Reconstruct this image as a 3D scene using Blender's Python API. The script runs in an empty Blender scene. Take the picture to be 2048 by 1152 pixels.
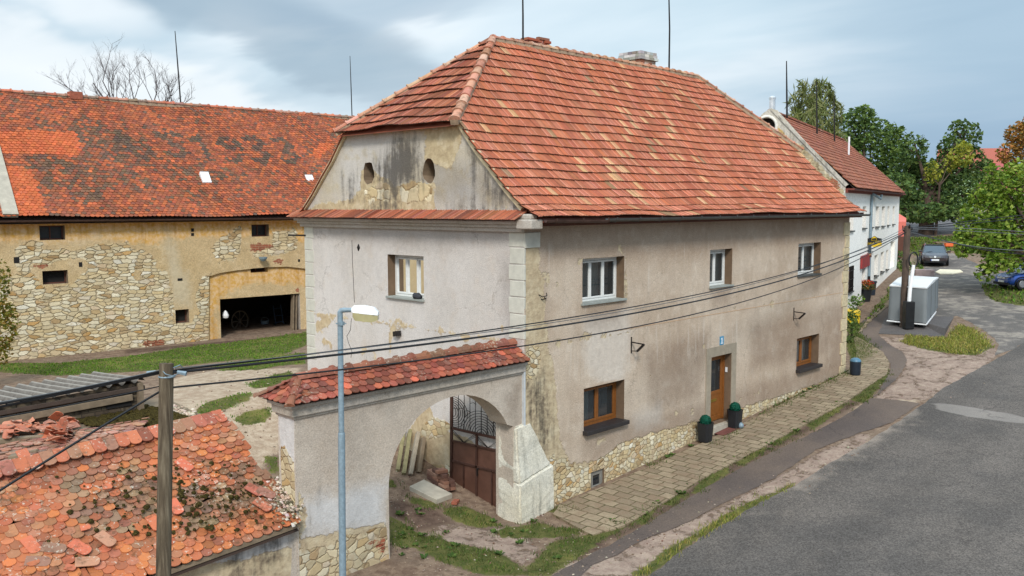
import bpy, bmesh, math, random
import numpy as np
from mathutils import Vector, Matrix
from mathutils.geometry import delaunay_2d_cdt
R = math.radians
SC = bpy.context.scene
COL = SC.collection

# ------------------------------------------------------------------ camera
CF, CW = 1767.78, 2048.0
CC = np.array([-14.7869, -13.9723, 6.6609])
YAW, PIT, ROL = 0.7709, 0.0934, -0.0028
_fw = np.array([math.cos(YAW)*math.cos(PIT), math.sin(YAW)*math.cos(PIT), -math.sin(PIT)])
_r = np.array([math.sin(YAW), -math.cos(YAW), 0.0]); _u = np.cross(_r, _fw)
_R = _r*math.cos(ROL) + _u*math.sin(ROL); _U = -_r*math.sin(ROL) + _u*math.cos(ROL)
cam = bpy.data.cameras.new('camera'); camo = bpy.data.objects.new('camera', cam); COL.objects.link(camo)
cam.sensor_width = 36.0; cam.lens = 36.0*CF/CW; cam.clip_end = 3000; cam.clip_start = 0.1
M = Matrix(((_R[0], _U[0], -_fw[0], CC[0]), (_R[1], _U[1], -_fw[1], CC[1]), (_R[2], _U[2], -_fw[2], CC[2]), (0, 0, 0, 1)))
camo.matrix_world = M
SC.camera = camo
SC.render.resolution_x, SC.render.resolution_y = 1024, 576

# ------------------------------------------------------------------ light
SUN_DIR = Vector((-0.66, -0.68, 0.80)).normalized()      # towards the sun
sun = bpy.data.lights.new('sun', 'SUN'); sun.energy = 1.5; sun.angle = R(12); sun.color = (1.0, 0.955, 0.89)
suno = bpy.data.objects.new('sun', sun); COL.objects.link(suno)
suno.rotation_euler = SUN_DIR.to_track_quat('Z', 'Y').to_euler(); suno.location = (-20, -15, 40)
SC.view_settings.view_transform = 'Standard'; SC.view_settings.look = 'None'
SC.view_settings.exposure = 0.74; SC.view_settings.gamma = 1.0
SC.cycles.max_bounces = 5; SC.cycles.transparent_max_bounces = 12
try:
    SC.cycles.use_denoising = True
except Exception: pass

def lin(r, g, b, k=1.0):
    f = lambda c: (c/255/12.92 if c/255 <= 0.04045 else ((c/255+0.055)/1.055)**2.4)
    return (f(r)*k, f(g)*k, f(b)*k, 1.0)

# ------------------------------------------------------------------ node helper
class NT:
    def __init__(s, tree):
        s.t = tree; s.t.nodes.clear()
    def n(s, typ, props=None, **ins):
        nd = s.t.nodes.new(typ)
        for k, v in (props or {}).items(): setattr(nd, k, v)
        for k, v in ins.items():
            key = int(k[1:]) if k[0] == '_' and k[1:].isdigit() else k.replace('_', ' ')
            s.set(nd.inputs[key], v)
        return nd
    def set(s, sock, v):
        if isinstance(v, bpy.types.NodeSocket): s.t.links.new(v, sock)
        elif v is not None:
            if sock.type == 'RGBA' and isinstance(v, (tuple, list)) and len(v) == 3: v = (*v, 1)
            sock.default_value = v
    def coord(s, kind='Object'): return s.n('ShaderNodeTexCoord').outputs[kind]
    def mapping(s, vec, scale=(1, 1, 1), loc=(0, 0, 0), rot=(0, 0, 0)):
        return s.n('ShaderNodeMapping', None, Vector=vec, Scale=scale, Location=loc, Rotation=rot).outputs[0]
    def noise(s, vec, scale, detail=3, rough=0.55, dist=0.0, out=0):
        return s.n('ShaderNodeTexNoise', None, Vector=vec, Scale=scale, Detail=detail, Roughness=rough, Distortion=dist).outputs[out]
    def vor(s, vec, scale, feature='F1', rand=1.0, out='Distance'):
        return s.n('ShaderNodeTexVoronoi', dict(feature=feature), Vector=vec, Scale=scale, Randomness=rand).outputs[out]
    def m(s, op, a, b=0.0, c=0.0, clamp=False):
        nd = s.n('ShaderNodeMath', dict(operation=op, use_clamp=clamp)); s.set(nd.inputs[0], a); s.set(nd.inputs[1], b); s.set(nd.inputs[2], c)
        return nd.outputs[0]
    def ss(s, x, a, b):      # smooth range a..b -> 0..1
        nd = s.n('ShaderNodeMapRange', dict(interpolation_type='SMOOTHSTEP', clamp=True)); s.set(nd.inputs['Value'], x)
        s.set(nd.inputs['From Min'], a); s.set(nd.inputs['From Max'], b); return nd.outputs[0]
    def mr(s, x, a, b, c, d):
        nd = s.n('ShaderNodeMapRange', dict(clamp=True)); s.set(nd.inputs['Value'], x)
        s.set(nd.inputs['From Min'], a); s.set(nd.inputs['From Max'], b); s.set(nd.inputs['To Min'], c); s.set(nd.inputs['To Max'], d); return nd.outputs[0]
    def mix(s, f, a, b, blend='MIX'):
        nd = s.n('ShaderNodeMix', dict(data_type='RGBA', blend_type=blend)); s.set(nd.inputs[0], f); s.set(nd.inputs[6], a); s.set(nd.inputs[7], b)
        return nd.outputs[2]
    def fmix(s, f, a, b):
        nd = s.n('ShaderNodeMix', dict(data_type='FLOAT')); s.set(nd.inputs[0], f); s.set(nd.inputs[2], a); s.set(nd.inputs[3], b)
        return nd.outputs[0]
    def ramp(s, x, stops):
        nd = s.n('ShaderNodeValToRGB', None, Fac=x); cr = nd.color_ramp
        while len(cr.elements) < len(stops): cr.elements.new(0.5)
        for e, (p, c) in zip(cr.elements, stops): e.position = p; e.color = c if len(c) == 4 else (*c, 1)
        return nd.outputs[0]
    def attr(s, name, out='Fac'): return s.n('ShaderNodeAttribute', dict(attribute_name=name)).outputs[out]
    def sep(s, v): return s.n('ShaderNodeSeparateXYZ', None, Vector=v).outputs
    def comb(s, x, y, z): return s.n('ShaderNodeCombineXYZ', None, X=x, Y=y, Z=z).outputs[0]
    def bump(s, h, strength=0.5, dist=0.02, normal=None):
        nd = s.n('ShaderNodeBump', None, Strength=strength, Distance=dist, Height=h)
        if normal is not None: s.set(nd.inputs['Normal'], normal)
        return nd.outputs[0]
    def hsv(s, col, h=0.5, sat=1.0, v=1.0): return s.n('ShaderNodeHueSaturation', None, Hue=h, Saturation=sat, Value=v, Color=col).outputs[0]
    def out(s, col, rough=0.9, normal=None, spec=0.3, metal=0.0, **kw):
        p = s.n('ShaderNodeBsdfPrincipled'); s.set(p.inputs['Base Color'], col); s.set(p.inputs['Roughness'], rough)
        s.set(p.inputs['Specular IOR Level'], spec); s.set(p.inputs['Metallic'], metal)
        if normal is not None: s.set(p.inputs['Normal'], normal)
        for k, v in kw.items(): s.set(p.inputs[k.replace('_', ' ')], v)
        o = s.n('ShaderNodeOutputMaterial'); s.t.links.new(p.outputs[0], o.inputs[0]); return p

def newmat(name):
    m = bpy.data.materials.new(name); m.use_nodes = True; return m, NT(m.node_tree)

# ------------------------------------------------------------------ world: daylight sky with layered cloud
W = bpy.data.worlds.new('World'); SC.world = W; W.use_nodes = True
t = NT(W.node_tree)
sky = t.n('ShaderNodeTexSky', dict(sky_type='NISHITA', sun_disc=False, sun_elevation=math.asin(SUN_DIR.z), sun_rotation=math.atan2(SUN_DIR.x, SUN_DIR.y), air_density=1.2, dust_density=2.5, ozone_density=1.5))
d = t.coord('Generated'); dx, dy, dz = t.sep(d)
elev = dz
# cloud deck coordinates: project the view direction on a flat layer far above
inv = t.m('DIVIDE', 1.0, t.m('ADD', t.m('MAXIMUM', dz, 0.0), 0.10))
cx = t.m('MULTIPLY', dx, inv); cy = t.m('MULTIPLY', dy, inv)
deck = t.comb(cx, cy, 0.0)
rt = t.mapping(deck, scale=(0.42, 0.20, 1), rot=(0, 0, R(-38)), loc=(3.1, 1.7, 0))
n1 = t.noise(rt, 1.0, 4, 0.45, 0.5)
n2 = t.noise(t.mapping(deck, scale=(0.8, 0.42, 1), rot=(0, 0, R(-36)), loc=(7.3, 2.2, 0)), 2.0, 4, 0.5, 0.3)
dens = t.m('ADD', t.m('MULTIPLY', n1, 0.62), t.m('MULTIPLY', n2, 0.38))
# azimuth from the street axis (negative to the left) and elevation
fwd = t.m('ADD', t.m('MULTIPLY', dx, math.cos(YAW)), t.m('MULTIPLY', dy, math.sin(YAW)))
sid = t.m('ADD', t.m('MULTIPLY', dx, math.sin(YAW)), t.m('MULTIPLY', dy, -math.cos(YAW)))
azi = t.m('ARCTAN2', sid, fwd)
wob = t.m('MULTIPLY', t.m('SUBTRACT', n2, 0.5), 0.10)
def bank(a0, e0, la, le, slope, lo=1.15, hi=0.25):      # one long cloud bank, lying along a sloping line
    da = t.m('SUBTRACT', azi, a0); de = t.m('ADD', t.m('SUBTRACT', t.m('SUBTRACT', elev, e0), t.m('MULTIPLY', da, slope)), wob)
    q = t.m('ADD', t.m('POWER', t.m('ABSOLUTE', t.m('DIVIDE', da, la)), 2.0), t.m('POWER', t.m('ABSOLUTE', t.m('DIVIDE', de, le)), 2.0)); return t.ss(q, lo, hi)
right = t.ss(azi, -0.15, 0.40)
dens2 = t.m('ADD', dens, t.m('MULTIPLY', right, 0.03))
cloud = t.ramp(dens2, [(0.34, lin(240, 246, 250)), (0.45, lin(218, 230, 238)), (0.54, lin(190, 210, 223)), (0.64, lin(164, 188, 205))])
cloud = t.mix(t.m('MULTIPLY', bank(-0.22, 0.175, 0.28, 0.042, -0.30), 0.62), cloud, lin(140, 162, 180))
cloud = t.mix(t.m('MULTIPLY', bank(-0.14, 0.215, 0.17, 0.035, 0.1), 0.55), cloud, lin(148, 172, 192))
cloud = t.mix(t.m('MULTIPLY', bank(-0.40, 0.120, 0.25, 0.040, -0.25), 0.7), cloud, lin(238, 243, 246))
cloud = t.mix(t.m('MULTIPLY', bank(-0.50, 0.215, 0.14, 0.035, -0.2), 0.7), cloud, lin(238, 244, 248))
cloud = t.mix(t.m('MULTIPLY', bank(0.13, 0.195, 0.22, 0.06, 0.0), 0.5), cloud, lin(196, 219, 232))
low = t.mix(t.ss(azi, -0.32, 0.10), lin(236, 242, 246), lin(156, 184, 206)); low = t.mix(t.ss(azi, 0.12, 0.48), low, lin(138, 166, 194))
cloud = t.mix(t.m('MULTIPLY', t.ss(azi, 0.22, 0.5), 0.75), cloud, lin(158, 184, 205))
cl = t.mix(t.m('MULTIPLY', t.ss(elev, 0.17, 0.02), 0.75), cloud, low)
cl = t.n('ShaderNodeVectorMath', dict(operation='SCALE'), _0=cl, Scale=t.m('MULTIPLY', t.mr(elev, 0.22, 1.0, 1.0, 2.15), 6.9)).outputs[0]
colr = t.mix(0.95, sky.outputs[0], cl)
bg = t.n('ShaderNodeBackground', None, Color=colr, Strength=0.1)
wo = t.n('ShaderNodeOutputWorld'); t.t.links.new(bg.outputs[0], wo.inputs[0])

# ------------------------------------------------------------------ geometry helpers
def ray(px, py): return _fw + _R*(px-1024)/CF - _U*(py-576)/CF
def on(px, py, ax, v):
    dd = ray(px, py); return CC + dd*((v-CC[ax])/dd[ax])
def street(px, py): p = on(px, py, 1, 0.0); return (p[0], p[2])         # street front of the house, (x, z)
def gable(px, py): p = on(px, py, 0, 0.0); return (p[1], p[2])          # gable front, (y, z)
def depth(px, py, D): return Vector(CC + ray(px, py)*D)

_sx = [-400, -30, -10, -8, -6, -4, -2, 0, 17.7, 22, 26, 32, 46, 53, 57, 67, 78, 105, 150, 400, 1200]
_sz = [-3, -1.2, -0.8, -0.72, -0.58, -0.55, -0.66, -0.76, 0.33, 0.66, 1.0, 1.35, 1.9, 2.12, 2.45, 3.4, 4.1, 4.9, 6.0, 8.0, 9.0]
_yy = [-1, 0.3, 1.5, 3, 6, 9, 12, 20, 60]
_yw = [0, 0, 0.14, 0.30, 0.70, 1.08, 1.05, 0.92, 1.0]
def g(x, y):
    x = np.asarray(x, float); y = np.asarray(y, float)
    s = np.interp(x, _sx, _sz); w = np.interp(y, _yy, _yw)
    k = np.clip((26-x)/8, 0, 1)
    return s + (1.1-s)*w*k
def gz(x, y): return float(g(x, y))
def GP(px, py, dz=0.0):       # point of the ground seen at a place of the photograph
    dd = ray(px, py); t0 = 5.0; prev = 5.0
    while t0 < 1500:
        p = CC + dd*t0
        if p[2] <= gz(p[0], p[1]) + dz:
            a, b = prev, t0
            for _ in range(30):
                mid = (a+b)/2; q = CC + dd*mid
                if q[2] <= gz(q[0], q[1]) + dz: b = mid
                else: a = mid
            return Vector(CC + dd*b)
        prev = t0; t0 *= 1.01
    return Vector(CC + dd*900)
def GL(pts, dz=0.0): return [tuple(GP(*p, dz)[:2]) for p in pts]

def sdf(P, poly):             # signed distance, positive inside; P (n,2)
    P = np.asarray(P, float); Q = np.asarray(poly, float); n = len(Q)
    dmin = np.full(len(P), 1e9); ins = np.zeros(len(P), bool)
    for i in range(n):
        a, b = Q[i], Q[(i+1) % n]; e = b-a; w = P-a
        tt = np.clip((w@e)/max(e@e, 1e-12), 0, 1); dq = w-np.outer(tt, e); dmin = np.minimum(dmin, np.hypot(dq[:, 0], dq[:, 1]))
        c = ((a[1] > P[:, 1]) != (b[1] > P[:, 1]))
        if abs(e[1]) > 1e-12: ins ^= c & (P[:, 0] < e[0]*(P[:, 1]-a[1])/e[1]+a[0])
    return np.where(ins, dmin, -dmin)
def sdfs(P, polys):
    r = np.full(len(P), -1.0)
    for q in polys: r = np.maximum(r, sdf(P, q))
    return np.clip(r, -1, 1)
def dens_line(pts, step):
    o = []
    for a, b in zip(pts, list(pts[1:])+[pts[0]]):
        n = max(1, int(math.hypot(b[0]-a[0], b[1]-a[1])/step))
        for i in range(n): o.append((a[0]+(b[0]-a[0])*i/n, a[1]+(b[1]-a[1])*i/n))
    return o
def ragged(pts, step, amp, seed=1):
    rr = random.Random(seed); q = dens_line(pts, step)
    return [(x+rr.uniform(-amp, amp), y+rr.uniform(-amp, amp)) for x, y in q]
def cdt(outline, holes=(), sp=0.2):
    pts = []; edges = []
    for lp in [outline]+list(holes):
        s0 = len(pts); pts += list(lp); k = len(lp); edges += [(s0+i, s0+(i+1) % k) for i in range(k)]
    A = np.array(outline); x0, y0 = A.min(0); x1, y1 = A.max(0)
    gx, gy = np.meshgrid(np.arange(x0+sp/2, x1, sp), np.arange(y0+sp/2, y1, sp)); G = np.stack([gx.ravel(), gy.ravel()], 1)
    rs = np.random.RandomState(3); G = G + rs.uniform(-.12, .12, G.shape)*sp
    k = sdf(G, outline) > sp*0.35
    for h in holes: k &= sdf(G, h) < -sp*0.35
    pts += [tuple(p) for p in G[k]]
    vo, eo, fo = delaunay_2d_cdt([Vector(p) for p in pts], edges, [], 0, 1e-6)[:3]
    V = np.array([tuple(v) for v in vo]); F = np.array([f for f in fo if len(f) == 3])
    c = V[F].mean(1); k = sdf(c, outline) > 0
    for h in holes: k &= sdf(c, h) < 0
    return V, F[k]

class MB:
    def __init__(s): s.v = []; s.f = []; s.c = []; s.mi = []
    def add(s, vs, fs, col=None, mi=0):
        o = len(s.v); s.v += [tuple(p) for p in vs]
        for f in fs: s.f.append(tuple(i+o for i in f)); s.c.append(col); s.mi.append(mi)
        return s
    def quad(s, a, b, c, d2, col=None, mi=0): return s.add([a, b, c, d2], [(0, 1, 2, 3)], col, mi)
    def box(s, p0, p1, col=None, mi=0):
        (x0, y0, z0), (x1, y1, z1) = p0, p1
        return s.add([(x0, y0, z0), (x1, y0, z0), (x1, y1, z0), (x0, y1, z0), (x0, y0, z1), (x1, y0, z1), (x1, y1, z1), (x0, y1, z1)],
                     [(3, 2, 1, 0), (4, 5, 6, 7), (0, 1, 5, 4), (1, 2, 6, 5), (2, 3, 7, 6), (3, 0, 4, 7)], col, mi)
    def obox(s, c, ax, ay, az, col=None, mi=0):     # oriented box: centre and three half vectors
        c, ax, ay, az = map(Vector, (c, ax, ay, az))
        vs = [c+ax*i+ay*j+az*k for k in (-1, 1) for i, j in ((-1, -1), (1, -1), (1, 1), (-1, 1))]
        return s.add(vs, [(3, 2, 1, 0), (4, 5, 6, 7), (0, 1, 5, 4), (1, 2, 6, 5), (2, 3, 7, 6), (3, 0, 4, 7)], col, mi)
    def bar(s, a, b, w, h=None, up=(0, 0, 1), col=None, mi=0):
        a, b = Vector(a), Vector(b); d2 = (b-a); L = d2.length
        if L < 1e-6: return s
        d2 /= L; u = Vector(up); sd = d2.cross(u)
        if sd.length < 1e-4: sd = d2.cross(Vector((1, 0, 0)))
        sd.normalize(); u = sd.cross(d2)
        return s.obox((a+b)/2, d2*L/2, sd*w/2, u*(h or w)/2, col, mi)
    def tube(s, pts, r, n=8, col=None, mi=0, cap=True):
        pts = [Vector(p) for p in pts]; rs = r if isinstance(r, (list, tuple)) else [r]*len(pts); o = len(s.v); up = None
        for i, p in enumerate(pts):
            dd = (pts[min(i+1, len(pts)-1)]-pts[max(i-1, 0)]).normalized()
            if up is None: up = dd.orthogonal().normalized()
            else: up = (up-dd*up.dot(dd)).normalized() if (up-dd*up.dot(dd)).length > 1e-5 else dd.orthogonal().normalized()
            sd = dd.cross(up)
            for k in range(n):
                an = 2*math.pi*k/n; s.v.append(tuple(p+(up*math.cos(an)+sd*math.sin(an))*rs[i]))
        for i in range(len(pts)-1):
            for k in range(n):
                k2 = (k+1) % n; s.f.append((o+i*n+k, o+i*n+k2, o+(i+1)*n+k2, o+(i+1)*n+k)); s.c.append(col); s.mi.append(mi)
        if cap:
            s.f.append(tuple(o+k for k in range(n))[::-1]); s.c.append(col); s.mi.append(mi)
            e = o+(len(pts)-1)*n; s.f.append(tuple(e+k for k in range(n))); s.c.append(col); s.mi.append(mi)
        return s
    def prism(s, poly, fn, d0, d1, col=None, mi=0):    # poly in 2-D, fn(u,v,d)->3-D
        n = len(poly); a = [fn(u, v, d0) for u, v in poly]; b = [fn(u, v, d1) for u, v in poly]
        return s.add(a+b, [tuple(range(n))[::-1], tuple(range(n, 2*n))]+[(i, (i+1) % n, n+(i+1) % n, n+i) for i in range(n)], col, mi)
    def lathe(s, c, prof, n=12, col=None, mi=0):
        c = Vector(c); o = len(s.v)
        for rr, z in prof:
            for k in range(n): an = 2*math.pi*k/n; s.v.append((c.x+rr*math.cos(an), c.y+rr*math.sin(an), c.z+z))
        for i in range(len(prof)-1):
            for k in range(n):
                k2 = (k+1) % n; s.f.append((o+i*n+k, o+i*n+k2, o+(i+1)*n+k2, o+(i+1)*n+k)); s.c.append(col); s.mi.append(mi)
        s.f.append(tuple(o+k for k in range(n))[::-1]); s.c.append(col); s.mi.append(mi)
        e = o+(len(prof)-1)*n; s.f.append(tuple(e+k for k in range(n))); s.c.append(col); s.mi.append(mi)
        return s
    def build(s, name, mat, parent=None, smooth=False, attrs=None, bevel=0):
        me = bpy.data.meshes.new(name); me.from_pydata(s.v, [], s.f)
        for m_ in (mat if isinstance(mat, (list, tuple)) else [mat]): me.materials.append(m_)
        if any(s.mi): me.polygons.foreach_set('material_index', s.mi)
        if any(c is not None for c in s.c):
            a = me.attributes.new('col', 'FLOAT_COLOR', 'FACE')
            a.data.foreach_set('color', np.array([(*(c[:3] if c is not None else (1, 1, 1)), 1) for c in s.c], np.float32).ravel())
        for k, vals in (attrs or {}).items():
            a = me.attributes.new(k, 'FLOAT', 'POINT'); a.data.foreach_set('value', np.asarray(vals, np.float32))
        if smooth: me.polygons.foreach_set('use_smooth', [True]*len(me.polygons))
        me.update()
        o = bpy.data.objects.new(name, me); COL.objects.link(o)
        if parent is not None:
            o.parent = parent; r_ = parent; off = Vector((0, 0, 0))
            while r_ is not None: off += r_.location; r_ = r_.parent
            o.location = -off
        if bevel:
            b = o.modifiers.new('bevel', 'BEVEL'); b.width = bevel; b.segments = 2; b.limit_method = 'ANGLE'
        return o
def thing(name, label, cat, loc, group=None):
    o = bpy.data.objects.new(name, None); COL.objects.link(o); o.location = loc; o.empty_display_size = 0.3
    return tag(o, label, cat, group)
def tag(o, label=None, cat=None, group=None, kind=None):
    if label: o['label'] = label
    if cat: o['category'] = cat
    if cat and not kind: o['kind'] = 'thing'
    if group: o['group'] = group
    if kind: o['kind'] = kind
    return o
def frame_fn(O, U, V, N): # 2-D + depth -> 3-D
    O, U, V, N = map(Vector, (O, U, V, N)); return lambda u, v, d2=0.0: O+U*u+V*v+N*d2
def sheet(name, mat, fn, outline, holes=(), sp=0.2, attrs=None, parent=None, reveals=(), extra=None, rev_mat=None):
    """a wall face: outline/holes in (u,v); attrs {name: f(P)}; reveals: depth of each hole"""
    V, F = cdt(outline, holes, sp); mb = MB(); mb.v = [tuple(fn(u, v)) for u, v in V]; mb.f = [tuple(int(i) for i in f) for f in F]
    P = list(map(tuple, V))
    for h, dp in zip(holes, reveals):
        n = len(h); o = len(mb.v)
        for (u, v) in h: mb.v.append(tuple(fn(u, v))); P.append((u, v))
        for (u, v) in h: mb.v.append(tuple(fn(u, v, -dp))); P.append((u, v))
        for i in range(n): mb.f.append((o+i, o+(i+1) % n, o+n+(i+1) % n, o+n+i))
    mb.c = [None]*len(mb.f); mb.mi = [0]*len(F)+[1 if rev_mat else 0]*(len(mb.f)-len(F)); P = np.array(P)
    return mb.build(name, [mat, rev_mat] if rev_mat else mat, parent, attrs={k: f(P) for k, f in (attrs or {}).items()})
def rect(u0, u1, v0, v1): return [(u0, v0), (u1, v0), (u1, v1), (u0, v1)]

# tiled surfaces ----------------------------------------------------------
def surf(O, U, A, prof):
    """roof surface: O origin at eave, U along eave, A horizontal inward, prof [(a,h)...] ; returns S(u, v, lift)"""
    O, U, A = map(Vector, (O, U, A)); L = [0.0]
    for (a0, h0), (a1, h1) in zip(prof, prof[1:]): L.append(L[-1]+math.hypot(a1-a0, h1-h0))
    def S(u, v, lift=0.0):
        v_ = min(max(v, 0), L[-1]); i = 0
        while i < len(L)-2 and v_ > L[i+1]: i += 1
        tt = (v_-L[i])/(L[i+1]-L[i]); tt += (v-v_)/(L[i+1]-L[i])
        a = prof[i][0]+(prof[i+1][0]-prof[i][0])*tt; h = prof[i][1]+(prof[i+1][1]-prof[i][1])*tt
        da, dh = (prof[i+1][0]-prof[i][0]), (prof[i+1][1]-prof[i][1]); q = math.hypot(da, dh); da /= q; dh /= q
        return O+U*u+A*(a-dh*lift)+Vector((0, 0, h+da*lift))
    return S, L[-1]
def wave_tiles(mb, S, L, rows, w, ulo, uhi, colf, lift=0.06, rib=0.022, sag=None, seed=1):
    rr = random.Random(seed); ex = L/rows
    pr = [(0.0, 0.2), (0.10, 1.0), (0.20, 0.15), (0.44, 0.0), (0.52, 0.75), (0.60, 0.0), (0.86, 0.05)]
    for i in range(rows):
        va, vb = i*ex-(0.03 if i else 0), (i+1)*ex+0.03
        a0, a1 = min(ulo(va), ulo(vb)), max(uhi(va), uhi(vb)); j0, j1 = math.floor(a0/w), math.ceil(a1/w)
        for j in range(j0, j1):
            c = colf(i, j, rr); jz = rr.uniform(-0.004, 0.006); jv = rr.uniform(-0.008, 0.008)
            us = [(j+p)*w for p, _ in pr]+[(j+1)*w]; hs = [h for _, h in pr]+[0.2]
            if us[-1] <= a0 or us[0] >= a1: continue
            o = len(mb.v); n = len(us)
            for vv, base in ((va, lift), (vb, 0.004)):
                lo, hi = ulo(vv), uhi(vv)
                for u, h in zip(us, hs):
                    sg = sag(u, vv) if sag else 0
                    mb.v.append(tuple(S(min(max(u, lo), hi), vv+(jv if vv == va else 0), base+h*rib+jz+sg)))
            for u, h in zip(us, hs):
                sg = sag(u, va) if sag else 0
                lo, hi = ulo(va), uhi(va); mb.v.append(tuple(S(min(max(u, lo), hi), va+jv+0.004, lift*0.72+h*rib*0.9+jz-0.006+sg)))
            pale = tuple(min(1, x*1.16+0.05) for x in c[:3]) if rr.random() < 0.45 else c; dk = tuple(x*0.72 for x in c[:3]); lip_shade = (0.085*rr.uniform(.6, 1.4), 0.044, 0.030)  # course shadow line, with edge dirt, painted into the lip face colour
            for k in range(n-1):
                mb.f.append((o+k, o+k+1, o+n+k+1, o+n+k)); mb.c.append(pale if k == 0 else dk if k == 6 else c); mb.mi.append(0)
                mb.f.append((o+2*n+k, o+2*n+k+1, o+k+1, o+k)); mb.c.append(lip_shade); mb.mi.append(0)
def beaver_tiles(mb, S, L, ex, w, ulo, uhi, colf, th=0.016, arc=5, seed=1, jit=1.0, skip=None, sag=None, tl=None):
    rr = random.Random(seed); rows = int(L/ex)+1; r_ = w*0.5
    for i in range(rows):
        v0 = i*ex; v1 = v0+(tl or ex*1.9)
        j0, j1 = math.floor(ulo(v0)/w)-1, math.ceil(uhi(v0)/w)+1
        for j in range(j0, j1):
            uc = (j+0.5+(0.5 if i % 2 else 0))*w
            if uc-w*0.3 < ulo(v0) or uc+w*0.3 > uhi(v0): continue
            if skip and skip(i, j, uc, v0): continue
            c = colf(i, j, uc, v0, rr); gp = 0.004+rr.uniform(0, 0.003)*jit
            an = rr.gauss(0, 0.012)*jit; dv = rr.gauss(0, 0.006)*jit; dl = abs(rr.gauss(0, 0.004))*jit; sg = sag(uc, v0) if sag else 0
            hw = w/2-gp; d_ = hw*0.72
            out = [(-hw, min(v1-v0, L+0.02-v0)), (-hw, d_)]
            for k in range(1, arc): q = math.pi*k/arc; out.append((-hw*math.cos(q), d_-d_*math.sin(q)))
            out += [(hw, d_), (hw, min(v1-v0, L+0.02-v0))]
            ca, sa = math.cos(an), math.sin(an); vs = []; vs2 = []
            for (a, b) in out:
                a2, b2 = a*ca-b*sa, a*sa+b*ca; k = b/ex
                lf = (2.1-k*1.05)*th+dl+0.004
                uu = min(max(uc+a2, ulo(v0)), uhi(v0))
                vs.append(S(uu, v0+b2+dv, lf+sg)); vs2.append(S(uu, v0+b2+dv, lf-th+sg))
            n = len(vs); fs = [tuple(range(n))]+[(k, k+n, k+1+n, k+1) for k in range(n-1)]
            mb.add(vs+vs2, fs, c)
def ridge_caps(mb, p0, p1, r_, ln, colf, seed=1, flat=0.75, n=6, up=(0, 0, 1)):
    rr = random.Random(seed); p0, p1 = Vector(p0), Vector(p1); dd = p1-p0; T = dd.length; dd /= T; k = max(1, round(T/ln)); s_ = T/k
    sd = dd.cross(Vector(up)).normalized(); u = sd.cross(dd)
    for i in range(k):
        a = p0+dd*(i*s_-0.03)+u*rr.uniform(-.006, .006)+sd*rr.uniform(-.008, .008); b = p0+dd*((i+1)*s_+0.03); c = colf(rr)
        ra, rb = r_*1.30, r_*0.90; o = []
        for q, rad in ((a, ra), (a+dd*0.04, ra), (a+dd*0.06, r_), (b, rb)):
            o.append([q+(sd*math.cos(math.pi*m_/n)+u*math.sin(math.pi*m_/n)*flat)*rad for m_ in range(n+1)])
        vs = [p for ring in o for p in ring]; N = n+1; fs = [(x*N+y, x*N+y+1, (x+1)*N+y+1, (x+1)*N+y) for x in range(3) for y in range(n)]
        fs.append(tuple(range(N))); mb.add(vs, fs, c)
def jitcol(base, rr, a=0.1, b=0.05):
    k = 1+rr.gauss(0, a); return tuple(max(0.01, x*k*(1+rr.gauss(0, b))) for x in base[:3])
# ------------------------------------------------------------------ materials
def plain(name, c, rough=0.6, metal=0.0, spec=0.4, var=0.12, scale=6.0, bump=0.0, bscale=40):
    m_, t = newmat(name); co = t.coord(); n = t.noise(co, scale, 4)
    col = t.mix(t.mr(n, 0.3, 0.7, 0, 1), tuple(x*(1-var) for x in c[:3]), tuple(min(1, x*(1+var)) for x in c[:3]))
    nm = t.bump(t.noise(co, bscale, 3), bump, 0.01) if bump else None
    t.out(col, t.mr(n, 0.3, 0.7, max(0.03, rough-0.08), min(1, rough+0.08)), nm, spec, metal); return m_
def tile_mat(name, lichen=0.3, dark=0.25, spots=lin(190, 180, 165), rough=0.85, fine=1.0, gloss=0.25, moss=0.0):
    m_, t = newmat(name); co = t.coord(); c = t.attr('col', 'Color')
    n = t.noise(co, 3.0, 5, 0.6); f = t.noise(co, 22*fine, 4, 0.6); b = t.noise(co, 0.55, 3)
    col = t.mix(t.mr(f, 0.3, 0.7, 0, 0.4), c, t.hsv(c, 0.5, 0.85, 0.68))
    col = t.mix(t.m('MULTIPLY', t.ss(n, 0.50, 0.72), dark), col, lin(70, 52, 44))
    if lichen:
        lm = t.ss(t.m('ADD', t.noise(co, 14*fine, 5, 0.7), t.m('MULTIPLY', t.noise(co, 1.3, 2), 0.35)), 0.76, 0.84)
        col = t.mix(t.m('MULTIPLY', lm, lichen), col, spots)
    if moss:
        mm = t.ss(t.m('ADD', t.noise(co, 9, 4, 0.65), t.m('MULTIPLY', b, 0.5)), 0.78, 0.9); col = t.mix(t.m('MULTIPLY', mm, moss), col, lin(62, 56, 34))
    h = t.m('ADD', f, t.m('MULTIPLY', t.noise(co, 70*fine, 2), 0.5))
    t.out(col, rough, t.bump(h, 0.45, 0.012), gloss); return m_
STONE = [(0.0, lin(164, 136, 98)), (0.12, lin(214, 198, 164)), (0.35, lin(206, 184, 142)), (0.55, lin(226, 216, 190)), (0.78, lin(212, 194, 156)), (0.90, lin(190, 150, 96)), (1.0, lin(230, 224, 206))]
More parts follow.
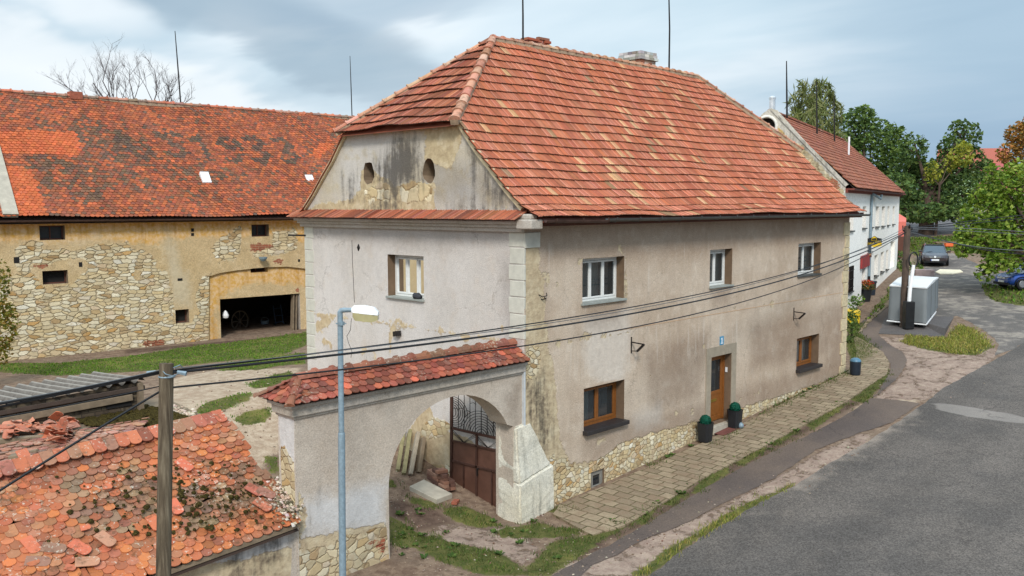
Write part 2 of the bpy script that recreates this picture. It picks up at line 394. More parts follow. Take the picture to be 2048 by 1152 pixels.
def stone_nodes(t, co, sx=2.2, sz=4.6, k=1.0, joint=lin(168, 144, 110), jw=0.05, dist=0.14, ramp=STONE, seed=0.0, crevice=0.6, smear=0.5):
    sx *= 1.55; sz *= 1.55
    x, y, z = t.sep(co); u = t.m('ADD', x, y)
    wx, wy, wz = t.sep(t.noise(co, 1.3, 3, 0.6, out=1)); vx, vy, vz = t.sep(t.noise(co, 6.5, 3, 0.6, out=1))
    v = t.comb(t.m('ADD', t.m('MULTIPLY', u, sx), t.m('ADD', t.m('MULTIPLY', wx, 1.6), t.m('MULTIPLY', vx, 0.55))), t.m('ADD', t.m('MULTIPLY', z, sz), t.m('ADD', t.m('MULTIPLY', wz, 1.3), t.m('MULTIPLY', vz, 0.5))), seed)
    def vn(feat):
        nd = t.n('ShaderNodeTexVoronoi', dict(feature=feat, distance='MINKOWSKI', voronoi_dimensions='2D'), Vector=v, Scale=1.0, Randomness=0.9); nd.inputs['Exponent'].default_value = 3.2; return nd.outputs
    f1, f2 = vn('F1'), vn('F2'); e = t.m('SUBTRACT', f2['Distance'], f1['Distance']); cr = t.sep(f1['Color'])
    fine = t.noise(co, 12, 5, 0.65); rough = t.noise(co, 3.2, 5, 0.65)
    col = t.ramp(cr[0], ramp)
    col = t.mix(t.mr(fine, 0.3, 0.72, 0, 0.38), col, t.hsv(col, 0.5, 1.1, 0.66)); col = t.hsv(col, 0.5, 1.0, t.mr(cr[1], 0, 1, 0.80*k, 1.10*k))
    ee = t.m('ADD', e, t.m('ADD', t.m('MULTIPLY', t.m('SUBTRACT', fine, 0.5), 0.22), t.m('MULTIPLY', t.m('SUBTRACT', rough, 0.5), 0.16)))
    jm = t.m('SUBTRACT', 1.0, t.ss(ee, 0.02, 0.15))
    jc = t.mix(t.ss(rough, 0.42, 0.62), joint, t.hsv(joint, 0.5, 0.85, 1.3)); col = t.mix(t.m('MULTIPLY', jm, 0.72), col, jc)
    sm = t.ss(t.noise(co, 1.9, 5, 0.65), 0.52, 0.66); col = t.mix(t.m('MULTIPLY', sm, smear), col, t.hsv(jc, 0.5, 0.95, 1.12))      # smeared mortar
    crev = t.m('MULTIPLY', t.ss(ee, 0.045, -0.02), t.m('SUBTRACT', 1.0, t.m('MULTIPLY', sm, 0.8))); col = t.mix(t.m('MULTIPLY', crev, crevice), col, lin(104, 82, 58))
    hgt = t.m('ADD', t.m('MULTIPLY', t.ss(ee, -0.02, 0.22), 1.2), t.m('ADD', t.m('MULTIPLY', fine, 0.5), t.m('MULTIPLY', cr[2], 0.4)))
    return col, hgt
def plaster(name, c1, c2, c3=None, grain=48, gstr=0.5, uses=(), bare_c=lin(200, 182, 150), run_c=lin(206, 196, 184), soot_c=lin(58, 54, 50), streak=0.35, stone_kw=None, ochre_c=None, patch=0.0, brick=False, amp=0.22, blotch=0.32, cracks=0.25):
    m_, t = newmat(name); co = t.coord(); x, y, z = t.sep(co); u = t.m('ADD', x, y)
    st = t.comb(t.m('MULTIPLY', u, 5.0), t.m('MULTIPLY', z, 0.45), 0.0)
    big = t.noise(co, 0.42, 4, 0.55); mid = t.noise(co, 2.3, 5, 0.6); sn = t.noise(st, 1.0, 4, 0.6); fn = t.noise(co, grain, 3, 0.6); n7 = t.noise(co, 7.0, 5, 0.62)
    col = t.mix(t.ss(big, 0.36, 0.64), c1, c2)
    if c3: col = t.mix(t.m('MULTIPLY', t.ss(mid, 0.5, 0.7), 0.55), col, c3)
    col = t.mix(t.m('MULTIPLY', t.ss(sn, 0.48, 0.72), streak), col, t.hsv(col, 0.5, 0.95, 0.72))
    col = t.hsv(col, 0.5, 1.0, t.m('ADD', t.mr(fn, 0.25, 0.75, 0.72, 1.20), t.m('ADD', t.m('MULTIPLY', t.m('SUBTRACT', n7, 0.5), 0.28), t.m('MULTIPLY', t.m('SUBTRACT', mid, 0.5), 0.22))))
    h = t.m('ADD', t.m('MULTIPLY', fn, 0.35), t.m('ADD', t.m('MULTIPLY', t.noise(co, 14, 4, 0.6), 0.5), t.m('MULTIPLY', mid, 0.4)))
    bl = t.noise(t.mapping(co, scale=(1, 1, 0.7), loc=(5, 2, 9)), 1.15, 5, 0.62); col = t.mix(t.m('MULTIPLY', t.ss(bl, 0.52, 0.62), blotch), col, t.hsv(col, 0.495, 1.05, 0.80)); col = t.mix(t.m('MULTIPLY', t.ss(bl, 0.45, 0.36), blotch*0.8), col, t.hsv(col, 0.5, 0.85, 1.12))
    crk = t.n('ShaderNodeTexVoronoi', dict(feature='DISTANCE_TO_EDGE'), Vector=t.n('ShaderNodeVectorMath', dict(operation='ADD'), _0=co, _1=t.n('ShaderNodeVectorMath', dict(operation='SCALE'), _0=t.noise(co, 2.4, 4, 0.7, out=1), Scale=0.7).outputs[0]).outputs[0], Scale=0.45).outputs['Distance']
    ckm = t.m('MULTIPLY', t.ss(crk, 0.010, 0.003), t.ss(t.noise(co, 0.8, 2), 0.50, 0.58)); col = t.mix(t.m('MULTIPLY', ckm, cracks), col, lin(92, 78, 64))
    edge = t.m('ADD', t.m('MULTIPLY', t.m('SUBTRACT', mid, 0.5), amp*1.6), t.m('MULTIPLY', t.m('SUBTRACT', t.noise(co, 9, 4, 0.65), 0.5), amp))
    if 'ochre' in uses:
        om = t.ss(t.m('ADD', t.attr('ochre'), t.m('MULTIPLY', edge, 1.6)), -0.10, 0.16)
        oc = t.mix(t.ss(n7, 0.35, 0.65), ochre_c, t.hsv(ochre_c, 0.5, 0.72, 1.15)); oc = t.mix(t.m('MULTIPLY', t.ss(sn, 0.45, 0.7), 0.5), oc, t.hsv(ochre_c, 0.49, 1.1, 0.6)); col = t.mix(om, col, oc)
    if 'pale' in uses:
        pm = t.ss(t.m('ADD', t.attr('pale'), t.m('MULTIPLY', edge, 1.5)), -0.22, 0.3); col = t.mix(t.m('MULTIPLY', pm, 0.7), col, t.hsv(run_c, 0.5, 1, t.mr(n7, 0.3, 0.7, 0.85, 1.1)))
    if 'damp' in uses:
        dm = t.ss(t.m('ADD', t.attr('damp'), t.m('MULTIPLY', edge, 2.0)), -0.3, 0.3); col = t.mix(t.m('MULTIPLY', dm, 0.68), col, t.hsv(col, 0.49, 1.2, 0.58))
    if 'run' in uses:
        rs = t.ss(t.noise(t.comb(t.m('MULTIPLY', u, 4.2), t.m('MULTIPLY', z, 0.28), 4.0), 1.0, 4, 0.65), 0.52, 0.74)
        col = t.mix(t.m('MULTIPLY', t.m('MULTIPLY', rs, t.ss(t.attr('run'), -0.35, 0.25)), 0.62), col, run_c)
    if 'bare' in uses:
        bm = t.ss(t.m('ADD', t.attr('bare'), edge), -0.02, 0.02)
        bc = t.mix(t.ss(n7, 0.35, 0.68), bare_c, t.hsv(bare_c, 0.49, 1.05, 0.78)); bc = t.mix(t.m('MULTIPLY', t.ss(mid, 0.5, 0.66), 0.5), bc, lin(222, 208, 178))
        col = t.mix(bm, col, bc); h = t.fmix(bm, t.m('ADD', h, 1.1), t.m('ADD', t.m('MULTIPLY', n7, 1.4), t.m('MULTIPLY', fn, 0.5)))
    if 'soot' in uses:
        sm = t.ss(t.m('ADD', t.attr('soot'), t.m('ADD', t.m('MULTIPLY', t.m('SUBTRACT', sn, 0.5), 2.6), t.m('MULTIPLY', t.m('SUBTRACT', n7, 0.5), 1.4))), -0.40, 0.75)
        col = t.mix(t.m('MULTIPLY', sm, 0.88), col, t.hsv(soot_c, 0.5, 1, t.mr(fn, 0.3, 0.7, 0.7, 1.6)))
    if 'peel' in uses:
        pm = t.ss(t.m('ADD', t.attr('peel'), edge), -0.018, 0.018)
        sc, sh = stone_nodes(t, co, **(stone_kw or {}))
        if 'soot' in uses: sc = t.mix(t.m('MULTIPLY', sm, 0.6), sc, soot_c)
        col = t.mix(pm, col, sc); h = t.fmix(pm, t.m('ADD', h, 1.0), sh)
    if 'brick' in uses:
        bv = t.comb(u, z, 0.0)
        bt = t.n('ShaderNodeTexBrick', None, Vector=bv, Scale=1.0, Color1=lin(172, 92, 66), Color2=lin(140, 66, 48), Mortar=lin(176, 150, 120), Mortar_Size=0.008)
        bt.inputs['Brick Width'].default_value = 0.29; bt.inputs['Row Height'].default_value = 0.08
        km = t.ss(t.m('ADD', t.attr('brick'), edge), -0.02, 0.02); col = t.mix(km, col, t.mix(t.mr(n7, .3, .7, 0, .5), bt.outputs[0], lin(150, 118, 92)))
    t.out(col, 0.93, t.bump(h, gstr, 0.03), 0.15); return m_

# house
M_street = plaster('roughcast_taupe', lin(192, 172, 151), lin(206, 188, 168), lin(214, 199, 181), uses=('peel', 'bare', 'run', 'damp', 'soot', 'pale'), grain=34, gstr=0.75, streak=0.22, run_c=lin(216, 206, 194), stone_kw=dict(sx=3.8, sz=5.8, k=1.05, jw=0.07, smear=.85, crevice=.4))
M_gable = plaster('plaster_pale', lin(206, 198, 190), lin(214, 207, 201), lin(200, 188, 176), uses=('peel', 'bare', 'damp', 'soot'), grain=40, gstr=0.4, streak=0.10, blotch=0.22, amp=0.16, bare_c=lin(204, 184, 150), stone_kw=dict(sx=3.2, sz=4.2, smear=.8))
M_attic = plaster('plaster_weathered', lin(206, 200, 192), lin(196, 184, 162), lin(186, 172, 142), uses=('peel', 'bare', 'soot', 'damp'), grain=40, gstr=0.6, streak=0.25, amp=0.2, bare_c=lin(200, 182, 146), soot_c=lin(78, 74, 70), stone_kw=dict(sx=1.5, sz=1.9, k=1.08, joint=lin(196, 174, 132), crevice=.35, smear=.85))
M_gatewall = plaster('plaster_gate_wall', lin(190, 176, 160), lin(200, 187, 172), lin(186, 171, 154), uses=('peel', 'bare', 'damp', 'soot', 'pale', 'brick'), grain=36, gstr=0.6, streak=0.14, run_c=lin(212, 212, 212), stone_kw=dict(sx=3.0, sz=4.2, k=1.0, smear=.8))
M_buttress = plaster('limewash_white', lin(226, 221, 206), lin(218, 209, 188), lin(202, 197, 182), uses=('soot', 'bare'), grain=26, gstr=0.6, streak=0.2, soot_c=lin(120, 118, 108), bare_c=lin(206, 180, 140))
M_barn = plaster('barn_plaster', lin(208, 182, 140), lin(198, 172, 130), lin(214, 192, 154), uses=('peel', 'ochre', 'pale', 'brick', 'damp'), grain=20, gstr=1.0, streak=0.12, ochre_c=lin(214, 166, 88), run_c=lin(206, 192, 164), amp=0.26, stone_kw=dict(sx=2.2, sz=4.7, k=1.10, jw=0.06, joint=lin(176, 154, 118), crevice=.42, smear=.6))
M_white = plaster('white_paint_render', lin(254, 250, 242), lin(252, 248, 240), lin(249, 245, 236), uses=('peel', 'brick', 'damp'), grain=20, gstr=0.2, streak=0.05, blotch=0.0, cracks=0.0, stone_kw=dict(sx=2, sz=4))
M_wgable = plaster('white_gable_old', lin(196, 190, 178), lin(206, 200, 188), lin(186, 172, 140), uses=('peel', 'brick', 'bare', 'soot'), grain=14, gstr=0.5, stone_kw=dict(sx=2.2, sz=4.2), bare_c=lin(206, 176, 118))
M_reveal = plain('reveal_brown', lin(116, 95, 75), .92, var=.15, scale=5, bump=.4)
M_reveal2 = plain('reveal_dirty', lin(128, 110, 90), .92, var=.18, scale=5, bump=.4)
M_quoin = plain('quoin_stone', lin(200, 197, 184), 0.9, var=0.10, scale=5, bump=0.4)
M_quoin2 = plain('quoin_stone_worn', lin(200, 184, 150), 0.92, var=0.2, scale=8, bump=0.8, bscale=25)
M_cornice = plaster('cornice_plaster', lin(192, 184, 174), lin(180, 170, 156), lin(170, 158, 142), uses=(), streak=0.3, grain=30)
M_ridgemortar = plain('ridge_mortar', lin(168, 146, 122), .95, var=.25, scale=9, bump=.6)
M_rooftile = tile_mat('interlocking_tile', 0.10, 0.22, fine=1.4, spots=lin(205, 185, 165), moss=0.15)
M_ridge = tile_mat('ridge_tile', 0.55, 0.35, lin(196, 184, 164), fine=1.2, moss=0.4)
M_barntile = tile_mat('barn_tile', 0.12, 0.2, fine=0.8)
M_oldtile = tile_mat('mossy_beaver_tile', 0.6, 0.30, lin(206, 200, 182), fine=1.1, moss=0.45, rough=0.9)
M_copetile = tile_mat('coping_tile', 0.35, 0.4, lin(190, 180, 160), fine=1.1, moss=0.3)
M_wtile = tile_mat('far_tile', 0.1, 0.3, fine=0.6)
M_underlay = plain('roof_battens', lin(58, 44, 36), 0.95)
M_gutter = plain('zinc_gutter', lin(96, 98, 96), 0.5, 0.6, var=0.3, scale=3)
M_gutter2 = plain('rusty_gutter', lin(84, 62, 54), 0.6, 0.3, var=0.3, scale=4)
M_wframe = plain('white_window_paint', lin(226, 226, 222), 0.5, var=0.07, scale=12)
M_sill = plain('sill_metal', lin(152, 156, 150), 0.6, 0.0, var=0.12)
M_brownframe = plain('brown_wood_frame', lin(134, 82, 36), 0.45, var=0.18, scale=14)
M_darksill = plain('dark_sill', lin(50, 46, 46), 0.5)
M_curtain = plain('net_curtain', lin(206, 208, 200), 0.9, var=0.10, scale=9)
M_dark = plain('dark_interior', lin(34, 32, 31), 0.95)
M_iron = plain('black_iron', lin(44, 40, 38), 0.55, 0.5, var=0.25)
M_rust = plain('brown_gate_paint', lin(98, 68, 56), 0.5, 0.1, var=0.2, scale=3.5, bump=0.15, bscale=12)
M_rustdark = plain('brown_gate_frame', lin(78, 54, 46), 0.5, 0.2, var=0.25, scale=9)
M_stonegrey = plain('grey_stone_surround', lin(158, 146, 128), 0.9, var=0.12, scale=7, bump=0.5)
M_concrete = plain('concrete', lin(176, 168, 152), 0.92, var=0.16, scale=4, bump=0.4)
M_brickred = plain('red_brick', lin(158, 92, 70), 0.9, var=0.25, scale=9, bump=0.4)
M_brickdark = plain('dark_brick', lin(112, 80, 66), 0.9, var=0.22, scale=9, bump=0.4)
M_chimney = plain('chimney_brick', lin(186, 174, 160), 0.9, var=0.2, scale=10, bump=0.5)
M_wood = plain('grey_timber', lin(128, 112, 92), 0.85, var=0.25, scale=5, bump=0.5)
M_woodgreen = plain('mossy_timber', lin(136, 128, 94), 0.9, var=0.25, scale=6, bump=0.5)
M_zincpole = plain('galvanised_pole', lin(128, 146, 156), 0.5, 0.1, var=0.16, scale=18)
M_whiteplastic = plain('lamp_cover', lin(240, 240, 240), 0.35, var=0.03)
M_lampglass = plain('lamp_bowl', lin(178, 170, 128), 0.2, var=0.1)
M_cable = plain('black_cable', lin(26, 26, 28), 0.5)
M_cablegrey = plain('grey_cable', lin(96, 98, 100), 0.5)
M_planter = plain('planter_black', lin(34, 36, 40), 0.45, var=0.1)
M_topiary = plain('topiary_green', lin(24, 86, 68), 0.9, var=0.4, scale=40)
M_blueplate = plain('blue_plate', lin(74, 146, 182), 0.4, var=0.05)
M_whiteplate = plain('white_plate', lin(235, 238, 240), 0.4, var=0.03)
M_brass = plain('brass', lin(176, 150, 70), 0.35, 0.8)
M_tarp = plain('grey_tarpaulin', lin(122, 127, 129), 0.6, var=0.06, scale=2, bump=0.25, bscale=5)
M_tarptop = plain('white_tarpaulin', lin(222, 222, 220), 0.6, var=0.03, scale=2)
M_yellow = plain('yellow_plastic', lin(226, 190, 40), 0.45, var=0.08)
M_black = plain('black_plastic', lin(22, 23, 25), 0.5)
M_bluecap = plain('pale_blue_cap', lin(84, 124, 148), 0.4)
M_metalroof = plain('red_metal', lin(170, 70, 60), 0.6)
M_pink = plain('pink_render', lin(214, 116, 102), 0.9, var=0.06)
M_greenwall = plain('pale_green_render', lin(168, 196, 160), 0.9, var=0.05)
M_brownwood = plain('brown_board', lin(96, 60, 48), 0.8, var=0.15)
M_ring = plain('white_ring_plaster', lin(226, 222, 212), 0.9)
def pole_mat():
    m_, t = newmat('weathered_pole_wood'); co = t.coord()
    st = t.mapping(co, scale=(26, 26, 0.9)); n = t.noise(st, 1.0, 5, 0.65); b = t.noise(co, 1.2, 3); c2 = t.noise(t.mapping(co, scale=(60, 60, 1.2)), 1.0, 3)
    col = t.ramp(n, [(0.25, lin(58, 48, 38)), (0.5, lin(98, 86, 70)), (0.75, lin(136, 124, 104))]); col = t.mix(t.m('MULTIPLY', t.ss(b, 0.45, 0.65), 0.4), col, lin(74, 66, 52))
    t.out(col, 0.88, t.bump(t.m('ADD', n, c2), 0.7, 0.01), 0.2); return m_
M_pole = pole_mat()
def glass_mat(name, tint=lin(60, 68, 72), tr=0.55):
    m_, t = newmat(name); f = t.n('ShaderNodeFresnel', None, IOR=1.5).outputs[0]
    gl = t.n('ShaderNodeBsdfGlossy', None, Color=(0.9, 0.93, 0.95, 1), Roughness=0.04); trn = t.n('ShaderNodeBsdfTransparent', None, Color=(0.72, 0.78, 0.78, 1)); df = t.n('ShaderNodeBsdfDiffuse', None, Color=tint)
    a = t.n('ShaderNodeMixShader', None, _0=1-tr); t.t.links.new(trn.outputs[0], a.inputs[1]); t.t.links.new(df.outputs[0], a.inputs[2])
    b = t.n('ShaderNodeMixShader', None, _0=t.m('MULTIPLY', f, 1.6, clamp=True)); t.t.links.new(a.outputs[0], b.inputs[1]); t.t.links.new(gl.outputs[0], b.inputs[2])
    o = t.n('ShaderNodeOutputMaterial'); t.t.links.new(b.outputs[0], o.inputs[0]); return m_
M_glass = glass_mat('window_glass'); M_darkglass = glass_mat('dark_glass', lin(40, 46, 50), 0.15)
M_barnglass = plain('dirty_pane', lin(38, 44, 48), .35, var=.3, scale=3)
def leaf_mat(name, trans=0.25):
    m_, t = newmat(name); c = t.attr('col', 'Color')
    d_ = t.n('ShaderNodeBsdfPrincipled'); t.set(d_.inputs['Base Color'], c); d_.inputs['Roughness'].default_value = 0.6; d_.inputs['Specular IOR Level'].default_value = 0.2
    tr = t.n('ShaderNodeBsdfTranslucent', None, Color=t.hsv(c, 0.48, 1.1, 1.3)); mx = t.n('ShaderNodeMixShader', None, _0=trans)
    t.t.links.new(d_.outputs[0], mx.inputs[1]); t.t.links.new(tr.outputs[0], mx.inputs[2]); o = t.n('ShaderNodeOutputMaterial'); t.t.links.new(mx.outputs[0], o.inputs[0]); return m_
M_leaf = leaf_mat('leaf'); M_grass = leaf_mat('grass_blade', 0.2)
def moss_mat():
    m_, t = newmat('moss'); co = t.coord(); n = t.noise(co, 30, 4, 0.7)
    t.out(t.ramp(n, [(0.3, lin(34, 28, 16)), (0.55, lin(66, 58, 30)), (0.75, lin(104, 92, 48))]), 1.0, t.bump(n, 1.0, 0.02), 0.05); return m_
M_moss = moss_mat()
M_bark = plain('bark', lin(82, 66, 56), 0.95, var=0.3, scale=3, bump=0.8, bscale=9)
M_twig = plain('bare_twig', lin(84, 76, 76), 0.9, var=0.2)
def colmat(name, rough=0.85, bump=0.3, spec=0.25):
    m_, t = newmat(name); co = t.coord(); n = t.noise(co, 11, 4, 0.6); c = t.attr('col', 'Color')
    t.out(t.mix(t.mr(n, .3, .7, 0, .35), c, t.hsv(c, .5, .95, .62)), rough, t.bump(n, bump, 0.02), spec); return m_
M_col = colmat('varied_stone')
# ------------------------------------------------------------------ ground
xs = np.unique(np.concatenate([np.linspace(-400, -40, 19), np.arange(-40, -9, 1.0), np.arange(-9, 20, 0.13), np.arange(20, 62, 0.4), np.arange(62, 140, 2), np.linspace(140, 900, 30)]))
ys = np.unique(np.concatenate([np.linspace(-400, -40, 19), np.arange(-40, -11, 1.0), np.arange(-11, 3, 0.13), np.arange(3, 24, 0.2), np.arange(24, 62, 1.0), np.linspace(62, 700, 34)]))
X, Y = np.meshgrid(xs, ys); PX = np.stack([X.ravel(), Y.ravel()], 1)
Z = g(PX[:, 0], PX[:, 1])
def area(*px): return GL(px)
# stretches of turf, seen through the photograph and laid on the ground
grass_polys = {
 'strip': [area((1040, 1152), (1100, 1085), (1180, 1068), (1262, 1030), (1280, 1040), (1200, 1085), (1130, 1135), (1100, 1152)),
           area((1262, 1035), (1300, 1005), (1316, 1012), (1290, 1050), (1268, 1050)), area((1318, 1012), (1350, 985), (1380, 990), (1345, 1012)),
           area((1376, 990), (1405, 955), (1455, 930), (1460, 945), (1405, 985)), area((1466, 928), (1495, 905), (1530, 890), (1536, 898), (1486, 932)), area((1536, 888), (1580, 862), (1596, 866), (1550, 892)),
           area((1612, 850), (1670, 812), (1692, 808), (1680, 822), (1624, 862)), area((1700, 800), (1745, 765), (1776, 742), (1782, 750), (1750, 785), (1728, 808))],
 'edge': [area((1186, 1074), (1248, 1056), (1332, 1007), (1403, 962), (1484, 920), (1597, 859), (1693, 807), (1740, 773), (1774, 751), (1786, 752), (1756, 780), (1706, 814), (1612, 866), (1500, 928), (1420, 972), (1350, 1018), (1262, 1066), (1196, 1090))],
 'kerb': [area((1255, 1152), (1330, 1100), (1392, 1066), (1405, 1072), (1350, 1112), (1300, 1152)), area((1392, 1066), (1440, 1035), (1505, 1000), (1588, 966), (1585, 974), (1510, 1015), (1410, 1074))],
 'gate': [area((778, 1032), (812, 1050), (840, 1070), (870, 1078), (862, 1096), (790, 1092), (776, 1080)), area((825, 1075), (880, 1070), (900, 1085), (930, 1090), (1000, 1105), (1040, 1130), (1060, 1152), (960, 1152), (900, 1130), (840, 1105)),
          area((880, 1018), (930, 1012), (985, 1035), (1000, 1052), (960, 1058), (905, 1040)), area((990, 1060), (1045, 1052), (1080, 1045), (1140, 1062), (1120, 1075), (1060, 1078), (1000, 1076)),
          area((820, 992), (850, 1000), (880, 1010), (870, 1020), (820, 1008)), area((772, 960), (790, 958), (795, 978), (774, 975)), area((1095, 1020), (1130, 1012), (1150, 1022), (1120, 1036)), area((1130, 1055), (1170, 1060), (1140, 1078), (1110, 1070))],
 'wall': [area((1290, 940), (1325, 918), (1335, 925), (1300, 944)), area((1420, 892), (1470, 864), (1478, 870), (1430, 898)), area((1500, 842), (1560, 808), (1625, 778), (1680, 745), (1706, 738), (1700, 752), (1640, 782), (1560, 822), (1510, 850)), area((1692, 690), (1712, 660), (1760, 700), (1740, 716), (1702, 722)), area((1697, 650), (1740, 645), (1716, 670), (1698, 680))],
 'verge': [area((1800, 684), (1815, 672), (1890, 676), (1920, 650), (1950, 658), (1975, 680), (1985, 694), (1955, 712), (1905, 708), (1850, 700))],
 'yard': [area((0, 745), (0, 726), (120, 726), (260, 712), (400, 690), (440, 688), (615, 664), (615, 690), (560, 712), (420, 726), (300, 742), (120, 752)),
          area((430, 730), (520, 716), (612, 705), (612, 728), (560, 732), (520, 740), (440, 742)), area((490, 770), (540, 752), (580, 742), (600, 760), (560, 772), (510, 778)), area((385, 828), (410, 805), (470, 790), (512, 784), (500, 800), (450, 820), (400, 832)),
          area((465, 838), (500, 822), (540, 815), (545, 830), (520, 850), (480, 850)), area((528, 910), (556, 912), (558, 950), (540, 948))],
 'far': [area((1820, 476), (1950, 470), (2060, 465), (2060, 510), (1990, 512), (1905, 502), (1838, 514), (1816, 505)), area((1960, 568), (2060, 575), (2060, 615), (1990, 604), (1968, 590)), area((1730, 640), (1772, 590), (1790, 560), (1798, 566), (1776, 600), (1748, 640)), area((1795, 528), (1840, 525), (1848, 538), (1800, 545))],
}
allg = [p for k, v in grass_polys.items() if k != 'edge' for p in v]
conc = [area((1020, 1152), (1260, 1092), (1445, 1012), (1548, 960), (1640, 905), (1720, 868), (1745, 872), (1690, 915), (1590, 972), (1440, 1045), (1280, 1152)),
        area((1752, 672), (1812, 676), (1900, 712), (1985, 696), (2000, 705), (1905, 780), (1850, 800), (1744, 800), (1790, 765), (1812, 738), (1806, 705)),
        area((830, 1085), (885, 1050), (1000, 1055), (1060, 1075), (1080, 1110), (1040, 1130), (960, 1095))]
pale = [area((330, 760), (420, 742), (600, 735), (600, 800), (560, 900), (520, 940), (380, 830), (330, 800)), area((1700, 820), (1760, 790), (1790, 775), (1850, 790), (1830, 808), (1750, 806)),
        area((1500, 985), (1600, 935), (1690, 880), (1740, 868), (1740, 885), (1640, 935), (1560, 985))]
dark = grass_polys['edge']+[area((776, 1000), (860, 1010), (910, 1045), (840, 1062), (780, 1030)), area((1120, 1075), (1190, 1075), (1220, 1092), (1120, 1140), (1075, 1130)), area((600, 695), (420, 690), (250, 708), (250, 700), (610, 668))]
att = {'grass': sdfs(PX, allg), 'conc': sdfs(PX, conc), 'pale': sdfs(PX, pale), 'dark': sdfs(PX, dark)}
# open country beyond the village is meadow
far = np.clip((np.hypot(PX[:, 0]-10, PX[:, 1]-5)-78)/10, -1, 1); att['grass'] = np.maximum(att['grass'], far)
rs = np.random.RandomState(5)
Zn = Z + np.where(att['grass'] > 0, np.minimum(att['grass'], 0.1)*0.15, 0) + rs.uniform(-1, 1, len(Z))*0.008*(np.abs(PX[:, 0]) < 22)
mb = MB(); mb.v = list(map(tuple, np.stack([PX[:, 0], PX[:, 1], Zn], 1).tolist())); nx = len(xs)
I = (np.arange(len(ys)-1)[:, None]*nx+np.arange(nx-1)[None, :]).ravel(); mb.f = np.stack([I, I+1, I+1+nx, I+nx], 1).tolist(); mb.c = [None]*len(mb.f); mb.mi = [0]
def ground_mat():
    m_, t = newmat('ground_earth'); co = t.coord(); n1 = t.noise(co, 0.7, 5, 0.6); n2 = t.noise(co, 4.5, 5, 0.65); n3 = t.noise(co, 26, 4, 0.65); n4 = t.noise(co, 90, 2)
    col = t.mix(t.ss(n2, 0.36, 0.64), lin(112, 92, 78), lin(144, 123, 104)); col = t.mix(t.m('MULTIPLY', t.ss(n1, 0.45, 0.65), 0.5), col, lin(126, 110, 94))
    e = t.m('ADD', t.m('MULTIPLY', t.m('SUBTRACT', n2, 0.5), 0.55), t.m('MULTIPLY', t.m('SUBTRACT', n3, 0.5), 0.22))
    pk = t.ss(t.m('ADD', t.attr('pale'), t.m('MULTIPLY', e, 1.2)), -0.1, 0.12); col = t.mix(pk, col, t.mix(t.ss(n2, .35, .65), lin(186, 168, 146), lin(160, 139, 118)))
    dk = t.ss(t.m('ADD', t.attr('dark'), e), -0.12, 0.15); col = t.mix(t.m('MULTIPLY', dk, 0.85), col, t.mix(t.ss(n2, .3, .7), lin(74, 57, 49), lin(102, 83, 72)))
    ck = t.ss(t.m('ADD', t.attr('conc'), e), -0.03, 0.05)
    slab = t.n('ShaderNodeTexVoronoi', dict(feature='DISTANCE_TO_EDGE'), Vector=t.n('ShaderNodeVectorMath', dict(operation='ADD'), _0=co, _1=t.n('ShaderNodeVectorMath', dict(operation='SCALE'), _0=t.noise(co, 2.2, 4, 0.6, out=1), Scale=0.9).outputs[0]).outputs[0], Scale=0.75).outputs['Distance']
    worn = t.ss(t.m('ADD', slab, t.m('MULTIPLY', t.m('SUBTRACT', n2, 0.45), 0.9)), -0.04, 0.14)
    cc = t.mix(t.ss(n2, 0.35, 0.66), lin(170, 150, 134), lin(146, 125, 112)); cc = t.mix(worn, lin(112, 93, 79), cc); col = t.mix(ck, col, cc)
    gk = t.ss(t.m('ADD', t.attr('grass'), t.m('MULTIPLY', e, 0.7)), -0.03, 0.05)
    gc = t.mix(t.ss(n2, 0.32, 0.66), lin(72, 80, 40), lin(100, 98, 56)); gc = t.mix(t.m('MULTIPLY', t.ss(n1, 0.5, 0.66), 0.5), gc, lin(134, 126, 70)); col = t.mix(gk, col, gc)
    peb = t.ss(t.vor(co, 16, rand=1.0), 0.16, 0.10); pc = t.vor(co, 16, rand=1.0, out='Color'); pm = t.m('MULTIPLY', peb, t.ss(t.sep(pc)[0], 0.84, 0.88)); col = t.mix(t.m('MULTIPLY', pm, t.m('SUBTRACT', 1.0, gk)), col, lin(210, 200, 186))
    col = t.hsv(col, 0.5, 1.0, t.m('MULTIPLY', t.mr(n3, 0.25, 0.75, 0.8, 1.18), t.mr(n4, .3, .7, 0.9, 1.1)))
    h = t.m('ADD', t.m('MULTIPLY', n2, 0.8), t.m('ADD', t.m('MULTIPLY', n3, 0.5), t.m('ADD', t.m('MULTIPLY', n4, 0.15), t.m('MULTIPLY', t.m('MULTIPLY', worn, ck), 0.6))))
    t.out(col, 0.95, t.bump(h, 0.7, 0.05), 0.12); return m_
tag(mb.build('ground', ground_mat(), None, True, att), kind='structure')

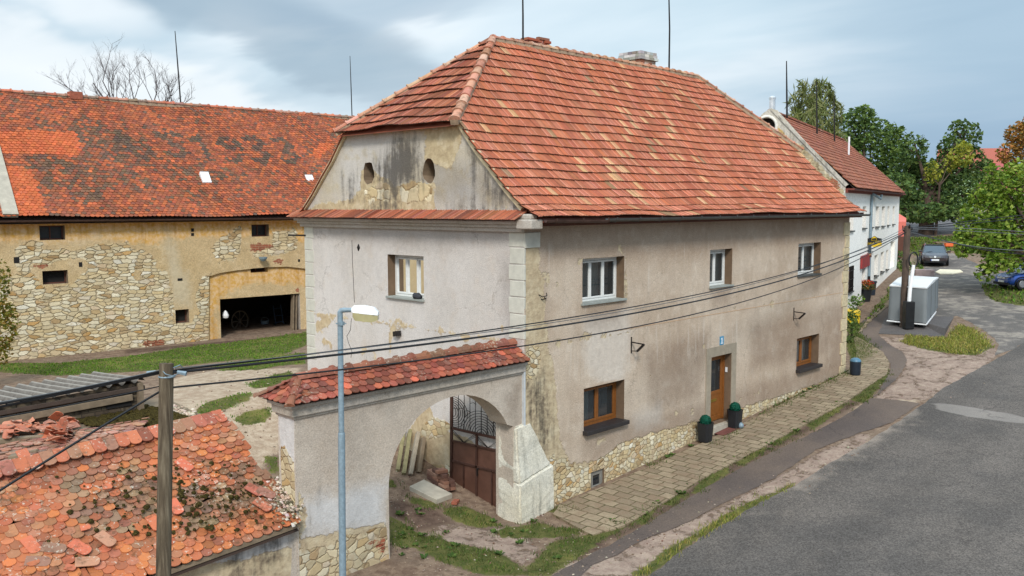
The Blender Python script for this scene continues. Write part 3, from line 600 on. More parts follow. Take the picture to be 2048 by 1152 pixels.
def asphalt(name, c1, c2, grit=1.0, gravel=0.0, patch=None, smooth=False, edge=False):
    m_, t = newmat(name); co = t.coord(); n0 = t.noise(co, 0.25, 4, 0.6); n1 = t.noise(co, 1.4, 5, 0.62); n3 = t.noise(co, 60 if not smooth else 30, 3, 0.7); v = t.vor(co, 34, out='Color'); vd = t.sep(v)[0]
    col = t.mix(t.ss(n0, 0.38, 0.62), c1, c2); col = t.mix(t.m('MULTIPLY', t.ss(n1, 0.48, 0.70), 0.35), col, t.hsv(c2, 0.5, 1.1, 1.25))
    col = t.hsv(col, 0.5, 1.0, t.m('MULTIPLY', t.mr(n3, 0.25, 0.75, 1-0.34*grit, 1+0.36*grit), t.mr(vd, 0, 1, 1-0.3*grit, 1+0.35*grit)))
    if gravel:
        gm = t.ss(t.m('ADD', n1, t.m('MULTIPLY', n0, 0.5)), 0.72, 0.9); col = t.mix(t.m('MULTIPLY', gm, gravel), col, lin(150, 140, 128))
    if edge:
        em = t.ss(t.m('ADD', t.attr('edge'), t.m('ADD', t.m('MULTIPLY', t.m('SUBTRACT', n3, 0.5), 0.9), t.m('MULTIPLY', t.m('SUBTRACT', n1, 0.5), 1.2))), -0.1, 0.55); col = t.mix(t.m('MULTIPLY', em, 0.8), col, t.mix(n1, lin(188, 172, 156), lin(150, 138, 126)))
        dm = t.ss(t.m('ADD', t.attr('seam'), t.m('MULTIPLY', t.m('SUBTRACT', n1, 0.5), 0.25)), -0.06, 0.05); col = t.mix(t.m('MULTIPLY', dm, 0.45), col, lin(166, 158, 150))
    crk = t.n('ShaderNodeTexVoronoi', dict(feature='DISTANCE_TO_EDGE'), Vector=t.n('ShaderNodeVectorMath', dict(operation='ADD'), _0=co, _1=t.n('ShaderNodeVectorMath', dict(operation='SCALE'), _0=t.noise(co, 1.5, 5, 0.7, out=1), Scale=1.3).outputs[0]).outputs[0], Scale=0.34).outputs['Distance']
    ck = t.m('MULTIPLY', t.ss(crk, 0.016, 0.004), t.ss(n0, 0.52, 0.56)); cox, coy, coz = t.sep(co); col = t.hsv(col, 0.5, 1.0, t.m('ADD', 1.0, t.m('MULTIPLY', t.m('SINE', t.m('ADD', t.m('MULTIPLY', coy, 3.4), t.m('MULTIPLY', n1, 2.0))), 0.05))); col = t.mix(t.m('MULTIPLY', ck, 0.38), col, lin(48, 44, 44))
    h = t.m('ADD', n3, t.m('MULTIPLY', vd, 0.8))
    t.out(col, 0.9 if not smooth else 0.8, t.bump(h, 0.5*grit, 0.012), 0.2); return m_
def lay(name, mat, outline, dz, sp, attrs=None, rag=(0.12, 0.02), seed=1, side=0.0):
    ol = ragged(outline, rag[0], rag[1], seed); V, F = cdt(ol, (), sp); mb = MB()
    mb.v = [(x, y, gz(x, y)+dz) for x, y in V]; mb.f = [tuple(int(i) for i in f) for f in F]; mb.c = [None]*len(mb.f); mb.mi = [0]; at = {k: list(f(V)) for k, f in (attrs or {}).items()}
    if side:
        o = len(mb.v); n = len(ol)
        for x, y in ol: mb.v += [(x, y, gz(x, y)+dz), (x, y, gz(x, y)-side)]
        for i in range(n): j = (i+1) % n; mb.f.append((o+2*i, o+2*j, o+2*j+1, o+2*i+1)); mb.c.append(None); mb.mi.append(0)
        for k in at: at[k] += [0]*(2*n)
    return tag(mb.build(name, mat, None, False, at), kind='structure')
road_left = [(1275, 1170), (1350, 1110), (1405, 1075), (1505, 1014), (1588, 972), (1650, 932), (1735, 884), (1800, 842), (1850, 806), (1885, 778), (1960, 736), (2030, 697), (2052, 684)]
rl = GL(road_left); pe = rl[-1]
road_out = [(-60, -6.5), (-9, -5.9)] + rl + [(pe[0]+30, pe[1]-4), (200, -15), (200, -26), (40, -16), (-9, -17), (-60, -17)]
edge_poly = GL([(1420, 1090), (1590, 960), (1740, 868), (1860, 795), (1900, 800), (1800, 870), (1690, 940), (1560, 1030)])
seam_poly = GL([(1850, 803), (1900, 808), (2060, 836), (2060, 850), (1960, 838), (1860, 818)])
M_road = asphalt('road_asphalt', lin(86, 81, 77), lin(102, 95, 89), 1.15, 0.0, edge=True)
lay('road', M_road, road_out, 0.012, 0.7, dict(edge=lambda V: np.clip(sdf(V, edge_poly), -1, 1), seam=lambda V: np.clip(sdf(V, seam_poly), -1, 1)), (0.35, 0.03))
path_px_l = [(1080, 1165), (1115, 1146), (1200, 1100), (1290, 1050), (1408, 978), (1498, 928), (1614, 872), (1704, 824), (1754, 788), (1778, 748), (1781, 728), (1766, 707), (1738, 687), (1719, 665), (1722, 645), (1745, 625), (1772, 608)]
path_px_r = [(1785, 640), (1770, 660), (1756, 668), (1774, 687), (1805, 704), (1813, 720), (1809, 737), (1791, 762), (1746, 797), (1813, 803), (1840, 808), (1785, 845), (1716, 868), (1633, 900), (1549, 957), (1445, 1009), (1364, 1051), (1280, 1083), (1187, 1131), (1140, 1170)]
lay('path', asphalt('path_asphalt', lin(108, 94, 84), lin(90, 80, 75), 0.4, 0, smooth=True), GL(path_px_l+path_px_r), 0.016, 0.4, None, (0.25, 0.025), 4)
pave_px = [(1106, 1032), (1118, 1014), (1180, 987), (1290, 940), (1410, 886), (1500, 842), (1600, 792), (1690, 748), (1712, 735), (1712, 700), (1706, 672), (1719, 678), (1766, 706), (1779, 728), (1774, 750), (1740, 772), (1693, 806), (1597, 858), (1484, 919), (1403, 961), (1332, 1006), (1248, 1055), (1183, 1074)]
def paver_mat():
    m_, t = newmat('worn_pavers'); co = t.coord(); x, y, z = t.sep(co); n1 = t.noise(co, 2.0, 5, 0.6); n2 = t.noise(co, 9, 4, 0.6); n3 = t.noise(co, 60, 3)
    w = t.n('ShaderNodeVectorMath', dict(operation='SCALE'), _0=t.noise(co, 1.1, 3, 0.6, out=1), Scale=0.16).outputs[0]; v = t.n('ShaderNodeVectorMath', dict(operation='ADD'), _0=t.comb(y, x, 0.0), _1=w).outputs[0]
    bt = t.n('ShaderNodeTexBrick', dict(offset=0.45), Vector=v, Scale=1.0, Color1=lin(158, 141, 117), Color2=lin(132, 116, 96), Mortar=lin(70, 62, 46), Mortar_Size=0.02, Mortar_Smooth=0.4, Bias=-0.1)
    bt.inputs['Brick Width'].default_value = 0.47; bt.inputs['Row Height'].default_value = 0.31
    gap = t.m('MULTIPLY', bt.outputs['Fac'], t.ss(t.m('ADD', n2, t.m('MULTIPLY', n1, 0.6)), 0.62, 0.86)); 
    stone = t.mix(t.m('SUBTRACT', 1.0, bt.outputs['Fac']), lin(132, 113, 92), bt.outputs[0])
    col = t.mix(gap, stone, lin(78, 76, 48)); col = t.mix(t.m('MULTIPLY', t.ss(n1, 0.44, 0.66), 0.65), col, t.mix(t.ss(n2, .4, .6), lin(150, 126, 104), lin(124, 106, 86)))
    col = t.mix(t.m('MULTIPLY', t.ss(t.m('ADD', t.attr('weed'), t.m('MULTIPLY', t.m('SUBTRACT', n2, 0.5), 1.2)), -0.1, 0.4), 0.7), col, lin(96, 94, 56))
    col = t.hsv(col, 0.5, 1.0, t.m('MULTIPLY', t.mr(n3, .3, .7, 0.9, 1.1), t.mr(n2, .3, .7, 0.84, 1.12)))
    h = t.m('ADD', t.m('MULTIPLY', bt.outputs['Fac'], -1.0), t.m('MULTIPLY', n2, 0.6)); t.out(col, 0.92, t.bump(h, 0.6, 0.025), 0.15); return m_
M_paver = paver_mat()
weed = [area((1698, 740), (1698, 650), (1720, 680), (1748, 712), (1725, 735))]
lay('pavement', M_paver, GL(pave_px), 0.05, 0.22, dict(weed=lambda V: sdfs(V, weed)), (0.2, 0.012), 2, side=0.2)
lay('pavement', M_paver, GL([(1716, 668), (1735, 640), (1775, 605), (1800, 560), (1806, 545), (1840, 545), (1822, 560), (1790, 600), (1778, 612), (1745, 640), (1724, 662)]), 0.04, 0.5, dict(weed=lambda V: sdfs(V, [])-0.2), (0.4, 0.03), 3, side=0.2)
lay('pavement', M_paver, GL([(1812, 520), (1843, 512), (1846, 530), (1820, 548)]), 0.04, 0.8, dict(weed=lambda V: sdfs(V, [])-0.3), (0.5, 0.03), 3, side=0.2)
M_side = asphalt('worn_asphalt', lin(96, 91, 87), lin(108, 101, 95), 0.8, 0.8)
a1 = GP(1795, 552); a2 = GP(1850, 548)
side = GL([(1872, 640), (1850, 560), (1842, 545), (1850, 540), (1846, 515), (1905, 506), (1960, 530), (1990, 545), (2060, 560)])
side += [(side[-1][0]+5, side[-1][1]-4), (pe[0]+28, pe[1]-3.8)] + [pe] + GL([(2030, 697), (1990, 712), (2000, 690), (1975, 665), (1930, 640), (1915, 632)])
lay('side_street', M_side, side, 0.008, 0.7, None, (0.4, 0.06), 7)
lay('far_road', asphalt('far_asphalt', lin(100, 97, 97), lin(108, 104, 104), 0.4), GL([(1795, 445), (1840, 440), (1960, 432), (2080, 428), (2080, 452), (1960, 462), (1840, 474), (1795, 478)]), 0.02, 3, None, (2, 0.1), 8)
# raised asphalt platform with a concrete side wall under the covered trailer
pl_px = [(1757, 668), (1772, 640), (1790, 618), (1820, 600), (1880, 602), (1908, 612), (1912, 628), (1890, 674)]
PZ = 1.25
pf = [GP(1757, 668), GP(1820, 671), GP(1889, 674)]; top_ = [Vector(on(*q, 2, PZ)) for q in ((1891, 657), (1911, 630), (1900, 612), (1870, 604), (1815, 604))]; lft = [GP(1786, 618), GP(1768, 640)]
ring_ = [p+Vector((0, 0, .03)) for p in pf]+top_+[p+Vector((0, 0, .03)) for p in lft]; cpt = Vector(on(1826, 638, 2, PZ)); n = len(ring_); mbp = MB()
mbp.add(ring_+[Vector((p.x, p.y, gz(p.x, p.y)-.3)) for p in ring_]+[cpt], [(i, (i+1) % n, 2*n) for i in range(n)]+[(i, (i+1) % n, n+(i+1) % n, n+i) for i in range(n)])
tag(mbp.build('platform', asphalt('platform_asphalt', lin(92, 87, 85), lin(102, 96, 93), 0.5, 0, smooth=True)), kind='structure')
# distant hills
mbh = MB(); rr = random.Random(4)
for k in range(60):
    a = R(-20+k*2.6); b = R(-20+(k+1)*2.6); D0 = 900
    def hp(an, kk): return 17+7*math.sin(kk*0.31)+4*math.sin(kk*0.83+1)
    p = [(CC[0]+math.cos(q)*D0, CC[1]+math.sin(q)*D0) for q in (a, b)]; p2 = [(CC[0]+math.cos(q)*1300, CC[1]+math.sin(q)*1300) for q in (a, b)]
    mbh.add([(*p[0], -2), (*p[1], -2), (*p2[1], hp(b, k+1)), (*p2[0], hp(a, k))], [(0, 1, 2, 3)])
tag(mbh.build('hills', plain('far_woods', lin(112, 132, 138), 1.0, var=0.15, scale=0.02)), kind='structure')
# ------------------------------------------------------------------ turf blades
def blades(name, polys, density, h, w, cols, seed, lean=0.5, label=None, clump=0.5):
    rr = np.random.RandomState(seed); mb = MB()
    for poly in polys:
        Q = np.array(poly); x0, y0 = Q.min(0)-0.1; x1, y1 = Q.max(0)+0.1; n = int((x1-x0)*(y1-y0)*density)
        Pt = rr.uniform((x0, y0), (x1, y1), (n, 2)); sd = sdf(Pt, poly)
        nz = np.sin(Pt[:, 0]*5.1+1.3*np.sin(Pt[:, 1]*3.7))*np.sin(Pt[:, 1]*4.3+1.1*np.sin(Pt[:, 0]*6.1)); k = sd > rr.uniform(-0.12, 0.22, n)-nz*0.30*clump+0.04; Pt = Pt[k]; nz = nz[k]
        zz = g(Pt[:, 0], Pt[:, 1])
        for (x, y), z, q in zip(Pt, zz, nz):
            a = rr.uniform(0, 6.283); hh = h*rr.uniform(0.45, 1.25)*(1+0.5*q*clump); ww = w*rr.uniform(0.6, 1.3); lx, ly = rr.normal(0, lean, 2)*hh; c = cols[rr.randint(len(cols))]; kk = rr.uniform(0.75, 1.25); c = tuple(v*kk for v in c[:3])
            ca, sa = math.cos(a)*ww/2, math.sin(a)*ww/2; o = len(mb.v)
            mb.v += [(x-ca, y-sa, z-0.01), (x+ca, y+sa, z-0.01), (x+ca*.8+lx*.4, y+sa*.8+ly*.4, z+hh*.6), (x-ca*.8+lx*.4, y-sa*.8+ly*.4, z+hh*.6), (x+lx, y+ly, z+hh)]
            mb.f += [(o, o+1, o+2, o+3), (o+3, o+2, o+4)]; mb.c += [c, c]; mb.mi += [0, 0]
    return tag(mb.build(name, M_grass), label, 'grass', None, 'stuff')
GG = [lin(72, 98, 36), lin(88, 112, 44), lin(58, 80, 30), lin(112, 120, 60), lin(92, 94, 52)]
GY = [lin(146, 148, 66), lin(122, 134, 52), lin(168, 158, 84), lin(104, 118, 46), lin(150, 132, 76)]
GB = [lin(80, 118, 34), lin(96, 134, 40), lin(66, 102, 28), lin(118, 142, 52)]
blades_later = None
GS = [lin(76, 88, 46), lin(94, 100, 56), lin(64, 78, 38), lin(112, 110, 66)]
blades('grass', grass_polys['strip'], 520, 0.075, 0.016, GS+GG[:2], 1, label='sparse green grass strip between the pavement and the dark path')
blades('grass', grass_polys['edge'], 420, 0.055, 0.013, GS+[lin(98, 92, 60), lin(82, 84, 48)], 11, clump=1.1, label='thin dry grass fringe along the outer edge of the pavement')
blades('grass', grass_polys['kerb'], 560, 0.10, 0.016, GY+GG[:1], 2, label='yellowish grass along the broken kerb of the asphalt road')
blades('grass', grass_polys['gate'], 620, 0.075, 0.014, GG+GB[2:3]+GS, 3, clump=.8, label='green grass tufts on the driveway before the arched gate')
blades('grass', grass_polys['wall'], 420, 0.12, 0.018, GG+GS, 4, label='weeds along the foot of the house wall and pavement')
blades('grass', grass_polys['verge'], 380, 0.13, 0.028, GY, 5, lean=0.7, label='long yellow green grass verge below the asphalt platform')
blades('grass', grass_polys['yard'], 330, 0.055, 0.026, GB, 6, label='bright green lawn patches in the farmyard')
blades('grass', grass_polys['far'], 26, 0.16, 0.11, GB+GS, 7, label='lawn and grass verge around the parked cars')

# loose stones and crumbs on the verge, driveway and yard
rr = random.Random(77); mb = MB(); SC_ = [lin(164, 146, 126), lin(148, 130, 112), lin(178, 164, 144), lin(122, 104, 88), lin(128, 98, 80)]
ico = [(0, 0, 1), (.9, 0, .2), (.2, .85, .25), (-.75, .5, .15), (-.7, -.55, .2), (.3, -.9, .15)]
spots = [(rr.uniform(780, 1180), rr.uniform(1000, 1150)) for _ in range(330)]+[(x, 1150-(x-1100)*.40+rr.gauss(0, 16)) for x in [rr.uniform(1120, 1740) for _ in range(260)]]+[(rr.uniform(1700, 1980), rr.uniform(690, 800)) for _ in range(120)]+[(rr.uniform(380, 600), rr.uniform(740, 900)) for _ in range(120)]+[(rr.uniform(780, 900), rr.uniform(930, 1000)) for _ in range(40)]
for px, py in spots:
    p = GP(px, py); r_ = rr.choice([.009, .012, .016, .026])*rr.uniform(.7, 1.3)*(1.6 if px < 620 else 1); a = rr.uniform(0, 6.28); ca, sa = math.cos(a), math.sin(a); q = [(x*rr.uniform(.7, 1.3), y*rr.uniform(.7, 1.3), z*rr.uniform(.6, 1.1)) for x, y, z in ico]
    mb.add([(p.x+(x*ca-y*sa)*r_, p.y+(x*sa+y*ca)*r_, p.z+.015+z*r_*.8) for x, y, z in q]+[(p.x, p.y, p.z-.02)], [(0, 1, 2), (0, 2, 3), (0, 3, 4), (0, 4, 5), (0, 5, 1), (1, 6, 2), (2, 6, 3), (3, 6, 4), (4, 6, 5), (5, 6, 1)], jitcol(SC_[rr.randrange(5)], rr, .12))
tag(mb.build('pebbles', M_col), 'loose pebbles and crumbs of stone scattered over the verge and driveway', 'pebbles', None, 'stuff')
GW = [lin(70, 96, 40), lin(58, 84, 34), lin(94, 116, 52)]
mb = MB()
for k in range(70):       # broad leaved weeds standing up out of the turf
    px, py = rr.choice([(rr.uniform(800, 1140), rr.uniform(1020, 1120)), (rr.uniform(1200, 1700), 0), (rr.uniform(1280, 1690), 1)])
    if py == 0: py = 1068-(px-1200)*.535+rr.gauss(0, 5)
    elif py == 1: py = 944-(px-1280)*.48+rr.gauss(0, 3)
    p = GP(px, py); n = rr.randint(6, 14); h_ = rr.uniform(.06, .16)
    for i in range(n):
        a = rr.uniform(0, 6.28); dv = Vector((math.cos(a), math.sin(a), 0)); sd = Vector((-dv.y, dv.x, 0)); L = h_*rr.uniform(.6, 1.1); w_ = L*.28; z = Vector((0, 0, 1)); c = GW[rr.randrange(3)]; kk = rr.uniform(.7, 1.2); b = p+dv*.01
        mb.add([b, b+dv*L*.45+z*L*.5+sd*w_, b+dv*L*.95+z*L*.55, b+dv*L*.45+z*L*.5-sd*w_], [(0, 1, 2, 3)], tuple(v*kk for v in c[:3]))
tag(mb.build('weeds', M_grass), 'broad leaved weeds along the house foot, pavement edge and driveway', 'weeds', None, 'stuff')
# ------------------------------------------------------------------ the farmhouse
HL, HW = 17.65, 9.11
house = thing('farmhouse', 'large two storey farmhouse with taupe street front, pale gable and orange half hipped roof', 'house', (HL/2, HW/2, -0.3))
SF = frame_fn((0, 0, 0), (1, 0, 0), (0, 0, 1), (0, -1, 0)); GF = frame_fn((0, 0, 0), (0, 1, 0), (0, 0, 1), (-1, 0, 0))
def spx(pts): return [street(*p) for p in pts]
def gpx(pts): return [gable(*p) for p in pts]
d0 = street(1421.6, 714.5); d1 = street(1462.6, 706); dx0, dx1, dz1 = d0[0], d1[0], (d0[1]+d1[1])/2; dz0 = gz((dx0+dx1)/2, 0)+0.22
b0 = street(1182, 945); b1 = street(1208, 975)
UP = [(2.104, 3.812), (7.995, 9.26), (13.607, 15.31)]; LO = [(2.18, 3.866), (13.683, 15.38)]
holes = [rect(a, b, 4.174, 5.329) for a, b in UP]+[rect(a, b, 0.93, 2.054) for a, b in LO]+[rect(dx0, dx1, dz0, dz1), rect(b0[0], b1[0], b1[1], b0[1])]
plinth = spx([(1100, 905), (1131, 918), (1160, 932), (1185, 925), (1251, 882), (1300, 868), (1406, 839), (1496, 811), (1597, 779), (1671, 759), (1692, 754), (1695, 900), (1400, 1050), (1100, 1200)])
corner = spx([(1046, 490), (1078, 492), (1076, 530), (1086, 560), (1092, 620), (1095, 690), (1106, 730), (1112, 790), (1116, 850), (1124, 895), (1140, 925), (1190, 922), (1110, 1100), (1046, 1100)])
cstone = spx([(1050, 695), (1084, 690), (1080, 730), (1068, 760), (1050, 765)])
rag_lo = spx([(1110, 770), (1116, 860), (1126, 890), (1150, 905), (1166, 895)])
crr = random.Random(17)
def chips(n, f):
    o = []
    for _ in range(n):
        u, v = f(); r_ = crr.uniform(.05, .16); k = crr.randint(5, 7); o.append([(u+r_*crr.uniform(.5, 1.3)*math.cos(6.283*i/k), v+r_*crr.uniform(.3, .9)*math.sin(6.283*i/k)) for i in range(k)])
    return o
def rimpt(h): (a, b), (c, d_) = h[0], h[2]; s_ = crr.choice('lrb'); return (a-.03, crr.uniform(b, d_)) if s_ == 'l' else (c+.04, crr.uniform(b, d_)) if s_ == 'r' else (crr.uniform(a, c), b-.08)
chip_s = chips(14, lambda: rimpt(holes[crr.randrange(6)]))+chips(16, lambda: (crr.uniform(.8, 17), 3.39+crr.gauss(0, .06)))+chips(8, lambda: (crr.uniform(1, 17), crr.uniform(.5, 6)))+chips(12, lambda: (crr.uniform(1.5, 17), crr.uniform(.45, .7)))
chip_g = chips(8, lambda: (crr.choice([3.5, 5.15]), crr.uniform(4.2, 5.3)))+chips(14, lambda: (crr.uniform(.6, 9), 3.5+crr.gauss(0, .12)))+chips(10, lambda: (crr.uniform(5.5, 9), crr.uniform(2.2, 3.4)))
SFA = dict(peel=lambda P: sdfs(P, [plinth, cstone]),
           bare=lambda P: sdfs(P, chip_s+[corner, spx([(1089, 548), (1097, 545), (1099, 580), (1093, 592)]), spx([(1236, 490), (1244, 490), (1244, 500), (1236, 500)]), spx([(1060, 688), (1230, 662), (1290, 652), (1240, 668), (1062, 698)]), spx([(1240, 520), (1252, 516), (1254, 600), (1244, 602)])]),
           run=lambda P: sdfs(P, [spx([(1100, 500), (1335, 488), (1345, 570), (1250, 610), (1110, 620)]), spx([(1370, 500), (1430, 495), (1430, 560), (1380, 570)]), spx([(1130, 690), (1300, 655), (1480, 625), (1480, 690), (1300, 720), (1130, 760)])]),
           damp=lambda P: sdfs(P, [spx([(1040, 440), (1700, 425), (1700, 480), (1500, 500), (1300, 520), (1040, 530)]), spx([(1290, 700), (1420, 660), (1400, 800), (1300, 830)]), spx([(1170, 612), (1246, 602), (1240, 650), (1176, 655)]), spx([(1422, 578), (1462, 573), (1460, 610), (1424, 612)]), spx([(1598, 556), (1640, 551), (1638, 585), (1600, 588)]), spx([(1180, 860), (1400, 800), (1690, 715), (1690, 760), (1400, 850), (1180, 930)]), spx([(1166, 878), (1260, 852), (1260, 900), (1170, 915)]), spx([(1590, 750), (1645, 735), (1690, 640), (1692, 745), (1600, 775)]), spx([(1500, 650), (1700, 600), (1690, 700), (1500, 740)])]),
           soot=lambda P: sdfs(P, [spx([(1054, 770), (1082, 745), (1090, 800), (1098, 880), (1088, 900), (1070, 870)])])*1.6,
           pale=lambda P: sdfs(P, [spx([(1165, 640), (1262, 615), (1262, 700), (1240, 800), (1200, 780), (1166, 720)]), spx([(1265, 830), (1320, 800), (1330, 850), (1270, 865)])]))
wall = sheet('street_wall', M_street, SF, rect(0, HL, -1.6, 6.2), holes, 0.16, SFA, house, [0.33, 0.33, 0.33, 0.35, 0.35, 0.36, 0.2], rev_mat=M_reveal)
gh = rect(3.58, 5.08, 4.18, 5.35)
gbase = gpx([(1000, 915), (965, 895), (930, 874), (895, 862), (868, 838), (858, 800), (842, 822), (820, 860), (790, 900), (700, 1000), (700, 1200), (1045, 1200), (1045, 1000)])
gstone = gpx([(870, 836), (905, 850), (890, 872), (860, 880), (840, 870), (846, 845)])
GA = dict(peel=lambda P: sdfs(P, [gstone, gpx([(780, 930), (930, 930), (1000, 960), (1000, 1100), (760, 1100)])]),
          bare=lambda P: sdfs(P, chip_g+[gbase, gpx([(632, 640), (662, 636), (664, 646), (640, 660), (632, 668)]), gpx([(645, 672), (668, 690), (662, 700), (644, 690)]), gpx([(780, 650), (815, 648), (812, 660), (788, 664), (781, 700), (776, 716), (778, 680)]), gpx([(752, 640), (766, 643), (762, 649), (752, 646)]), gpx([(774, 574), (790, 578), (790, 592), (774, 592)]), gpx([(612, 624), (700, 630), (840, 650), (1000, 678), (1000, 684), (840, 657), (700, 637), (612, 629)])]),
          damp=lambda P: sdfs(P, [gpx([(600, 440), (1050, 445), (1050, 480), (830, 500), (600, 470)]), gpx([(1046, 500), (1000, 520), (1010, 700), (1046, 700)])])-0.05,
          soot=lambda P: sdfs(P, [gpx([(716, 700), (735, 700), (735, 720), (716, 720)])])-0.3)
sheet('gable_wall', M_gable, GF, rect(0, HW, -1.6, 6.2), [gh], 0.16, GA, house, [0.33], rev_mat=M_reveal)
def oval(px, py, rw, rh):
    c = gable(px, py); q_ = random.Random(int(px)); return [(c[0]+rw*(abs(math.cos(a))**.8*(1 if math.cos(a) > 0 else -1))*q_.uniform(.88, 1.1), c[1]+rh*math.sin(a)*q_.uniform(.9, 1.08)) for a in [2*math.pi*i/18 for i in range(18)]]
n1_, n2_ = oval(737, 346, 0.245, 0.31), oval(858, 342, 0.245, 0.31)
rake = [(-0.02, 6.48), (0.0, 6.55), (0.53, 7.0), (1.06, 7.52), (1.5, 7.92), (2.17, 8.68)]
att_out = [(-0.0, 6.25)]+rake[1:]+[(HW-0.12-y, z) for y, z in reversed(rake[1:])]+[(HW, 6.25)]
AA = dict(soot=lambda P: sdfs(P, [gpx([(775, 300), (795, 272), (830, 278), (842, 320), (838, 345), (845, 372), (812, 376), (795, 400), (780, 420), (757, 418), (760, 372), (752, 330)]), gpx([(940, 300), (990, 355), (1020, 400), (985, 410), (950, 340)]), gpx([(690, 350), (706, 350), (708, 400), (694, 400)]), gpx([(740, 405), (800, 402), (800, 425), (740, 425)]), gpx([(900, 412), (1040, 408), (1045, 425), (900, 425)])])*1.7-0.02,
          bare=lambda P: sdfs(P, [gpx([(600, 425), (640, 405), (700, 398), (718, 380), (722, 340), (735, 325), (755, 345), (775, 358), (790, 372), (830, 355), (845, 372), (870, 360), (872, 425)]), gpx([(850, 270), (915, 245), (930, 270), (900, 340), (872, 330), (846, 320)]), gpx([(700, 262), (880, 252), (880, 258), (720, 270)]), gpx([(610, 420), (1045, 415), (1045, 426), (610, 428)])])-0.02,
          peel=lambda P: sdfs(P, [gpx([(725, 380), (760, 362), (782, 372), (778, 405), (730, 408)]), gpx([(795, 370), (830, 358), (868, 372), (866, 405), (800, 408)])])-0.04,
          damp=lambda P: sdfs(P, [gpx([(840, 300), (980, 330), (1040, 420), (860, 420)])])-0.1)
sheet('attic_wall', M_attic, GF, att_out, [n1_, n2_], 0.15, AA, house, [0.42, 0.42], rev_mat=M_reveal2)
for o_ in (n1_, n2_): mb = MB(); mb.add([GF(u, v, -0.40) for u, v in o_], [tuple(range(len(o_)))]); mb.build('niche_panel', M_dark if o_ is n1_ else M_stonegrey, house)
mb = MB()      # back and far walls
mb.quad((0, HW, -1.6), (HL, HW, -1.6), (HL, HW, 6.4), (0, HW, 6.4)); far_ = [(HL, y, z) for y, z in [(0, -1.6), (0, 6.2)]+rake[1:]+[(HW-.12-y, z) for y, z in reversed(rake[1:])]+[(HW, 6.2), (HW, -1.6)]]; mb.add(far_, [tuple(range(len(far_)))])
mb.build('back_wall', M_cornice, house)
# string courses
mb = MB(); mb.box((0.75, -0.006, 3.385), (HL-0.45, 0.0, 3.405)); mb.build('string_course', plain('string_line', lin(190, 158, 128), 0.9), house)
# cracks
mb = MB()
for pts in ([(704, 480), (705, 520), (707, 560), (709, 605)], [(703, 637), (701, 660), (694, 672), (697, 685), (704, 702), (702, 715)], [(1640, 465), (1638, 500)]):
    q = [gable(*p) for p in pts]
    if pts[0][0] > 1100: continue
    mb.tube([GF(u, v, 0.002) for u, v in q], 0.008, 4)
mb.build('crack', M_dark, house)
mb = MB(); q = gable(717, 495); mb.tube([GF(q[0], q[1]+0.09, -0.02), GF(q[0]-.02, q[1], 0.004), GF(q[0]+.01, q[1]-0.09, -0.02)], [0.03, 0.055, 0.03], 8); mb.build('wall_hole', M_dark, house)
# rusty pipe stub low on the gable
mb = MB(); q = gable(797, 667); mb.bar(GF(q[0]+.12, q[1]-.02, 0.02), GF(q[0]-.12, q[1]+.03, 0.09), 0.14, 0.13); mb.build('iron_stub', M_iron, house)
# cornice under the pent roof
mb = MB(); mb.box((-0.10, -0.02, 6.04), (0.0, HW+0.1, 6.14)); mb.box((-0.17, -0.06, 6.14), (0.0, HW+0.14, 6.22)); mb.box((-0.27, -0.10, 6.22), (0.0, HW+0.16, 6.30)); mb.build('cornice', M_cornice, house, bevel=0.015)
mb = MB(); mb.box((-0.12, -0.42, 6.18), (HL+.1, 0.0, 6.24)); mb.box((-0.1, -0.47, 6.24), (HL+.12, -0.42, 6.36)); mb.build('eave_board', M_brownwood, house)
mb = MB(); mb.box((-0.30, -0.50, 6.12), (0.10, -0.02, 6.34)); mb.box((-0.22, -0.40, 6.34), (0.02, -0.02, 6.46)); mb.build('eave_return', M_cornice, house, bevel=.03)
# corner stones
rr = random.Random(8)
def quoin(face, u0, u1, v0, v1, proud, mat, inset=0.0):
    fn = SF if face == 's' else GF; q = MB(); j = lambda: rr.uniform(-0.012, 0.012)
    poly = [(u0+j(), v0+0.012+j()*.4), (u1+j(), v0+0.012+j()*.4), (u1+j(), v1-0.012+j()*.4), (u0+j(), v1-0.012+j()*.4)]
    q.prism(poly, fn, -0.05, proud); q.build('corner_stone', mat, house, bevel=0.012)
zs = [gable(1040, 400+y/3.097)[1] for y in (197, 295, 400, 500, 603, 707, 800, 865)]
for i, (a, b) in enumerate(zip(zs, zs[1:])): quoin('g', -0.004, gable(1018 if i % 2 == 0 else 1020, 560)[0], b, a, 0.014, M_quoin)
quoin('s', 0.0, street(1079, 470)[0], street(1060, 497)[1], street(1060, 464)[1], 0.034, M_quoin)
zl = [gable(615, 400+y/3.097)[1] for y in (160, 237, 310, 385, 462, 537, 610, 685, 755, 830, 905, 980)]
for i, (a, b) in enumerate(zip(zl, zl[1:])): quoin('g', gable(627 if i % 2 else 629, 560)[0], HW, b, a, 0.014, M_quoin)
zr_ = [6.0, 5.5, 5.05, 4.6, 4.2, 3.75, 3.3, 2.85, 2.4, 1.95, 1.5, 1.05, 0.62, 0.2]
for i, (a, b) in enumerate(zip(zr_, zr_[1:])): quoin('s', HL-(0.36 if i % 2 else 0.5), HL+0.01, b, a, 0.03, M_quoin2)
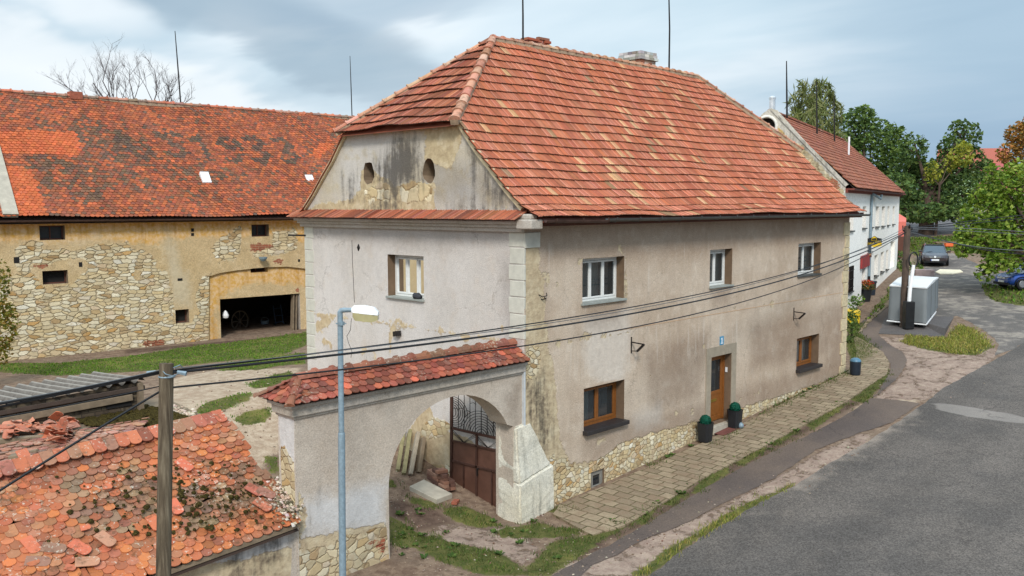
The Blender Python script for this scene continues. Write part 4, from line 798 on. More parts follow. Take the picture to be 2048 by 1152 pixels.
# tiles of the street slope, hip and pent roof
PR = [(0, 0), (0.55, 0.27), (1.08, 0.72), (1.61, 1.24), (2.05, 1.64), (2.72, 2.41), (5.05, 5.07)]
S1, L1 = surf((0, -0.55, 6.35), (1, 0, 0), (0, 1, 0), PR)
rakeL = L1-math.hypot(2.33, 2.66)
def hlo(v): return -0.16 if v <= rakeL else -0.16+(v-rakeL)/(L1-rakeL)*3.61
def hhi(v): return HL-hlo(v)+0.0
TB = [lin(182, 108, 78), lin(176, 102, 73), lin(186, 114, 86), lin(171, 97, 70), lin(183, 105, 72)]
rn = np.random.RandomState(11).rand(200, 400)
def roofcol(i, j, rr):
    a = rn[(i//2) % 200, (j+i//2*3) % 400]; b = rn[(i+50) % 200, j % 400]; tan = 0.03+0.08*max(0, math.sin(j*0.11-1.6)*math.cos((i-8)*0.22))
    if b < tan: c = lin(196, 150, 108)
    elif b < tan+0.012: c = lin(150, 116, 86)
    else: c = TB[int(a*5)]
    return jitcol(c, rr, 0.065, 0.03)
sag = lambda u, v: 0.022*math.sin(u*0.75+v*0.9)+0.016*math.sin(u*1.9-v*1.3+1)
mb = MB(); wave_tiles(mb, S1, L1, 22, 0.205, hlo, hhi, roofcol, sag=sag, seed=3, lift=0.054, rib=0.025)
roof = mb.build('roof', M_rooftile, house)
HZ, HY0, HY1 = 8.76, 2.10, 6.88
S2, L2 = surf((-0.30, 0, 8.66), (0, 1, 0), (1, 0, 0), [(0, 0), (0.5, 0.34), (3.75, 2.74)])
def h2lo(v): return HY0-0.06+(v/L2)*(4.5-HY0+0.06)
def h2hi(v): return HY1+0.20-(v/L2)*(HY1+0.20-4.62)
def hipcol(i, j, rr): return jitcol([lin(160, 90, 64), lin(146, 81, 58), lin(170, 100, 72), lin(136, 78, 58)][int(rn[i+90, j+40]*4)], rr, 0.13, 0.05)
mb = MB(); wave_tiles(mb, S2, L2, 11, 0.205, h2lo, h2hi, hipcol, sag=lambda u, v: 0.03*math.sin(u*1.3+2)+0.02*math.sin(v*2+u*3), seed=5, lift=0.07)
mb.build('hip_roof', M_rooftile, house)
S3, L3 = surf((-0.46, 0, 6.30), (0, 1, 0), (1, 0, 0), [(0, 0), (0.47, 0.24)])
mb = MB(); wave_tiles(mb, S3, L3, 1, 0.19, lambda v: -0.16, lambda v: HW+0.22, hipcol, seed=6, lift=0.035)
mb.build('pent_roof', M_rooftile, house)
mb = MB()      # boarding under the tiles, rear slope and far hip
P_ = lambda x, y, z: (x, y, z)
prof = [(-0.5, 6.27)]+[(a-0.55, 6.35+h-0.10) for a, h in PR[1:]]
for (y0, z0), (y1, z1) in zip(prof[:-2], prof[1:-1]):
    mb.quad((-0.08, y0, z0), (HL+.08, y0, z0), (HL+.08, y1, z1), (-0.08, y1, z1)); mb.quad((-0.15, HW-.12-y0, z0+.03), (HL+.15, HW-.12-y0, z0+.03), (HL+.15, HW-.12-y1, z1+.03), (-0.15, HW-.12-y1, z1+.03))
(y0, z0), (y1, z1) = prof[-2:]
mb.quad((-0.05, y0, z0), (HL+.05, y0, z0), (HL-3.5, y1, z1), (3.5, y1, z1)); mb.quad((-0.1, HW-.12-y0, z0+.03), (HL+.1, HW-.12-y0, z0+.05), (HL-3.5, y1, z1+.05), (3.5, y1, z1+.05))
mb.add([(-0.25, HY0, 8.58), (-0.25, HY1, 8.58), (3.45, 4.5, 11.26)], [(0, 1, 2)]); mb.add([(HL+.2, HY0, 8.72), (HL+.2, HY1, 8.72), (HL-3.45, 4.5, 11.4)], [(0, 1, 2)])
mb.f = [f[::-1] for f in mb.f]; mb.build('roof_boarding', plain('old_tile_red', lin(150, 84, 62), 0.9, var=0.2, scale=3), house)
mb = MB(); rc = lambda rr: jitcol([lin(196, 140, 112), lin(184, 122, 96), lin(200, 158, 130)][rr.randrange(3)], rr, 0.1)
apx, apf = (3.47, 4.5, 11.44), (HL-3.47, 4.5, 11.44)
ridge_caps(mb, apx, apf, 0.12, 0.40, rc, 1); 
def hip_line(p0, p1, s): ridge_caps(mb, p0, p1, 0.12, 0.42, rc, s)
hip_line((-0.28, HY0-.06, 8.72), apx, 2); hip_line((-0.28, HY1+.1, 8.72), apx, 3); hip_line((HL+0.2, HY0, 8.78), apf, 4); hip_line((HL+0.2, HY1, 8.78), apf, 5)
mb.build('ridge_tiles', M_ridge, house)
# mortar line along verge
for k in (0, 1):
    mb = MB(); fy = (lambda q: q) if k == 0 else (lambda q: HW-.12-q)
    for (a0, b0_), (a1, b1_) in zip(rake[1:], rake[2:]): mb.bar((-0.05, fy(a0), b0_+.03), (-0.05, fy(a1), b1_+.03), 0.12, 0.08, up=(1, 0, 0))
    mb.build('verge_mortar', M_quoin2, house)
for k, (p0, p1) in enumerate((((-.28, HY0-.06, 8.68), apx), ((-.28, HY1+.1, 8.68), apx), ((HL+.2, HY0, 8.74), apf), ((HL+.2, HY1, 8.74), apf), (apx, apf))):
    mb = MB(); mb.bar(Vector(p0)-Vector((0, 0, .03)), Vector(p1)-Vector((0, 0, .03)), .20, .13); mb.build('hip_mortar', M_ridgemortar, house)
# gutter
def halfpipe(mb, p0, p1, r_, n=6):
    p0, p1 = Vector(p0), Vector(p1); dd = (p1-p0).normalized(); sd = dd.cross(Vector((0, 0, 1))); vs = []
    for q in (p0, p1):
        for rad in (r_, r_*0.85): vs += [q+sd*rad*math.cos(math.pi*k/n)-Vector((0, 0, 1))*rad*math.sin(math.pi*k/n) for k in range(n+1)]
    N = n+1; fs = []
    for k in range(n): fs += [(k, k+1, 2*N+k+1, 2*N+k), (N+k, 3*N+k, 3*N+k+1, N+k+1)]
    for e in (0, n): fs.append((e, N+e, 3*N+e, 2*N+e))
    mb.add(vs, fs)
for xa, xb, mt in ((0.05, 2.3, M_gutter2), (2.3, HL+0.25, M_gutter)):
    mb = MB(); halfpipe(mb, (xa, -0.62, 6.33), (xb, -0.62, 6.30), 0.075); x = xa+.3
    while x < xb: mb.bar((x, -0.70, 6.31), (x, -0.70, 6.36), 0.03, 0.012); mb.bar((x, -0.62, 6.235), (x, -0.45, 6.24), 0.03, 0.012); mb.bar((x, -0.70, 6.31), (x, -0.62, 6.235), 0.03, 0.012); x += 0.95
    mb.build('gutter', mt, house)
# windows
def casement(fn, u0, u1, v0, v1, dep, mat, sill_mat, cur=True, n=2, fw_=0.06, sill=(0.10, 0.09, 0.05), curs=None, dark=0.5, panes=M_glass):
    f = MB(); o = lambda a, b, c, d2, t0, t1: f.prism(rect(a, b, c, d2), fn, -dep+t0, -dep+t1)
    o(u0, u1, v0, v0+fw_, 0, .07); o(u0, u1, v1-fw_, v1, 0, .07); o(u0, u0+fw_, v0+fw_, v1-fw_, 0, .07); o(u1-fw_, u1, v0+fw_, v1-fw_, 0, .07)
    w_ = (u1-u0-2*fw_)/n; s_ = fw_*0.72
    for k in range(n):
        a, b = u0+fw_+k*w_+.004, u0+fw_+(k+1)*w_-.004; c, d2 = v0+fw_+.004, v1-fw_-.004
        o(a, b, c, c+s_, .025, .085); o(a, b, d2-s_, d2, .025, .085); o(a, a+s_, c+s_, d2-s_, .025, .085); o(b-s_, b, c+s_, d2-s_, .025, .085)
    fr = f.build('window', mat, house, bevel=0.006)
    for k in range(n):
        a, b = u0+fw_+k*w_+s_, u0+fw_+(k+1)*w_-s_; MB().add([fn(a, v0+fw_+s_, -dep+.05), fn(b, v0+fw_+s_, -dep+.05), fn(b, v1-fw_-s_, -dep+.05), fn(a, v1-fw_-s_, -dep+.05)], [(0, 1, 2, 3)]).build('pane', panes, fr)
    if sill: MB().prism([(u0-sill[0]*.5, v0-sill[2]), (u1+sill[0]*.5, v0-sill[2]), (u1+sill[0]*.5, v0+.005), (u0-sill[0]*.5, v0+.005)], fn, -dep-.02, sill[1]).build('sill', sill_mat, fr, bevel=0.008)
    if cur:
        cm = MB()
        for (a, b) in (curs or [(0.02, 0.36), (0.62, 0.98)]):
            a, b = u0+(u1-u0)*a, u0+(u1-u0)*b; k = max(4, int((b-a)/0.035)); vs = []
            for i in range(k+1): u = a+(b-a)*i/k; dd = -dep-.10+0.022*math.sin(i*1.9); vs += [fn(u, v0, dd), fn(u, v1, dd)]
            cm.add(vs, [(2*i, 2*i+2, 2*i+3, 2*i+1) for i in range(k)])
        cm.build('curtain', M_curtain, fr)
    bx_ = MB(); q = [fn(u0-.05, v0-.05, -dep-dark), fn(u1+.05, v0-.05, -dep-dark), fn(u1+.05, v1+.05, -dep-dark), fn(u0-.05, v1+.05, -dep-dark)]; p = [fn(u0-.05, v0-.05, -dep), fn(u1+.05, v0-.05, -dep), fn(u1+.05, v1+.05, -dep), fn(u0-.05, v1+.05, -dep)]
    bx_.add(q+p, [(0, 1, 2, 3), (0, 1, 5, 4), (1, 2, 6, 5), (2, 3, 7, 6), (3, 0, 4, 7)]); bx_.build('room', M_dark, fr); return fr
w0 = casement(SF, UP[0][0], UP[0][1], 4.22, 5.31, 0.32, M_wframe, M_sill, fw_=0.062, sill=(0.12, 0.07, 0.05), curs=[(0.02, 0.42), (0.5, 0.66)], n=3)
w1 = casement(SF, UP[1][0], UP[1][1], 4.22, 5.31, 0.32, M_wframe, M_sill, fw_=0.07, sill=(0.08, 0.07, 0.04), curs=[(0.02, 0.98)])
w2 = casement(SF, UP[2][0], UP[2][1], 4.22, 5.31, 0.32, M_wframe, M_gutter, fw_=0.065, sill=(0.08, 0.06, 0.05), curs=[(0.02, 0.45), (0.62, 0.98)])
w3 = casement(GF, 3.58, 5.08, 4.22, 5.33, 0.32, M_wframe, M_sill, fw_=0.062, sill=(0.06, 0.07, 0.05), curs=[(0.02, 0.3), (0.55, 0.98)], n=3)
w4 = casement(SF, LO[0][0], LO[0][1], 0.97, 2.04, 0.34, M_brownframe, M_darksill, fw_=0.085, sill=(0.08, 0.16, 0.10), curs=[(0.04, 0.42)])
w5 = casement(SF, LO[1][0], LO[1][1], 0.97, 2.04, 0.34, M_brownframe, M_darksill, fw_=0.09, sill=(0.06, 0.16, 0.11), curs=[(0.1, 0.9)])
casement(SF, b0[0], b1[0], b1[1], b0[1], 0.12, plain('grey_board', lin(128, 124, 116), .8), None, cur=False, n=1, fw_=0.07, sill=None, dark=0.3, panes=M_darkglass)
# flowering pot and items on the upper sill are indistinct; dark cloth on the gable sill
mb = MB(); rr = random.Random(2); q = gable(836, 595); cs = []
for i in range(7): cs.append(GF(q[0]-0.16+0.32*i/6+0.02, q[1]+0.03+rr.uniform(-.02, .03), 0.02+rr.uniform(-.03, .04)))
mb.tube(cs, [0.03, .07, .09, .075, .09, .08, .03], 8); tag(mb.build('folded_cloth', plain('dark_cloth', lin(62, 64, 70), 0.95, var=.3, scale=30, bump=.5), None, True), 'crumpled dark grey cloth lying on the gable window sill', 'cloth')
# door
df = MB(); dep = 0.30; dc = lambda m_, a, b, c, d2, t0, t1: m_.prism(rect(a, b, c, d2), SF, -dep+t0, -dep+t1)
dc(df, dx0, dx0+.07, dz0, dz1, 0, .08); dc(df, dx1-.07, dx1, dz0, dz1, 0, .08); dc(df, dx0+.07, dx1-.07, dz1-.07, dz1, 0, .08)
door = df.build('door_frame', M_brownframe, house, bevel=.006); lf = MB(); a, b = dx0+.075, dx1-.075; zm = dz0+0.40*(dz1-dz0)
dc(lf, a, a+.12, dz0+.02, dz1-.075, .01, .06); dc(lf, b-.12, b, dz0+.02, dz1-.075, .01, .06); dc(lf, a+.12, b-.12, dz0+.02, dz0+.17, .01, .06); dc(lf, a+.12, b-.12, zm, zm+.11, .01, .06); dc(lf, a+.12, b-.12, dz1-.19, dz1-.075, .01, .06); dc(lf, a+.12, b-.12, dz0+.17, zm, .015, .045)
leaf_ = lf.build('door_leaf', M_brownframe, door, bevel=.006)
MB().add([SF(a+.12, zm+.11, -dep+.03), SF(b-.12, zm+.11, -dep+.03), SF(b-.12, dz1-.19, -dep+.03), SF(a+.12, dz1-.19, -dep+.03)], [(0, 1, 2, 3)]).build('door_glass', M_darkglass, door)
mb = MB(); dc(mb, a+.28, b-.34, zm-.22, zm-.14, .045, .06); mb.build('letter_slot', M_brass, door); mb = MB(); mb.bar(SF(a+.05, zm+.06, -dep+.1), SF(a+.16, zm+.06, -dep+.1), .025); mb.bar(SF(a+.05, zm+.06, -dep+.06), SF(a+.05, zm+.06, -dep+.1), .025); mb.build('handle', M_brass, door)
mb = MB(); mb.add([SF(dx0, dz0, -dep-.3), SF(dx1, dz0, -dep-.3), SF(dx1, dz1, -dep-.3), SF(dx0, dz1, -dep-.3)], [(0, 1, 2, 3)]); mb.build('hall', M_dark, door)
mb = MB(); sw = 0.27; zb = dz0-0.25
mb.prism(rect(dx0-sw, dx0, zb, dz1), SF, 0, .03); mb.prism(rect(dx1, dx1+sw, zb, dz1), SF, 0, .03); mb.prism(rect(dx0-sw, dx1+sw, dz1, dz1+.30), SF, 0, .03); mb.build('door_surround', M_stonegrey, house, bevel=.008)
mb = MB(); mb.prism(rect(dx0-.02, dx1+.02, dz0-.24, dz0-.002), SF, -.34, .16); mb.build('door_step', M_concrete, house, bevel=.01)
mb = MB(); mb.add([(dx0, -0.50, gz(dx0, 0)+.056), (dx1+.1, -0.50, gz(dx1+.1, 0)+.056), (dx1+.1, -0.17, gz(dx1+.1, 0)+.056), (dx0, -0.17, gz(dx0, 0)+.056), (dx0, -0.50, gz(dx0, 0)+.07), (dx1+.1, -0.50, gz(dx1+.1, 0)+.07), (dx1+.1, -0.17, gz(dx1+.1, 0)+.07), (dx0, -0.17, gz(dx0, 0)+.07)], [(4, 5, 6, 7), (0, 1, 5, 4), (1, 2, 6, 5), (3, 0, 4, 7)]); tag(mb.build('door_mat', plain('red_mat', lin(112, 66, 58), .95, var=.2, scale=9)), 'reddish mat on the pavement at the house door', 'mat')
# number plate
p = street(1443, 681); mb = MB(); mb.prism(rect(p[0]-.11, p[0]+.11, p[1]-.13, p[1]+.13), SF, 0, .015); np_ = mb.build('number_plate', M_blueplate, house)
mb = MB(); mb.prism(rect(p[0]-.02, p[0]+.025, p[1]-.08, p[1]+.085), SF, .015, .02); mb.prism(rect(p[0]-.06, p[0]+.06, p[1]-.095, p[1]-.068), SF, .015, .021); mb.prism([(p[0]-.02, p[1]+.085), (p[0]-.055, p[1]+.045), (p[0]-.045, p[1]+.03), (p[0]-.02, p[1]+.05)], SF, .015, .0205); mb.build('digit', M_whiteplate, np_)
mb = MB(); mb.box((dx1-.02, .12, dz1-.62), (dx1-.003, .19, dz1-.47)); mb.build('door_bell', M_whiteplate, house)
# lamp brackets, hooks
for (x, y) in ((1267, 690), (1592, 628)):
    p = street(x-5, y); mb = MB(); mb.bar(SF(p[0], p[1]-.22, .01), SF(p[0], p[1]+.22, .01), .03, .02); mb.bar(SF(p[0], p[1]+.08, .0), SF(p[0], p[1]+.06, .42), .03); mb.bar(SF(p[0], p[1]+.06, .42), SF(p[0], p[1]-.15, .2), .06, .05); mb.bar(SF(p[0], p[1]-.16, 0), SF(p[0], p[1]-.14, .22), .02); mb.build('lamp_bracket', M_iron, house)
p = street(1083, 593); mb = MB(); mb.tube([SF(p[0]-.1, p[1]+.05, .0), SF(p[0]-.05, p[1], .08), SF(p[0]+.08, p[1]+.02, .1), SF(p[0]+.12, p[1]+.08, .05)], .012, 5); mb.tube([SF(p[0]-.02, p[1]-.07, .0), SF(p[0]+.05, p[1]-.05, .1), SF(p[0]+.1, p[1]-.03, .0)], .012, 5); mb.build('wire_hook', M_iron, house)
p = gable(618, 471); mb = MB(); mb.bar(GF(p[0]-.05, p[1], -.1), GF(p[0]+.75, p[1], .25), .05, .05); mb.build('iron_bar', M_iron, house)
# chimneys and rods
c = on(1280, 138, 1, 5.35); t_ = on(1280, 110, 1, 5.35)[2]; mb = MB(); rr = random.Random(4); CX, CY = c[0], 5.45
def course(mb, cx_, cy_, hw, hd, z, h, rr, col, bl=0.26, chance=1.0):
    for s_ in range(4):
        L = (hw if s_ % 2 == 0 else hd)*2; k = max(1, round(L/bl))
        for i in range(k):
            if rr.random() > chance: continue
            u = -L/2+(i+.5)*L/k; j = rr.uniform(-.012, .012); bx, by = ((u, -hd+.06+j) if s_ == 0 else (u, hd-.06+j) if s_ == 2 else (-hw+.06+j, u) if s_ == 1 else (hw-.06+j, u)); e = L/k/2-.006
            ex_, ey_ = (e, .06) if s_ % 2 == 0 else (.06, e)
            mb.box((cx_+bx-ex_, cy_+by-ey_, z), (cx_+bx+ex_, cy_+by+ey_, z+h-.01), jitcol(col[rr.randrange(len(col))], rr, .12))
z = 10.2; CB = [lin(196, 184, 168), lin(186, 160, 140), lin(206, 198, 184), lin(178, 120, 98)]; CWh = [lin(206, 204, 196), lin(190, 188, 180), lin(160, 156, 148)]
i = 0
while z < t_-.3: course(mb, CX, CY, .46, .46, z, .085, rr, CB); z += .085
for k in range(2): course(mb, CX, CY, .53 if k == 0 else .50, .53 if k == 0 else .50, z, .10, rr, CWh); z += .10
course(mb, CX, CY, .48, .48, z, .10, rr, CWh, .2); z += .1
mb.box((CX-.38, CY-.38, 10.2), (CX+.38, CY+.38, z-.08), lin(60, 56, 52)); mb.build('chimney', M_col, house)
c = on(1060, 90, 1, 5.2); mb = MB(); CX, CY = c[0], 5.25; RB = [lin(160, 88, 66), lin(178, 108, 84), lin(150, 96, 80)]; z = 10.4
while z < c[2]-.12: course(mb, CX, CY, .5, .42, z, .085, rr, RB+CB[:1]); z += .085
course(mb, CX, CY, .5, .42, z, .085, rr, RB+CB[:1]); z += .085; course(mb, CX, CY, .54, .46, z, .085, rr, RB, .27, .7); course(mb, CX, CY, .5, .42, z+.085, .085, rr, RB, .27, .35); mb.box((CX-.4, CY-.32, 10.4), (CX+.4, CY+.32, z-.02), lin(80, 60, 52)); mb.build('chimney', M_col, house)
for (x, y0, y) in ((1046, 92, 4.55), (1338, 146, 4.6)):
    a = on(x, y0, 1, y); b = on(x-1, -45, 1, y); mb = MB(); mb.tube([(a[0], y, 11.2), (a[0], y, (11.2+b[2])/2), (b[0], y, b[2])], [.034, .03, .022], 6); mb.build('lightning_rod', M_iron, house)
# ------------------------------------------------------------------ gate wall with tiled coping
GY0, GX0 = 0.05, -6.12
GYB = 0.62
gw = thing('gate_wall', 'pale roughcast gate wall with round arch and tiled coping joined to the farmhouse corner', 'gate wall', (-3, 0.3, -0.6))
WF = frame_fn((0, GY0, 0), (1, 0, 0), (0, 0, 1), (0, -1, 0)); WB = frame_fn((0, GYB, 0), (1, 0, 0), (0, 0, 1), (0, 1, 0))
def wpx(pts): return [(on(*p, 1, GY0)[0], on(*p, 1, GY0)[2]) for p in pts]
AC, AW, AZ, AB = -2.16, 1.81, 0.93, 1.62
arch = [(AC-AW, -1.3)]+[(AC-AW*math.cos(a), AZ+AB*math.sin(a)) for a in np.linspace(0, math.pi*0.86, 22)]+[(-0.33, 1.55), (-0.33, -1.3)]
gout = [(GX0, -1.3)]+arch+[(0.0, -1.3), (0.0, 2.95), (GX0, 2.95)]
WA = dict(peel=lambda P: sdfs(P, [wpx([(500, 1120), (560, 1108), (600, 1102), (640, 1094), (680, 1080), (720, 1066), (770, 1052), (800, 1050), (800, 1250), (500, 1250)]), wpx([(575, 960), (596, 970), (600, 1010), (604, 1040), (585, 1060), (560, 1020)])]),
          bare=lambda P: sdfs(P, [wpx([(500, 1105), (600, 1080), (690, 1062), (735, 1052), (790, 1046), (800, 1060), (600, 1120), (500, 1130)]), wpx([(580, 990), (608, 1000), (614, 1030), (606, 1060), (580, 1060)])]),
          brick=lambda P: sdfs(P, [wpx([(756, 1082), (772, 1076), (774, 1100), (756, 1100)]), wpx([(738, 1084), (750, 1080), (750, 1090), (738, 1091)])]),
          damp=lambda P: sdfs(P, [wpx([(1000, 790), (1050, 740), (1050, 900), (1030, 880)]), wpx([(590, 815), (1050, 735), (1050, 750), (590, 835)])])-0.1,
          soot=lambda P: sdfs(P, [wpx([(560, 1048), (590, 1048), (592, 1090), (560, 1100)]), wpx([(604, 1020), (612, 1020), (610, 1060), (600, 1060)])])-0.1,
          pale=lambda P: sdfs(P, [wpx([(600, 1000), (775, 960), (775, 1060), (690, 1070), (610, 1080)])]))
sheet('wall_front', M_gatewall, WF, gout, (), 0.13, WA, gw)
sheet('wall_back', M_gatewall, WB, gout, (), 0.4, {k: (lambda P: np.full(len(P), -1.0)) for k in WA}, gw)
mb = MB()
for (a, b), (c, d2) in zip(arch, arch[1:]): mb.add([WF(a, b), WF(c, d2), (c, GYB, d2), (a, GYB, b)], [(0, 1, 2, 3)])
mb.build('arch_soffit', M_gatewall, gw, attrs={k: np.full(len(mb.v), -1.0) for k in WA})
LFN = frame_fn((GX0, 0, 0), (0, 1, 0), (0, 0, 1), (-1, 0, 0))
def lpx(pts): return [(on(*p, 0, GX0)[0+1], on(*p, 0, GX0)[2]) for p in pts]
sheet('wall_end', M_gatewall, LFN, rect(GY0, GYB, -1.3, 2.95), (), 0.1, {**{k: (lambda P: np.full(len(P), -1.0)) for k in WA}, 'peel': lambda P: sdfs(P, [lpx([(530, 900), (556, 878), (575, 905), (590, 925), (606, 1060), (530, 1060)])]), 'pale': lambda P: sdfs(P, [lpx([(530, 800), (600, 800), (600, 960), (530, 960)])])}, gw)
mb = MB(); mb.box((GX0-.03, GY0-.035, 2.74), (0.0, GYB+.035, 2.80)); mb.box((GX0-.08, GY0-.085, 2.80), (0.01, GYB+.085, 2.97)); mb.box((GX0-.14, GY0-.15, 2.97), (0.02, GYB+.15, 3.05)); mb.build('cornice', M_cornice, gw, bevel=.012)
mb = MB(); mb.box((-0.03, -0.02, 1.5), (0.02, 0.05, 2.95)); mb.build('flashing', plain('pale_flashing', lin(196, 200, 202), .7), gw)
ye, yr_, zr2, ze = -0.22, 0.335, 3.42, 3.06; yb_ = 2*yr_-ye
hx, rx = GX0-0.24, GX0+0.30
CP = [lin(158, 84, 62), lin(142, 74, 57), lin(170, 94, 70), lin(128, 74, 60)]
cc_ = lambda i, j, u, v, rr: jitcol(CP[rr.randrange(4)] if rr.random() > .06 else lin(206, 104, 74), rr, .12)
mb = MB(); Sa, La = surf((0, ye, ze), (1, 0, 0), (0, 1, 0), [(0, 0), (yr_-ye, zr2-ze)]); beaver_tiles(mb, Sa, La-.08, 0.155, 0.185, lambda v: hx+v/La*(rx-hx), lambda v: 0.04, cc_, th=.02, arc=6, seed=2, tl=.3)
Sb, Lb = surf((0, yb_, ze), (1, 0, 0), (0, -1, 0), [(0, 0), (yr_-ye, zr2-ze)]); beaver_tiles(mb, Sb, Lb-.08, 0.155, 0.185, lambda v: hx+v/Lb*(rx-hx), lambda v: 0.0, cc_, th=.02, arc=5, seed=3, tl=.3)
Sc, Lc = surf((hx, 0, ze), (0, 1, 0), (1, 0, 0), [(0, 0), (rx-hx, zr2-ze)]); beaver_tiles(mb, Sc, Lc-.05, 0.15, 0.18, lambda v: ye+v/Lc*(yr_-ye), lambda v: yb_-v/Lc*(yr_-ye), cc_, th=.02, arc=6, seed=4, tl=.3)
mb.build('coping_tiles', M_copetile, gw)
mb = MB(); mb.add([(hx+.05, ye+.04, ze-.01), (0, ye+.04, ze-.01), (0, yr_, zr2-.02), (rx, yr_, zr2-.02), (hx+.05, yb_-.04, ze-.01), (0, yb_-.04, ze-.01)], [(0, 1, 2, 3), (3, 2, 5, 4), (0, 3, 4)]); mb.build('coping_bed', M_underlay, gw)
mb = MB(); rc2 = lambda rr: jitcol([lin(138, 84, 64), lin(150, 94, 72), lin(126, 88, 70)][rr.randrange(3)], rr, .12)
ridge_caps(mb, (0.05, yr_, zr2+.01), (rx-.05, yr_, zr2+.01), .125, .40, rc2, 3, flat=.95); ridge_caps(mb, (hx-.02, ye-.02, ze+.03), (rx, yr_, zr2+.02), .075, .35, rc2, 4); ridge_caps(mb, (hx-.02, yb_+.02, ze+.03), (rx, yr_, zr2+.02), .075, .35, rc2, 5)
mb.build('ridge_tiles', M_ridge, gw)
# limewashed buttress at the foot of the house corner
bt = MB(); zb = -1.3
def loft(mb, lo, hi): n = len(lo); mb.add(lo+hi, [tuple(range(n))[::-1], tuple(range(n, 2*n))]+[(i, (i+1) % n, n+(i+1) % n, n+i) for i in range(n)])
loft(bt, [(-0.34, GYB-.05, zb), (-0.35, -0.20, zb), (1.02, -0.10, zb), (1.02, 0.1, zb), (0.0, .3, zb)], [(-0.33, GYB-.05, 0.30), (-0.335, -0.17, 0.20), (0.97, -0.07, 0.40), (0.97, 0.1, 0.40), (0.0, .3, .3)])
loft(bt, [(-0.325, GYB-.06, 0.18), (-0.325, -0.15, 0.18), (0.92, -0.055, 0.38), (0.93, 0.08, 0.38), (0.0, .25, .2)], [(-0.33, GYB-.06, 1.56), (-0.33, -0.02, 1.52), (0.22, -0.015, 1.58), (0.22, 0.08, 1.58), (0, .25, 1.56)])
bo = bt.build('buttress', M_buttress, gw)
from mathutils import noise as mnoise
bmm = bmesh.new(); bmm.from_mesh(bo.data); bmesh.ops.bevel(bmm, geom=list(bmm.edges), offset=.05, segments=3, affect='EDGES'); bmesh.ops.triangulate(bmm, faces=bmm.faces[:])
for _ in range(4): bmesh.ops.subdivide_edges(bmm, edges=[e for e in bmm.edges if e.calc_length() > .12], cuts=1)
bmesh.ops.triangulate(bmm, faces=[f for f in bmm.faces if len(f.verts) > 4])
for v in bmm.verts: v.co += Vector(mnoise.noise_vector(v.co*2.2))*.03+Vector(mnoise.noise_vector(v.co*7))*.012
bmm.to_mesh(bo.data); bmm.free()
for nm, fv in (('soot', lambda c: -.30), ('bare', lambda c: -.55-.6*c.z)):
    a_ = bo.data.attributes.new(nm, 'FLOAT', 'POINT'); a_.data.foreach_set('value', [max(-1.0, fv(v.co)) for v in bo.data.vertices])
# ------------------------------------------------------------------ open metal gate leaf
GXL = -0.13
gate = thing('metal_gate', 'brown sheet metal gate leaf with scrolled wrought iron grille, standing open inside the arch', 'gate', tuple(on(955, 1018, 0, GXL)))
def gp_(cx_, cy_, off=0.0): q = on(760+cx_/4.114, 780+cy_/4.114, 0, GXL); return Vector((GXL+off, q[1], q[2]))
mb = MB()
def rail(a, b, w=.05, d2=.05): mb.bar(gp_(*a), gp_(*b), d2, w, up=(0, 0, 1))
def post(a, b, w=.05): mb.bar(gp_(*a), gp_(*b), .05, w, up=(0, 1, 0))
post((590, 42), (586, 915), .075); rail((588, 312), (1030, 412), .06); rail((590, 415), (1030, 512), .04); rail((588, 578), (1030, 690), .045); rail((585, 910), (1030, 1032), .06); post((797, 360), (795, 985), .06); post((690, 610), (690, 935), .035); post((922, 665), (922, 1000), .035); post((1026, 330), (1026, 1030), .07)
mb.build('gate_frame', M_rustdark, gate)
mb = MB(); mb.add([gp_(590, 415, .01), gp_(795, 463, .01), gp_(790, 975, .01), gp_(586, 908, .01)], [(0, 1, 2, 3)]); mb.build('sheet_panel', M_rust, gate)
mb = MB(); mb.add([gp_(800, 465, .012), gp_(1028, 515, .012), gp_(1028, 1028, .012), gp_(798, 980, .012)], [(0, 1, 2, 3)]); mb.build('sheet_panel', M_rust, gate)
mb = MB()
def curve(pts, r_=.0085): mb.tube([gp_(*p) for p in pts], r_, 4, cap=False)
def top(x): return 36 if x < 760 else 36+((x-760)/265.0)**2*300
for x in (645, 693, 740, 785): curve([(x, top(x)), (x, 320+(x-590)*.226)])
for x in (833, 882, 932, 980): curve([(x, max(top(x)+14, {833: 70, 882: 118, 932: 180, 980: 245}[x])), (x, 320+(x-590)*.226)], .011)
for k in range(9):
    rx_, ry_ = 22+19*k, 28+21*k; pts = []
    for i in range(17):
        a = math.pi*i/16; x, y = 838-rx_*math.cos(a), 352-ry_*math.sin(a)+(x_-590)*.0 if False else 0
        x = 838-rx_*math.cos(a); y = 372-ry_*math.sin(a)+(-rx_*math.cos(a))*-.0+( (x-838)*.22)
        if x > 602 and x < 1018 and y > top(x)+8: pts.append((x, y))
    if len(pts) > 2: curve(pts)
for k in range(6):
    rx_, ry_ = 22+19*k, 40+17*k; run = []
    for i in range(21):
        a = -math.pi/2+math.pi*i/20; x = 602+rx_*math.cos(a); y = 178+ry_*math.sin(a)+(x-602)*.22
        if y > 42 and y < 312+(x-590)*.226: run.append((x, y))
    if len(run) > 2: curve(run)
for k, y in enumerate((95, 155, 175, 110)): curve([(600+k*48, y+60*(k < 1)), (625+k*48, y-6+60*(k < 1)), (648+k*48, y+8+60*(k < 1))])
for o_ in (0, 14, 28): curve([(602, 330+o_), (690, 428+o_*.3), (787, 358+o_)], .007); curve([(806, 385+o_), (888, 472+o_*.2), (962, 425+o_), (1022, 490+o_)], .007)
mb.build('grille', M_iron, gate)
mb = MB(); mb.bar(gp_(812, 640, -.05), gp_(812, 700, -.05), .03); mb.bar(gp_(812, 645, 0), gp_(812, 645, -.05), .03); mb.build('gate_handle', M_iron, gate)
